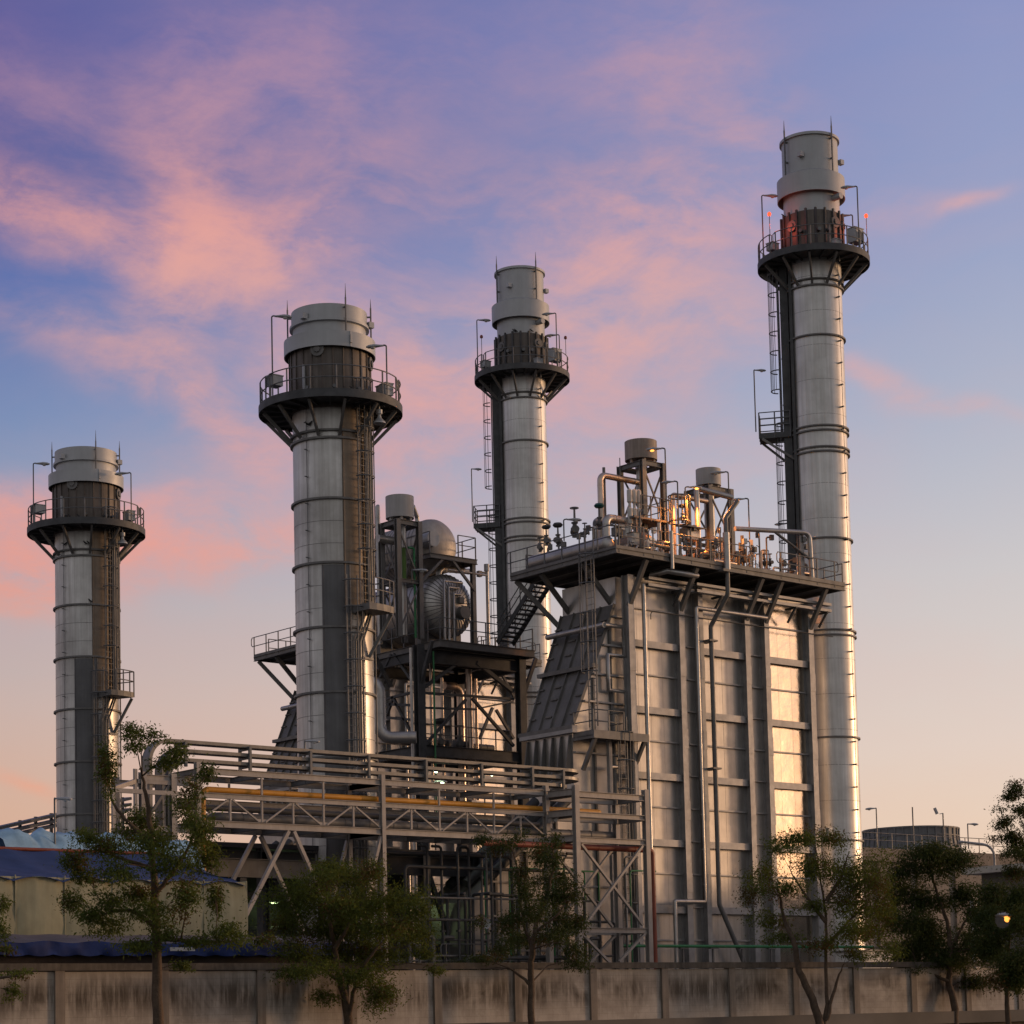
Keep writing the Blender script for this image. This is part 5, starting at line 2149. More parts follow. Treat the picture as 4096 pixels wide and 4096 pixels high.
def tray(label, y, left_drop, u_end, v0, w=.55, h=.13):
    z = at_v('T', 160, y, v0).z
    ul = at_v('S', *left_drop, v0).x
    pts = [(ul, v0+w/2, 0.0), (ul, v0+w/2, z), (u_end, v0+w/2, z), (u_end+.0, v0+w/2+2.4, z)]
    t = thing('cable_tray', label, 'cable tray', (ul, v0, 0), 'cable trays on the bridge')
    # swept channel
    P = [Vector(p) for p in pts]
    path = [(P[0], Vector((-1, 0, 0)))]
    R = .75
    c = Vector((ul+R, 0, z-R))
    for k in range(9):
        a = math.pi-k/8*math.pi/2
        n = Vector((math.cos(a), 0, math.sin(a)))
        path.append((Vector((c.x+R*n.x, v0+w/2, c.z+R*n.z)), n))
    L1 = [(Vector((u_end-1.0, v0+w/2, z)), Vector((0, 0, 1)))]
    path += L1
    hor = []
    for k in range(1, 11):
        a = -math.pi/2+k/10*math.pi/2
        hor.append((Vector((u_end-1.0+1.0*math.cos(a), v0+w/2+1.0+1.0*math.sin(a), z)), Vector((0, 0, 1))))
    path += hor
    path.append((Vector((u_end, v0+w/2+4.0, z)), Vector((0, 0, 1))))
    b = MB()
    secs = []
    for i, (p, n) in enumerate(path):
        d = (path[min(i+1, len(path)-1)][0]-path[max(i-1, 0)][0]).normalized()
        s = d.cross(n).normalized()
        o, i_ = w/2, w/2-.02
        secs.append([p+s*(o*a_)+n*b_ for a_, b_ in ((1, h), (1, 0), (-1, 0), (-1, h), (-.94, h), (-.94, .03), (.94, .03), (.94, h))])
    vs = [q for s in secs for q in s]
    fs = [(i*8+k, (i+1)*8+k, (i+1)*8+(k+1) % 8, i*8+(k+1) % 8) for i in range(len(secs)-1) for k in range(8)]
    fs += [tuple(range(8)), tuple(range(len(vs)-8, len(vs)))[::-1]]
    b.add(vs, fs)
    b.build('channel', m_tray, t)
    b = MB()
    for i in range(len(path)-1):
        p, n = path[i]
        q, m = path[i+1]
        b.bar(p+n*(h-.02), q+m*(h-.02), w*.86, .03, n if abs(n.z) > .5 else (1, 0, 0))
    b.build('cover', m_tray, t)
    return z, ul


tz_ = []
for y, lx, ue, nm in ((272, (20, 300), 63.9, 'top'), (345, (130, 300), 63.9, 'middle'), (418, (175, 300), 63.2, 'lowest')):
    tz_.append(tray(nm+' of the three cable trays curving along the pipe bridge', y, lx, ue, BV+.3))
for i, (k, x) in enumerate((('S', 310), ('S', 862), ('S', 1382), ('S', 1882), ('T', 655), ('T', 1132), ('T', 1567), ('T', 1832))):
    u = at_v(k, x, 300, BV+.2).x
    t = thing('tray_support', 'upright channel holding the three cable trays above the bridge', 'tray support', (u, BV+.2, 9.7), 'supports of the cable trays')
    b = MB()
    b.box(u-.05, u+.05, BV+.17, BV+.28, 9.7, tz_[0][0]+.05)
    b.build('front_channel', m_rail, t)
    b = MB()
    b.box(u-.05, u+.05, BV+.87, BV+.98, 9.7, tz_[0][0]+.05)
    b.build('back_channel', m_rail, t)
    for z, _ in tz_:
        b = MB()
        b.box(u-.04, u+.04, BV+.28, BV+.87, z-.09, z-.01)
        b.build('arm', m_rail, t)

ue = at_v('U', 975, 655, BV+.3).x
zy = at_v('T', 700, 665, BV+.3).z
ul = at_v('S', 472, 590, BV+.3).x
uy = at_v('S', 460, 1300, BV+.3).x
pipe_thing('yellow_pipe', 'long yellow gas pipe along the bridge, dropping down behind its left post', 'pipe', [(uy, BV+.3, .1), (uy, BV+.3, zy), (ue, BV+.3, zy), (ue, BV+1.6, zy)], .115, m_yellow, .25, 'pipes on the bridge', joints=3.9)
ue = at_v('U', 1115, 860, BV+.6).x
zg = at_v('T', 990, 895, BV+.6).z
ul = at_v('S', 560, 830, BV+.6).x
pipe_thing('grey_pipe', 'thick grey pipe lying inside the lower truss of the bridge', 'pipe', [(ul, BV+1.8, zg), (ul, BV+.6, zg), (ue, BV+.6, zg), (ue, BV+1.8, zg)], .20, m_mid, .4, 'pipes on the bridge', joints=1.2)
pipe_thing('grey_pipe', 'dark pipe further back inside the upper truss of the bridge', 'pipe', [(BU[0], BV+1.7, 8.35), (BU[2]+1, BV+1.7, 8.35)], .12, m_mid, 0, 'pipes on the bridge', joints=2)
# red pipe and green pipe at the right
vr = 68.9
a, e = at_v('U', 620, 975, vr), at_v('U', 1370, 985, vr)
ud = at_v('U', 1378, 1400, vr).x
pipe_thing('red_pipe', 'rusty red pipe turning down beside the right post of the bridge', 'pipe', [(a.x-4, vr, e.z+.1), (ud, vr, e.z+.1), (ud, vr, 0)], .13, m_red_pipe, .2, None, joints=2.2, n=14)
vg = 71.0
zg = at_v('Q', 1000, 1380, vg).z
ug = at_v('Q', 108, 900, vg).x
ue = at_v('Q', 1920, 1385, vg).x
pipe_thing('green_pipe', 'long level green pipe low in front of the boiler casing', 'pipe', [(ug, vg, at_v('Q', 108, 740, vg).z), (ug, vg, zg), (ue, vg, zg)], .07, m_green, .2, None, joints=4)
for i in range(8):
    u = ug+2.2+i*1.95
    if u < ue:
        t = thing('pipe_stand', 'short steel stand under the long green pipe', 'stand', (u, vg, 0), 'stands under the green pipe')
        b = MB()
        b.bar((u-.05, vg, 0), (u-.05, vg, zg-.07), .08)
        b.build('leg', m_mid, t)
        b = MB()
        b.box(u-.25, u+.25, vg-.08, vg+.08, zg-.12, zg-.07)
        b.build('top_plate', m_mid, t)

# ------------------------------------------------------------------ boundary wall
def wall_mat():
    m = bpy.data.materials.new('stained_wall_concrete')
    m.use_nodes = True
    n = NT(m.node_tree)
    tc = n.new('ShaderNodeTexCoord')
    oi = n.new('ShaderNodeObjectInfo')
    v = tc.outputs['Object']
    sep = n.new('ShaderNodeSeparateXYZ')
    n.set(sep.inputs[0], v)
    z = sep.outputs['Z']
    base = n.ramp(n.noise(v, 1.3, 6, .62), [(.3, (.36, .315, .27, 1)), (.7, (.56, .50, .435, 1))])
    # algae: ragged patches hanging from below the coping, with vertical runs
    mp = n.new('ShaderNodeMapping')
    mp.inputs['Scale'].default_value = (1.6, 1.6, .16)
    n.set(mp.inputs['Vector'], v)
    runs = n.noise(mp.outputs[0], 3.2, 6, .7)
    big = n.noise(v, .52, 4, .6, .5)
    hz = n.math('MULTIPLY', n.math('SUBTRACT', z, .95), n.math('SUBTRACT', z, .95))
    hf = n.math('EXPONENT', n.math('MULTIPLY', hz, -3.2))
    pk = n.math('MULTIPLY_ADD', big, 5.0, -1.75, clamp=True)
    rk = n.math('MULTIPLY_ADD', runs, 5.0, -1.75, clamp=True)
    k = n.math('MULTIPLY', n.math('MULTIPLY_ADD', rk, .75, .25), n.math('MULTIPLY_ADD', pk, .85, .12))
    k = n.math('MULTIPLY', k, n.math('MULTIPLY_ADD', hf, .95, .08, clamp=True), clamp=True)
    col = n.mix(n.math('MULTIPLY', k, .93), base, (.07, .055, .042, 1))
    # pale lime bloom low down
    lim = n.ramp(n.noise(v, 5.0, 5, .7), [(.56, g3(0)), (.68, g3(1))])
    lo = n.math('LESS_THAN', z, .45)
    col = n.mix(n.math('MULTIPLY', n.math('MULTIPLY', lim, lo), .35), col, (.55, .50, .43, 1))
    # block courses
    br = n.new('ShaderNodeTexBrick')
    mpb = n.new('ShaderNodeMapping')
    mpb.inputs['Rotation'].default_value = (math.radians(90), 0, 0)
    n.set(mpb.inputs['Vector'], v)
    n.set(br.inputs['Vector'], mpb.outputs[0])
    br.inputs['Scale'].default_value = 1.0
    br.inputs['Brick Width'].default_value = .42
    br.inputs['Row Height'].default_value = .2
    br.inputs['Mortar Size'].default_value = .006
    br.inputs['Mortar Smooth'].default_value = .6
    col = n.mix(n.math('MULTIPLY', br.outputs['Fac'], .35), col, (.11, .09, .07, 1))
    bs = n.new('ShaderNodeBsdfPrincipled')
    n.set(bs.inputs['Base Color'], col)
    bs.inputs['Roughness'].default_value = .92
    bs.inputs['Specular IOR Level'].default_value = .2
    bp = n.new('ShaderNodeBump')
    bp.inputs['Strength'].default_value = .25
    bp.inputs['Distance'].default_value = .03
    n.set(bp.inputs['Height'], n.math('SUBTRACT', n.noise(v, 9, 5, .7), n.math('MULTIPLY', br.outputs['Fac'], .5)))
    n.t.links.new(bp.outputs[0], bs.inputs['Normal'])
    o = n.new('ShaderNodeOutputMaterial')
    n.t.links.new(bs.outputs[0], o.inputs[0])
    return m


m_wall = wall_mat()
m_post = mat('wall_post_concrete', (.27, .225, .185), .9, 0, .2, 2.0, streak=.5, dirt=(.07, .055, .042), bump=.1)
m_cope = mat('coping_concrete', (.13, .11, .09), .9, 0, .35, 2.5, streak=.5, dirt_amt=.5, dirt=(.04, .035, .03), bump=.1)


def wall():
    t = thing('boundary_wall', 'long stained concrete boundary wall of panels and posts along the foot of the picture', 'wall', (48, 51, -.16))
    vw = 51.0
    u = 30.84-3.14*3
    rnd = random.Random(4)
    b = MB()
    b.box(5, 120, vw-.25, vw-.035, -.9, -.2)
    b.build('footing', mat('muddy_footing', (.055, .042, .032), .95, 0, .35, 1.5, streak=.4, bump=.2), t)
    while u < 112:
        b = MB()
        b.box(u+.14, u+3.0, vw+.08, vw+.20, -.16, 1.44)
        b.build('panel', m_wall, t)
        b = MB()
        b.box(u-.14, u+.14, vw, vw+.26, -.16, 1.47)
        b.build('post', m_post, t)
        b = MB()
        b.box(u+.002, u+3.138, vw-.03, vw+.30, 1.47, 1.66)
        b.build('coping', m_cope, t)
        u += 3.14


wall()

# ------------------------------------------------------------------ tarpaulin shed on the left
m_btarp = mat('navy_tarpaulin', (.016, .040, .12), .6, 0, .25, 1.2, bump=.25, bscale=2.5)
m_bltarp = mat('bright_blue_tarpaulin', (.012, .035, .16), .6, 0, .25, 1.5, bump=.3, bscale=3)
m_ltarp = mat('pale_blue_tarpaulin', (.30, .48, .62), .55, 0, .3, 1.6, bump=.5, bscale=2.2)
m_canvas = mat('khaki_canvas', (.40, .38, .25), .85, 0, .16, 1.3, streak=.25, bump=.25, bscale=2.5)
m_greyroof = mat('grey_canopy', (.15, .12, .12), .7, 0, .25, 1.4, bump=.2)
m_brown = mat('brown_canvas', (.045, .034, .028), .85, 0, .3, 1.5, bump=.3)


def shed():
    v = 57.0
    e = at_v('C', 5, 346, v).z
    ur = at_v('C', 1735, 340, v).x
    vr = 60.5
    r = at_v('C', 5, 168, vr).z
    ul = 12.0
    zb = 1.6
    t = thing('tarpaulin_shed', 'low shed with navy tarpaulin roof and khaki canvas walls behind the boundary wall', 'shed', ((ul+ur)/2, v, 0))
    n = int((ur-ul)/1.55)
    b = MB()
    for i in range(n):
        a, c = ul+(ur-ul)*i/n, ul+(ur-ul)*(i+1)/n
        m = 8
        vs, fs = [], []
        for k in range(m+1):
            x = a+(c-a)*k/m
            bulge = .10*math.sin(math.pi*k/m)
            for j in range(5):
                vs.append((x, v-bulge*(.4+.6*math.sin(j*.8))+.04*math.sin(k*2.1+j*1.7+i), zb+(e-.05-zb)*j/4))
        for k in range(m):
            for j in range(4):
                fs.append((k*5+j, (k+1)*5+j, (k+1)*5+j+1, k*5+j+1))
        b.add(vs, fs, True)
        b.tube([(a, v-.02, zb), (a, v-.02, e)], .02, 5)
    b.box(ul, ur, v+.1, v+.14, zb-1.6, e-.1)
    b.build('canvas_wall', m_canvas, t)
    b = MB()
    b.box(ur-.03, ur, v, v+7, 0, e)
    b.build('end_wall', m_canvas, t)
    # roof cloth sagging between its ribs, scalloped at the eave
    b = MB()
    vs, fs = [], []
    nx = n*8
    rows = 7
    for i in range(nx+1):
        x = ul-.2+(ur+.1-ul)*i/nx
        ph = (i % 8)/8
        sag = .10*math.sin(math.pi*ph)
        for j in range(rows):
            w = j/(rows-1)
            z = e+(r-e)*w-.16*math.sin(math.pi*w)*1.0-sag*.6
            y = v-.12+(vr-v)*w
            if j == 0:
                z = e-.20+.16*math.sin(math.pi*ph)
                y = v-.16
            xx = x-(.9*w if i == nx else 0)
            vs.append((xx, y, z))
    for i in range(nx):
        for j in range(rows-1):
            fs.append((i*rows+j, (i+1)*rows+j, (i+1)*rows+j+1, i*rows+j+1))
    b.add(vs, fs, True)
    b.add([(ul-.2, vr, r), (ur, vr, r), (ur, v+7, e), (ul-.2, v+7, e)], [(0, 1, 2, 3)])
    b.build('roof', m_btarp, t)
    b = MB()
    b.tube([(ul-.2, vr, r+.02), (ur-.9, vr, r+.02)], .06, 6)
    b.build('ridge_pole', m_red_pipe, t)
    # lumpy pale blue sheet heaped behind the ridge
    t2 = thing('tarpaulin_heap', 'crumpled pale blue tarpaulin heaped over goods behind the shed roof', 'tarpaulin', (22, 64, 0))
    vh = 63.5
    prof = [(-60, 28), (0, 25), (60, 28), (130, 42), (190, 68), (230, 44), (270, 42), (330, 62), (380, 50), (450, 50), (540, 66), (590, 58), (700, 62), (860, 72), (1020, 105), (1200, 112), (1310, 118)]
    top = [(at_v('C', x, y, vh).x, at_v('C', x, y, vh).z) for x, y in prof]
    base_z = at_v('C', 5, 175, vh).z-1.0
    b = MB()
    vs, fs = [], []
    rnd = random.Random(3)
    nx, ny = 150, 16
    xa, xb = top[0][0], top[-1][0]
    for i in range(nx+1):
        x = xa+(xb-xa)*i/nx
        for (p, q) in zip(top[:-1], top[1:]):
            if p[0] <= x <= q[0]+1e-6:
                w = (x-p[0])/(q[0]-p[0])
                w = w*w*(3-2*w)
                zt = p[1]+(q[1]-p[1])*w
                break
        for j in range(ny):
            a = j/(ny-1)
            y = vh-1.4+a*3.2
            s = math.sin(math.pi*min(1, a*.5+.5)) if a > .45 else 1-(1-a/.45)**2.2
            s = max(.0, s)
            z = base_z+(zt-base_z)*s
            z += .06*math.sin(x*5.1+j*.9)*s+.05*math.sin(x*2.3-j*1.3)*s+.035*math.sin(x*11+j*2.2)*s
            vs.append((x, y+.05*math.sin(x*4+j), z))
    for i in range(nx):
        for j in range(ny-1):
            fs.append((i*ny+j, (i+1)*ny+j, (i+1)*ny+j+1, i*ny+j+1))
    b.add(vs, fs, True)
    b.build('sheet', m_ltarp, t2)
    # sunlit grey canopy with blue valance just behind the wall
    t3 = thing('long_canopy', 'long low canopy with a ragged blue valance peeping over the wall', 'canopy', (28, 53.5, 0))
    v3, v4 = 53.2, 55.6
    za, zf = at_v('C', 600, 772, v4).z, at_v('C', 600, 822, v3).z
    zl = at_v('C', 600, 915, v3).z
    ur3 = at_v('V', 830, 900, v3).x
    b = MB()
    nx = 120
    vs, fs = [], []
    for i in range(nx+1):
        x = 13+(ur3-13)*i/nx
        d = .03*math.sin(i*.9)
        vs += [(x, v4, za+d*.5), (x, (v3+v4)/2, (za+zf)/2-.05+d), (x, v3, zf+d)]
    for i in range(nx):
        for j in range(2):
            fs.append((i*3+j, i*3+j+1, (i+1)*3+j+1, (i+1)*3+j))
    b.add(vs, fs, True)
    b.build('canopy_roof', m_greyroof, t3)
    b = MB()
    vs, fs = [], []
    nx = 260
    for i in range(nx+1):
        x = 13+(ur3-13)*i/nx
        w = .05*math.sin(i*.55)+.03*math.sin(i*1.31)
        sc = .05*abs(math.sin(i*.42))
        vs += [(x, v3-.02, zf+.03*math.sin(i*.415)), (x, v3-.05-w, (zf+zl)/2), (x, v3-.04+w*.6, zl+.02-sc)]
    for i in range(nx):
        for j in range(2):
            fs.append((i*3+j, i*3+j+1, (i+1)*3+j+1, (i+1)*3+j))
    b.add(vs, fs, True)
    b.build('valance', m_bltarp, t3)
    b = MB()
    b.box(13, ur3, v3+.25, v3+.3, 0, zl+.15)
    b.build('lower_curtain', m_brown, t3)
    b = MB()
    for i in range(8):
        x = 14+(ur3-15)*i/7
        b.bar((x, v3+.15, 0), (x, v3+.15, zf), .05)
    b.build('poles', m_mid, t3) if False else None
    s0, s1 = at_v('C', 1195, 885, v3-.25), at_v('C', 1367, 860, v3-.25)
    b = MB()
    b.box(s0.x, s1.x, v3-.27, v3-.24, s0.z, s1.z)
    tag(b.build('small_sign', m_white), 'small blank white sign hanging on the blue valance', 'sign')
    # steel frame and posts left of the bridge
    t4 = thing('goal_post_frame', 'slender steel frame standing at the left end of the pipe bridge', 'frame', (40, 69, 0))
    vf = 69.0
    p1, p2 = at_v('B', 795, 790, vf), at_v('B', 950, 660, vf+1.2)
    b = MB()
    b.bar((p1.x, vf, 0), (p1.x, vf, p1.z), .12)
    b.build('post', m_beam, t4)
    b = MB()
    b.bar((p2.x, vf+1.2, 0), (p2.x, vf+1.2, p2.z), .12)
    b.build('post', m_beam, t4)
    q = at_v('B', 950, 745, vf+1.2)
    for p in (((p1.x, vf, p1.z-.05), (q.x, vf+1.2, q.z)), ((p1.x, vf, p1.z-.1), (p1.x+3, vf, p1.z-.1)), ((q.x, vf+1.2, q.z), (q.x+2.5, vf+1.2, q.z))):
        b = MB()
        b.bar(p[0], p[1], .12, .16)
        b.build('beam', m_beam, t4)
    # left access tower of the bridge
    t5 = thing('bridge_end_frame', 'braced steel frame under the left bend of the cable trays', 'frame', (43, 70.5, 0))
    for u in (41.6, 42.9):
        for vv in (70.2, 72.2):
            b = MB()
            b.hcol(u, vv, 0, 9.4, .24, .24, .02)
            b.build('post', m_beam, t5)
    for z in (3.0, 5.2, 7.3, 9.2):
        for vv in (70.2, 72.2):
            b = MB()
            b.ibeam((41.7, vv, z), (43.7, vv, z), .14, .22)
            b.build('beam', m_beam, t5)
    for p, q in (((41.6, 70.2, 3.2), (42.9, 70.2, 7.2)), ((42.9, 70.2, 0), (41.6, 70.2, 3.0)), ((41.6, 70.2, 7.4), (42.9, 70.2, 9.2))):
        b = MB()
        b.bar(p, q, .1, .1)
        b.build('brace', m_mid, t5)


shed()
# cable rack running away behind the leftmost stack
def far_rack():
    Y = 120
    t = thing('far_cable_rack', 'dark cable rack sloping up behind the leftmost stack', 'cable tray', at_d('B', 250, 1150, Y))
    for dy in (0, 38, 70):
        a, e = at_d('B', -60, 1085+dy, Y-8), at_d('B', 900, 868+dy*1.1, Y+4)
        b = MB()
        b.bar(a, e, .5, .16)
        b.build('tray', m_rail, t)
    for x in (-20, 140, 250, 360, 520, 700, 860):
        w = (x+60)/960
        a = at_d('B', x, 1085-217*w, Y-8+12*w)
        b = MB()
        b.bar(a+Vector((0, 0, .15)), (a.x, a.y, 0), .14)
        b.build('post', m_rail, t)


far_rack()
p = at_d('B', 385, 1120, 70)
lamp((p.x, p.y, p.z-1.5), at_d('B', 385, 868, 70).z, RGT, 'lamp in front of the foot of the leftmost stack', 'lamps near the bridge', size=.55, arm=.05)
p = at_d('S', 1330, 230, 86)
lamp((p.x, p.y, 9.4), at_d('S', 1330, 138, 86).z, RGT, 'lamp rising just above the cable trays in front of the thick stack', 'lamps near the bridge', size=.58, arm=.05)

# ------------------------------------------------------------------ dark structures under the bridge
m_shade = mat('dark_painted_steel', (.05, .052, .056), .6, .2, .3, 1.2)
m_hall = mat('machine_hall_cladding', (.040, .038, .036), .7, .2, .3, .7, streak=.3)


def under_bridge():
    t = thing('machine_house', 'dark low machine house of heavy beams behind the pipe bridge', 'building', (54, 76, 0))
    b = MB()
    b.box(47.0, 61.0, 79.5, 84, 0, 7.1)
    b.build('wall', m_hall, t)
    b = MB()
    b.box(46.6, 61.4, 74.2, 84.4, 7.1, 7.3)
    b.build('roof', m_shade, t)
    for i in range(6):
        u = 46.9+i*2.8
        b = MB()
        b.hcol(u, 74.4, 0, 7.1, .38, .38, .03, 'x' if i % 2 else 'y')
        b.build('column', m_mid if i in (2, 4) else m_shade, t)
    for z, h in ((6.6, .8), (3.0, .45)):
        b = MB()
        b.ibeam((46.9, 74.4, z), (60.9, 74.4, z), .3, h, t=.03)
        b.build('beam', m_shade, t)
    for i in range(5):
        u = 46.9+i*2.8
        b = MB()
        b.bar((u+.2, 74.35, 6.2), (u+2.5, 74.35, 3.2) if i % 2 else (u+2.6, 74.35, .3), .2, .2)
        b.build('brace', m_shade, t)
    # machinery inside
    b = MB()
    b.lathe([(1.1, 49), (1.3, 50), (1.3, 53), (.9, 54), (.9, 57)], (0, 77.6, 2.8), 28, axis='x')
    b.build('turbine_shell', m_mid, t)
    for i in range(5):
        b = MB()
        u = 48.5+i*2.4
        b.box(u, u+1.2, 76.2, 77.0, 0, 1.6+.5*(i % 3))
        b.build('plinth', m_conc, t)
    b = MB()
    for v in (75.6, 77.5):
        b.tube([(47, v, 5.3), (61, v, 5.3)], .16, 10)
    b.build('pipe', m_mid, t)
    # long beams over the shed
    t = thing('transfer_girder', 'long grey girder bridging between the shed and the machine house', 'girder', (48, 73.3, 6))
    b = MB()
    b.ibeam((43.5, 73.4, 6.2), (52.3, 73.4, 6.2), .3, .75, t=.03)
    b.build('girder', m_mid, t)
    for u in (44, 48, 52):
        b = MB()
        b.hcol(u, 73.4, 0, 5.8, .3, .3, .03)
        b.build('column', m_shade, t)
    t = thing('concrete_block', 'plain concrete block at the foot of the raking bridge legs', 'block', (49, 71.8, 0))
    b = MB()
    b.box(48.2, 50.6, 72.5, 73.6, 0, 2.9)
    b.build('body', mat('plain_concrete', (.20, .185, .17), .9, 0, .12, .8, bump=.05), t)
    b = MB()
    b.box(48.1, 50.7, 72.4, 73.7, 2.9, 3.0)
    b.build('cap', m_cope, t)
    # stairs and pipes in front of the beige casing
    t = thing('pump_skid', 'small railed skid with black bent pipes in front of the beige casing', 'skid', (58.5, 71.5, 0))
    b = MB()
    b.box(56.6, 59.8, 71.2, 72.4, 1.9, 2.0)
    b.build('deck', m_mid, t)
    b = MB()
    rail_line(b, [(56.7, 71.25, 2.0), (59.7, 71.25, 2.0)], 1.1, .8, loops=(0, 1))
    b.build('railing', m_rail, t)
    for i in range(3):
        b = MB()
        z = 2.5-i*.35
        b.tube([(57.3+i*.3, 70.6-i*.1, 0), (57.3+i*.3, 70.6-i*.1, z), (63, 70.6-i*.1, z)], .09, 8, bend=.15)
        b.build('pipe', m_dark, t)
    for u in (56.7, 59.7):
        b = MB()
        b.bar((u, 71.3, 0), (u, 71.3, 1.9), .12)
        b.build('post', m_mid, t)
    q = at_v('W', 432, 955, 69.6)
    t = thing('loudspeaker', 'small grey horn loudspeaker on a bracket under the bridge', 'loudspeaker', q)
    b = MB()
    b.lathe([(.24, -.35), (.15, -.15), (.06, 0), (.06, .12), (.0, .12)], q, 16, axis='y')
    b.build('horn', m_collar, t)
    b = MB()
    b.bar((q.x, q.y+.05, q.z), (q.x, q.y+.4, q.z+.1), .05)
    b.build('bracket', m_mid, t)
    GREEN = (.80, 1.0, .62)
    for (k, x, y, nm, pw) in (('T', 668, 400, 'left one', 22), ('T', 1152, 428, 'right one', 22), ('T', 724, 494, 'lowest one', 14)):
        p = at_v(k, x, y, 74.0)
        lamp((p.x, 74.0, 7.3), p.z+.05, RGT, nm+' of the three lit greenish lamps above the bridge', 'lit lamps behind the cable trays', size=.55, arm=.02, lit=(*GREEN, 14.0), power=pw*.5)
    # strip lights deep under the roof
    m_tubel = mat('fluorescent_tube', (.8, 1, .6), emit=((.72, 1.0, .42), 4.0))
    for i, (x, y, z) in enumerate(((56.2, 78.6, 5.2), (55.0, 79.0, 3.4), (53.2, 78.8, 5.2), (51.6, 78.4, 3.0), (49.5, 78.9, 3.2))):
        t = thing('strip_light', 'greenish strip light glowing inside the dark machine house', 'strip light', (x, y, z), 'strip lights in the machine house')
        b = MB()
        b.box(x-.45, x+.45, y-.04, y+.04, z-.05, z)
        b.build('tube', m_tubel, t)
        b = MB()
        b.box(x-.5, x+.5, y-.08, y+.08, z, z+.05)
        b.build('housing', m_white, t)
        li = bpy.data.lights.new('strip_glow', 'POINT')
        li.energy = 9
        li.color = (.75, 1, .5)
        li.shadow_soft_size = .3
        lo = bpy.data.objects.new('strip_glow', li)
        COL.objects.link(lo)
        lo.parent = t
        lo.location = (0, -.1, -.2)

    # thin pipes, conduits and props crowding the space below the bridge
    rr = random.Random(15)
    src = []
    L = 'thin pipe or prop among the clutter below the pipe bridge'
    for i in range(44):
        u, v = rr.uniform(52.5, 67.0), rr.uniform(70.6, 72.2)
        if i < 6:
            t = thing('riser', L, 'pipe', (u, v, 0), 'thin pipes below the bridge')
            h = (7.0, 5.2, 6.4, 3.4, 7.2, 2.6)[i]
            w = (.05, .07, .04, .09, .06, .05)[i]
            b = MB()
            b.tube([(u, v, 0), (u, v, h), (u+(.8, -1.2, 1.6, .6, -.5, 1.4)[i], v, h)], w, 7, bend=.15)
            b.build('pipe', (m_mid, m_dark, m_green, m_mid, m_shade, m_mid)[i], t)
            b = MB()
            b.box(u-w*2, u+w*2, v-w*2, v+w*2, 0, .06)
            b.box(u-w*1.5, u+w*1.5, v-w*1.5, v+w*1.5, h*.5, h*.5+.08)
            b.build('clamp', m_dark, t)
            src.append(t)
        else:
            clone(src[i % 6], Vector((u, v, 0))-src[i % 6].location, L, rr.choice((0, 1.57, 3.14, 0)))
    for i in range(7):
        z = (5.0, 4.1, 6.3, 2.4, 1.5, 6.9, 3.3)[i]
        u0, u1 = 52+rr.uniform(0, 3), 60+rr.uniform(0, 7)
        b = MB()
        v = 70.8+i*.2
        b.tube([(u0, v, 0), (u0, v, z), (u1, v, z), (u1, v, 0)], .05+.012*(i % 3), 7, bend=.2)
        tag(b.build('level_pipe', (m_mid, m_dark, m_shade)[i % 3]), 'level pipe with both ends turned down below the pipe bridge', 'pipe', 'level pipes below the bridge')


under_bridge()

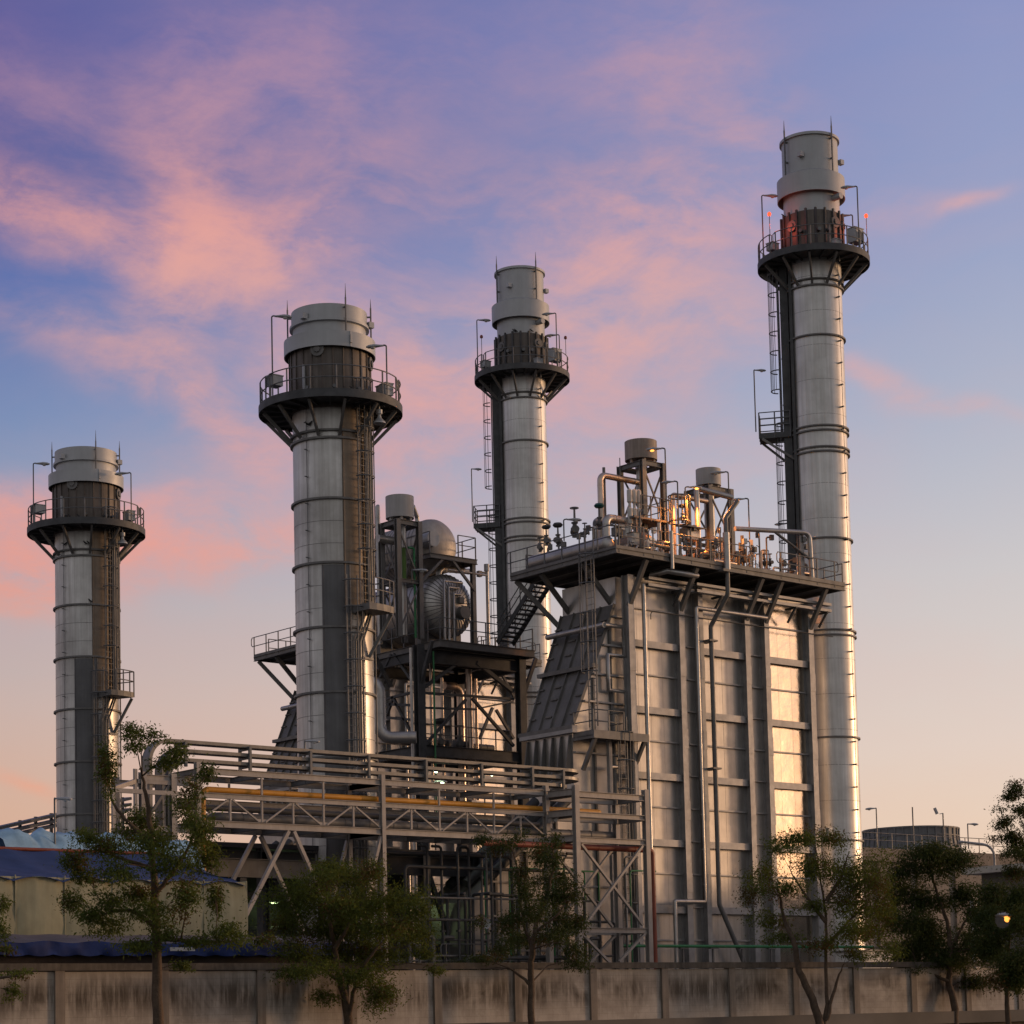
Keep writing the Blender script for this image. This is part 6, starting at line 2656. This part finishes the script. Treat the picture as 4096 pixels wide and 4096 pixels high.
# ------------------------------------------------------------------ right edge: cooling tower, blockhouse, low roof
def right_side():
    vb = 98.0
    zt = at_v('R', 700, 815, vb).z
    ua, ub = at_v('R', 150, 800, vb).x, 175.0
    m_pl = mat('plastered_concrete', (.28, .24, .20), .9, 0, .15, .5, streak=.4, dirt=(.12, .10, .085))
    t = thing('concrete_blockhouse', 'long pale concrete blockhouse with a stained parapet below the cooling tower', 'building', ((ua+ub)/2, vb, 0))
    b = MB()
    b.box(ua, ub, vb, vb+30, 0, zt-.9)
    b.build('wall', m_pl, t)
    b = MB()
    b.box(ua-.3, ub+.3, vb-.25, vb+30, zt-.9, zt)
    b.build('parapet', m_post, t)
    for i in range(12):
        u = ua+3+i*4.2
        b = MB()
        b.box(u-.22, u+.22, vb-.2, vb, 0, zt-.9)
        b.build('pilaster', m_post, t)
    for i in range(11):
        u = ua+3.4+i*4.2
        b = MB()
        b.box(u+.2, u+3.2, vb-.04, vb+.0, .6, 4.6)
        b.build('louvre', m_hall, t)
    b = MB()
    rail_line(b, [(ua, vb+.2, zt), (ua+34, vb+.2, zt)], 1.1, 1.6)
    b.build('railing', m_rail, t)
    # fan cowl
    Y = 166
    c = at_d('R', 558, 800, Y)
    R = at_d('R', 884, 800, Y)-at_d('R', 232, 800, Y)
    R = R.length/2
    h0, h1 = zt+.0, at_d('R', 560, 676, Y).z
    t = thing('cooling_tower_cowl', 'wide ribbed round fan cowl of the cooling tower on the blockhouse roof', 'cooling tower', (c.x, c.y, zt))
    prof = []
    for i in range(9):
        w = i/8
        prof.append((R*(1.03-.10*math.sin(w*math.pi*.62)), h0+(h1-h0)*w))
    b = MB()
    b.lathe(prof, (c.x, c.y, 0), 64)
    b.lathe([(prof[-1][0]-.1, h1-1.2), (prof[-1][0]-.1, h1), (prof[-1][0]+.06, h1), (prof[-1][0]+.06, h1-.12)], (c.x, c.y, 0), 64)
    m_cowl = mat('grey_fibreglass', (.17, .175, .18), .6, .1, .2, .8, streak=.3)
    b.build('cowl', m_cowl, t)
    for i in range(36):
        a = i/36*2*math.pi
        b = MB()
        pts = [(c.x+(r+.03)*math.cos(a), c.y+(r+.03)*math.sin(a), z) for r, z in prof]
        for p, q in zip(pts[:-1], pts[1:]):
            b.bar(p, q, .10, .10, (math.cos(a), math.sin(a), 0))
        b.build('rib', m_cowl, t)
    for w in (3, 6):
        b = MB()
        ring(b, (c.x, c.y), prof[w][0]-.01, prof[w][1], .08, .08, 64)
        b.build('hoop', m_cowl, t)
    GC = 'lamps round the cooling tower'

    def lp(k, x0, y0, x1, y1, Y, sgn, nm, **kw):
        a, e = at_d(k, x0, y0, Y), at_d(k, x1, y1, Y)
        lamp(a, e.z, RGT*sgn, nm, GC, **kw)
    lp('R', 340, 790, 337, 538, 158, -1, 'lamp post at the left of the cooling tower cowl', size=.75, arm=.1, t=.045)
    lp('R', 928, 800, 925, 640, 158, 1, 'lamp post at the right of the cooling tower cowl', size=.75, arm=.1, t=.045)
    a, e = at_d('R', 575, 800, 158), at_d('R', 570, 530, 158)
    tag(pipe_thing('lightning_mast', 'tall thin mast in front of the cooling tower cowl', 'mast', [a, (a.x, a.y, e.z)], .05, m_rail, 0, None, 6), None)
    a, e = at_d('R', 771, 800, 158), at_d('R', 768, 570, 158)
    t = thing('floodlight', 'floodlight tilted on a pole in front of the cooling tower', 'floodlight', a)
    b = MB()
    b.tube([a, (a.x, a.y, e.z)], .05, 6)
    b.build('pole', m_rail, t)
    b = MB()
    h = Vector((a.x, a.y, e.z))
    b.bar(h, h-RGT*.25+Vector((0, 0, -.05)), .05)
    b.bar(h-RGT*.42+Vector((0, 0, -.05)), h-RGT*.6+Vector((0, 0, .40)), .4, .14)
    b.build('lamp_head', m_collar, t)
    # arched pole
    Y = 120
    p0, p1, p2 = at_d('R', 1102, 1020, Y), at_d('R', 1094, 778, Y), at_d('R', 890, 757, Y)
    t = thing('arched_pole', 'bent steel pole arching to the left above the low white roof', 'lamp post', (p0.x, p0.y, 0))
    b = MB()
    b.tube([(p0.x, p0.y, 0), (p0.x, p0.y, p1.z), p2], .07, 8, bend=.7)
    b.build('pole', m_steel, t)
    b = MB()
    b.tube([p2, p2-RGT*.25], .09, 8)
    b.build('end_cap', m_steel, t)
    # low white roofed building
    u0 = 88.0
    a, e = at_u('R', 880, 925, u0), at_u('R', 1400, 880, u0)
    t = thing('white_roofed_house', 'low house with a broad white roof edge at the right border', 'building', (u0+4, a.y-6, 0))
    zb = at_u('R', 880, 968, u0).z
    b = MB()
    b.box(u0, u0+12, a.y-14, a.y, zb, a.z)
    b.build('roof', m_white, t)
    b = MB()
    b.box(u0+.7, u0+11, a.y-13.5, a.y-.7, 0, zb)
    b.build('wall', mat('grey_plaster', (.17, .16, .15), .9, 0, .15, .6, streak=.3), t)
    for i in range(4):
        y = a.y-2.5-i*2.6
        b = MB()
        b.box(u0+.66, u0+.7, y-.7, y+.7, 1.2, 2.6)
        b.build('window', m_dark, t)
    # gate pillar of pale blue and the switch box
    q = at_d('R', 970, 1300, 92)
    t = thing('service_post', 'pale upright service post among the dark trees on the right', 'post', (q.x, q.y, 0))
    b = MB()
    b.box(q.x-.16, q.x+.16, q.y-.1, q.y+.1, 0, at_d('R', 965, 1110, 92).z)
    b.build('post', m_white, t)
    b = MB()
    b.box(q.x-.2, q.x+.2, q.y-.13, q.y-.1, 2.0, 2.8)
    b.build('box', m_lag, t)
    q = at_d('R', 340, 1500, 93)
    t = thing('equipment_hut', 'little pale corrugated hut behind the wall at the foot of the tallest stack', 'hut', (q.x, q.y, 0))
    b = MB()
    b.box(q.x-1.0, q.x+1.0, q.y, q.y+1.5, 0, at_d('R', 340, 1462, 93).z)
    b.build('body', m_white, t)
    b = MB()
    z = at_d('R', 340, 1462, 93).z
    b.box(q.x-1.1, q.x+1.1, q.y-.1, q.y+1.6, z, z+.06)
    b.build('roof', m_mid, t)
    p = at_d('R', 1083, 1290, 84)
    z = at_d('R', 1130, 1228, 84).z
    lamp((p.x, p.y, 0), z+.02, RGT, 'street lamp burning orange among the dark trees on the right', GC, size=.85, arm=.1, lit=(1.0, .36, .06, 2.0), power=140, globe=.11)
    # bracket lamp on the end column of the boiler
    q = at_v('R', 25, 690, 72.0)
    t = thing('floodlight', 'square floodlight hung low on the end column of the boiler', 'floodlight', q)
    b = MB()
    b.box(q.x-.18, q.x+.18, 71.9, 72.05, q.z-.2, q.z+.2)
    b.build('lamp_head', m_collar, t)
    b = MB()
    b.box(q.x-.14, q.x+.14, 71.88, 71.9, q.z-.16, q.z+.16)
    b.build('glass', m_lens, t)


right_side()

# ------------------------------------------------------------------ trees
def leaf_mat(name, c, dry=.0):
    m = bpy.data.materials.new(name)
    m.use_nodes = True
    n = NT(m.node_tree)
    tc = n.new('ShaderNodeTexCoord')
    nz = n.noise(tc.outputs['Object'], 1.1, 3, .6)
    n2 = n.noise(tc.outputs['Object'], 7.0, 2)
    col = n.ramp(n.math('ADD', n.math('MULTIPLY', nz, .6), n.math('MULTIPLY', n2, .4)),
                 [(.34, (c[0]*.55, c[1]*.6, c[2]*.6, 1)), (.5, (*c, 1)), (.68, (c[0]*1.9, c[1]*1.5, c[2]*1.1, 1))])
    d = n.new('ShaderNodeBsdfPrincipled')
    n.set(d.inputs['Base Color'], col)
    d.inputs['Roughness'].default_value = .65
    d.inputs['Specular IOR Level'].default_value = .2
    tr = n.new('ShaderNodeBsdfTranslucent')
    n.set(tr.inputs['Color'], n.mix(.5, col, (c[0]*2.6, c[1]*1.9, c[2]*.8, 1)))
    mx = n.new('ShaderNodeMixShader')
    mx.inputs[0].default_value = .3
    n.t.links.new(d.outputs[0], mx.inputs[1])
    n.t.links.new(tr.outputs[0], mx.inputs[2])
    o = n.new('ShaderNodeOutputMaterial')
    n.t.links.new(mx.outputs[0], o.inputs[0])
    return m


m_bark = mat('bark', (.11, .075, .05), .9, 0, .35, 6, streak=.4, bump=.5)
m_leafA = leaf_mat('feathery_leaves', (.085, .118, .026))
m_leafB = leaf_mat('olive_leaves', (.085, .115, .022))
m_leafC = leaf_mat('dark_leaves', (.045, .066, .018))
m_dry = leaf_mat('dry_brown_leaves', (.085, .058, .02))


def tree(label, Y, trunks, blobs, leaf, seed, dens=.5, size=1.0, r0=.15, spread=1.0, dry=.12, twigs=5, holes=()):
    rnd = random.Random(seed)
    px = 1/.47168/F*Y          # metres per picture unit at this distance
    pts3 = []
    root = None
    b = MB()
    for ti, tr in enumerate(trunks):
        P = []
        for i, (x, y) in enumerate(tr):
            p = at_d('Z', x, y, Y+(0 if i == 0 else rnd.uniform(-.25, .25)*i*.5))
            P.append(p)
        if ti == 0:
            root = Vector((P[0].x, P[0].y, -1.75))
            P.insert(0, root)
        rr = r0 if ti == 0 else r0*.42
        n = len(P)
        # smooth
        Q = []
        for i in range(n-1):
            for k in range(5):
                Q.append(P[i].lerp(P[i+1], k/5))
        Q.append(P[-1])
        for _ in range(3):
            Q = [Q[0]]+[(Q[i-1]+Q[i]*2+Q[i+1])/4 for i in range(1, len(Q)-1)]+[Q[-1]]
        Q = [q+Vector((rnd.uniform(-1, 1), rnd.uniform(-1, 1), 0))*.025 for q in Q]
        b.tube(Q, rr, 9, r1=rr*.22)
        for i, q in enumerate(Q):
            pts3.append((q, rr*(1-.78*i/len(Q))))
    verts, faces, mi = [], [], []
    for (x, y, rx, ry) in blobs:
        c = at_d('Z', x, y, Y)
        dep = FWD*rnd.uniform(-1, 1)*spread*1.4
        c = c+dep
        # limb from the trunk
        best, bd = None, 1e9
        for q, r in pts3:
            if q.z > c.z+.2:
                continue
            d = (q-c).length+max(0, .25*(c.z-q.z))*(-.4)
            if d < bd:
                bd, best = d, (q, r)
        if best is None:
            best = min(pts3, key=lambda s: (s[0]-c).length)
        q, r = best
        L = (c-q).length
        mid = q.lerp(c, .5)+Vector((rnd.uniform(-.12, .12)*L, rnd.uniform(-.12, .12)*L, .10*L))
        path = [q.lerp(mid, .5)*.5+q*.5, q.lerp(mid, .7), mid, mid.lerp(c, .6)+Vector((0, 0, .04*L)), c]
        path = [q]+path
        b.tube(path, min(r*.5, .012+L*.010), 6, r1=.006)
        rxm, rym = rx*px, ry*px
        for k in range(twigs):
            e = c+RGT*rnd.gauss(0, rxm*.55)+Vector((0, 0, rnd.gauss(0, rym*.55)))+FWD*rnd.gauss(0, rxm*.4)
            s = path[rnd.choice((-1, -2, -2, -3))]
            m_ = s.lerp(e, .5)+Vector((0, 0, .06))
            b.tube([s, m_, e], .008, 4, r1=.003)
            nl = max(10, int(rx*ry*dens*3.7/twigs))
            isdry = rnd.random() < dry*.6
            for _ in range(nl):
                w = rnd.random()
                o = m_.lerp(e, .3+.8*w)+RGT*rnd.gauss(0, rxm*.42)+FWD*rnd.gauss(0, rxm*.42)+Vector((0, 0, rnd.gauss(-.02, rym*.45)))
                if holes:
                    zc = o.dot(CF_)
                    hx, hy = (PX+F*o.dot(CR_)/zc)*.47168, (PY-F*o.dot(CU_)/zc)*.47168
                    if any((hx-a)**2+(hy-c2)**2 < rr_**2 for a, c2, rr_ in holes):
                        continue
                d = Vector((rnd.gauss(0, 1), rnd.gauss(0, 1), rnd.gauss(-.45, .55)))
                d.normalize()
                sd_ = d.cross(Vector((rnd.gauss(0, 1), rnd.gauss(0, 1), rnd.gauss(0, 1))))
                if sd_.length < 1e-3:
                    continue
                sd_.normalize()
                ll = size*rnd.uniform(.055, .135)
                ww = ll*rnd.uniform(.12, .22)
                k0 = len(verts)
                dr = Vector((0, 0, -ll*.18))
                verts.extend([o, o+d*ll*.5+sd_*ww, o+d*ll+dr, o+d*ll*.5-sd_*ww])
                faces.append((k0, k0+1, k0+2, k0+3))
                mi.append(1 if isdry else 0)
    t = thing('tree', label, 'tree', root, 'trees along the wall')
    b.build('trunk', m_bark, t)
    lb = MB()
    lb.v = [tuple(v) for v in verts]
    lb.f = [list(f) for f in faces]
    lb.sm = [False]*len(faces)
    lb.mi = mi
    lb.build('crown', [leaf, m_dry], t)


tree('sparse feathery tree with a straight trunk, before the left end of the bridge', 56,
     [[(298, 1960), (297, 1830), (292, 1700), (288, 1600), (280, 1520), (268, 1465)], [(296, 1750), (250, 1715), (205, 1720), (180, 1735)], [(292, 1690), (330, 1640), (360, 1590), (372, 1540)],
      [(287, 1590), (250, 1560), (215, 1520), (205, 1480)], [(298, 1770), (350, 1775), (420, 1778), (480, 1772)], [(288, 1640), (230, 1620), (175, 1600)]],
     [(255, 1385, 22, 14), (290, 1392, 18, 14), (262, 1412, 18, 10), (212, 1432, 13, 28), (222, 1470, 15, 30), (318, 1442, 24, 13), (345, 1430, 20, 17), (385, 1455, 16, 20), (345, 1500, 26, 22),
      (350, 1540, 22, 20), (250, 1540, 40, 16), (240, 1562, 46, 15), (180, 1580, 26, 14), (140, 1620, 24, 24), (150, 1650, 20, 18), (215, 1600, 38, 20), (300, 1590, 38, 24), (385, 1580, 24, 36),
      (395, 1625, 22, 34), (330, 1640, 38, 22), (240, 1650, 38, 18), (130, 1700, 18, 24), (170, 1722, 32, 15), (210, 1745, 40, 13), (300, 1720, 38, 18), (360, 1700, 28, 24), (402, 1690, 18, 28),
      (440, 1762, 38, 18), (490, 1772, 22, 12), (380, 1780, 38, 13), (270, 1782, 46, 12), (340, 1822, 22, 9), (215, 1700, 30, 18), (320, 1760, 30, 14), (262, 1690, 30, 18)],
     m_leafA, 11, .50, 1.0, .17, twigs=6)
tree('full round-crowned tree forking low, left of the middle of the wall', 62,
     [[(662, 1960), (655, 1900), (640, 1840), (632, 1790), (622, 1740), (620, 1680)], [(658, 1915), (672, 1850), (700, 1800), (740, 1760), (770, 1730)], [(640, 1850), (600, 1820), (570, 1790)], [(632, 1790), (660, 1740), (690, 1690)]],
     [(620, 1640, 48, 20), (590, 1668, 40, 22), (655, 1658, 40, 22), (702, 1650, 28, 24), (560, 1700, 40, 24), (620, 1700, 50, 24), (680, 1700, 50, 24), (740, 1702, 40, 22), (788, 1722, 28, 22),
      (540, 1740, 30, 22), (600, 1750, 50, 24), (660, 1750, 50, 24), (720, 1750, 50, 24), (780, 1760, 34, 24), (560, 1790, 40, 20), (640, 1790, 50, 20), (710, 1800, 50, 20), (600, 1830, 46, 14),
      (690, 1840, 48, 20), (722, 1872, 34, 24), (622, 1880, 22, 12), (555, 1835, 28, 10), (800, 1798, 24, 12), (822, 1832, 18, 9), (700, 1720, 40, 22), (650, 1720, 40, 20)],
     m_leafB, 23, .60, .95, .16, twigs=7)
tree('slim young tree with a loose crown in front of the right tower of the bridge', 66,
     [[(1003, 1960), (1002, 1850), (1003, 1790), (1012, 1740), (1030, 1690), (1045, 1640), (1042, 1600)], [(1004, 1790), (985, 1740), (982, 1690), (975, 1630), (965, 1598)], [(1008, 1760), (1050, 1730), (1075, 1690)], [(1003, 1860), (970, 1830), (930, 1815)]],
     [(905, 1590, 16, 11), (940, 1592, 20, 11), (970, 1586, 18, 15), (1020, 1600, 24, 18), (1045, 1590, 15, 13), (1010, 1622, 14, 13), (1046, 1630, 18, 17), (1060, 1652, 15, 18), (985, 1650, 14, 22),
      (985, 1690, 20, 20), (1040, 1690, 26, 20), (1076, 1690, 22, 28), (1000, 1720, 28, 18), (1050, 1730, 34, 18), (1090, 1745, 22, 18), (960, 1740, 28, 18), (980, 1770, 38, 15), (1040, 1770, 38, 17),
      (1082, 1790, 22, 16), (950, 1790, 28, 13), (900, 1810, 36, 13), (1102, 1812, 24, 12), (906, 1735, 9, 12), (900, 1838, 22, 8), (1020, 1660, 18, 16)],
     m_leafC, 37, .62, .95, .13, twigs=6)
tree('multi-stemmed tree with bare twiggy top in front of the mirror-bright boiler bay', 73,
     [[(1550, 1960), (1540, 1900), (1505, 1830), (1500, 1780), (1480, 1740), (1470, 1690)], [(1552, 1955), (1562, 1880), (1557, 1790), (1560, 1720), (1545, 1650), (1540, 1600)], [(1560, 1925), (1578, 1850), (1592, 1820)],
      [(1557, 1790), (1600, 1740), (1640, 1700)], [(1558, 1740), (1520, 1690), (1490, 1640)], [(1558, 1700), (1590, 1650), (1600, 1610)]],
     [(1490, 1585, 38, 15), (1530, 1575, 34, 15), (1570, 1592, 28, 18), (1460, 1605, 22, 16), (1440, 1650, 30, 22), (1420, 1690, 24, 20), (1470, 1680, 30, 18), (1520, 1640, 34, 18), (1580, 1640, 36, 24),
      (1620, 1640, 34, 30), (1660, 1670, 30, 38), (1640, 1710, 38, 30), (1590, 1700, 30, 24), (1530, 1712, 26, 15), (1450, 1730, 28, 18), (1480, 1770, 30, 14), (1600, 1760, 38, 22), (1650, 1760, 34, 22),
      (1550, 1780, 34, 13), (1672, 1790, 24, 16), (1620, 1800, 28, 12), (1685, 1720, 20, 24), (1640, 1660, 26, 24)],
     m_leafB, 41, .58, 1.0, .18, twigs=6, dry=.16)
tree('dark leaning tree with a crooked trunk in front of the blockhouse', 80,
     [[(1803, 1960), (1800, 1890), (1788, 1850), (1795, 1800), (1790, 1750), (1770, 1690), (1755, 1640)], [(1790, 1852), (1760, 1838), (1730, 1822)], [(1794, 1790), (1820, 1740), (1838, 1710)]],
     [(1750, 1610, 38, 16), (1720, 1640, 32, 24), (1770, 1640, 38, 22), (1800, 1620, 28, 16), (1715, 1690, 32, 28), (1760, 1700, 32, 20), (1822, 1690, 24, 22), (1842, 1720, 22, 18), (1700, 1740, 26, 24),
      (1760, 1770, 40, 24), (1720, 1790, 38, 22), (1820, 1790, 38, 24), (1780, 1812, 46, 16), (1860, 1800, 32, 22), (1700, 1830, 28, 10), (1850, 1850, 36, 14), (1740, 1740, 30, 20)],
     m_leafC, 53, 1.05, 1.15, .17, twigs=7, dry=.05, holes=[(1891, 1734, 17)])
tree('tall dark tree cut by the right border against the sky', 92,
     [[(1946, 1960), (1942, 1700), (1938, 1560), (1934, 1480)], [(1940, 1640), (1915, 1590), (1900, 1560)]],
     [(1926, 1482, 20, 10), (1908, 1500, 18, 8), (1922, 1530, 24, 10), (1898, 1550, 16, 12), (1908, 1580, 22, 12), (1900, 1612, 20, 10), (1928, 1600, 20, 20), (1932, 1560, 18, 18), (1920, 1640, 20, 14)],
     m_leafC, 61, 1.3, 1.2, .2, twigs=7, dry=.1, holes=[(1891, 1734, 17)])
tree('low bushy dark tree filling the right corner', 77,
     [[(1905, 1960), (1898, 1850), (1905, 1760)], [(1900, 1860), (1880, 1800), (1870, 1750)]],
     [(1890, 1690, 28, 22), (1922, 1700, 24, 28), (1870, 1735, 28, 24), (1912, 1750, 32, 28), (1870, 1782, 28, 24), (1900, 1812, 38, 24), (1890, 1850, 32, 20), (1926, 1842, 22, 22)],
     m_leafC, 67, 1.3, 1.15, .15, twigs=7, dry=.05, holes=[(1891, 1734, 17)])
tree('tree at the left border of which only a few drooping sprays show', 52,
     [[(-45, 1960), (-40, 1860), (-25, 1800), (-10, 1740)], [(-38, 1850), (0, 1845), (40, 1840)]],
     [(2, 1700, 13, 13), (8, 1758, 14, 18), (34, 1836, 26, 8), (10, 1872, 16, 12), (8, 1792, 18, 8)],
     m_leafA, 71, .5, .9, .14, twigs=5)

# ------------------------------------------------------------------ ground
def ground():
    b = MB()
    b.box(-4000, 6000, 50.6, 6000, -.6, -.16)
    tag(b.build('plant_yard', mat('yard_concrete', (.14, .125, .11), .9, 0, .3, .2, dirt_amt=.4)), kind='structure')
    b = MB()
    b.box(-4000, 6000, -4000, 51.0, -2.6, -1.75)
    tag(b.build('ground', mat('dry_grass_ground', (.07, .065, .035), .95, 0, .4, .4, dirt_amt=.5, bump=.3)), kind='structure')


ground()
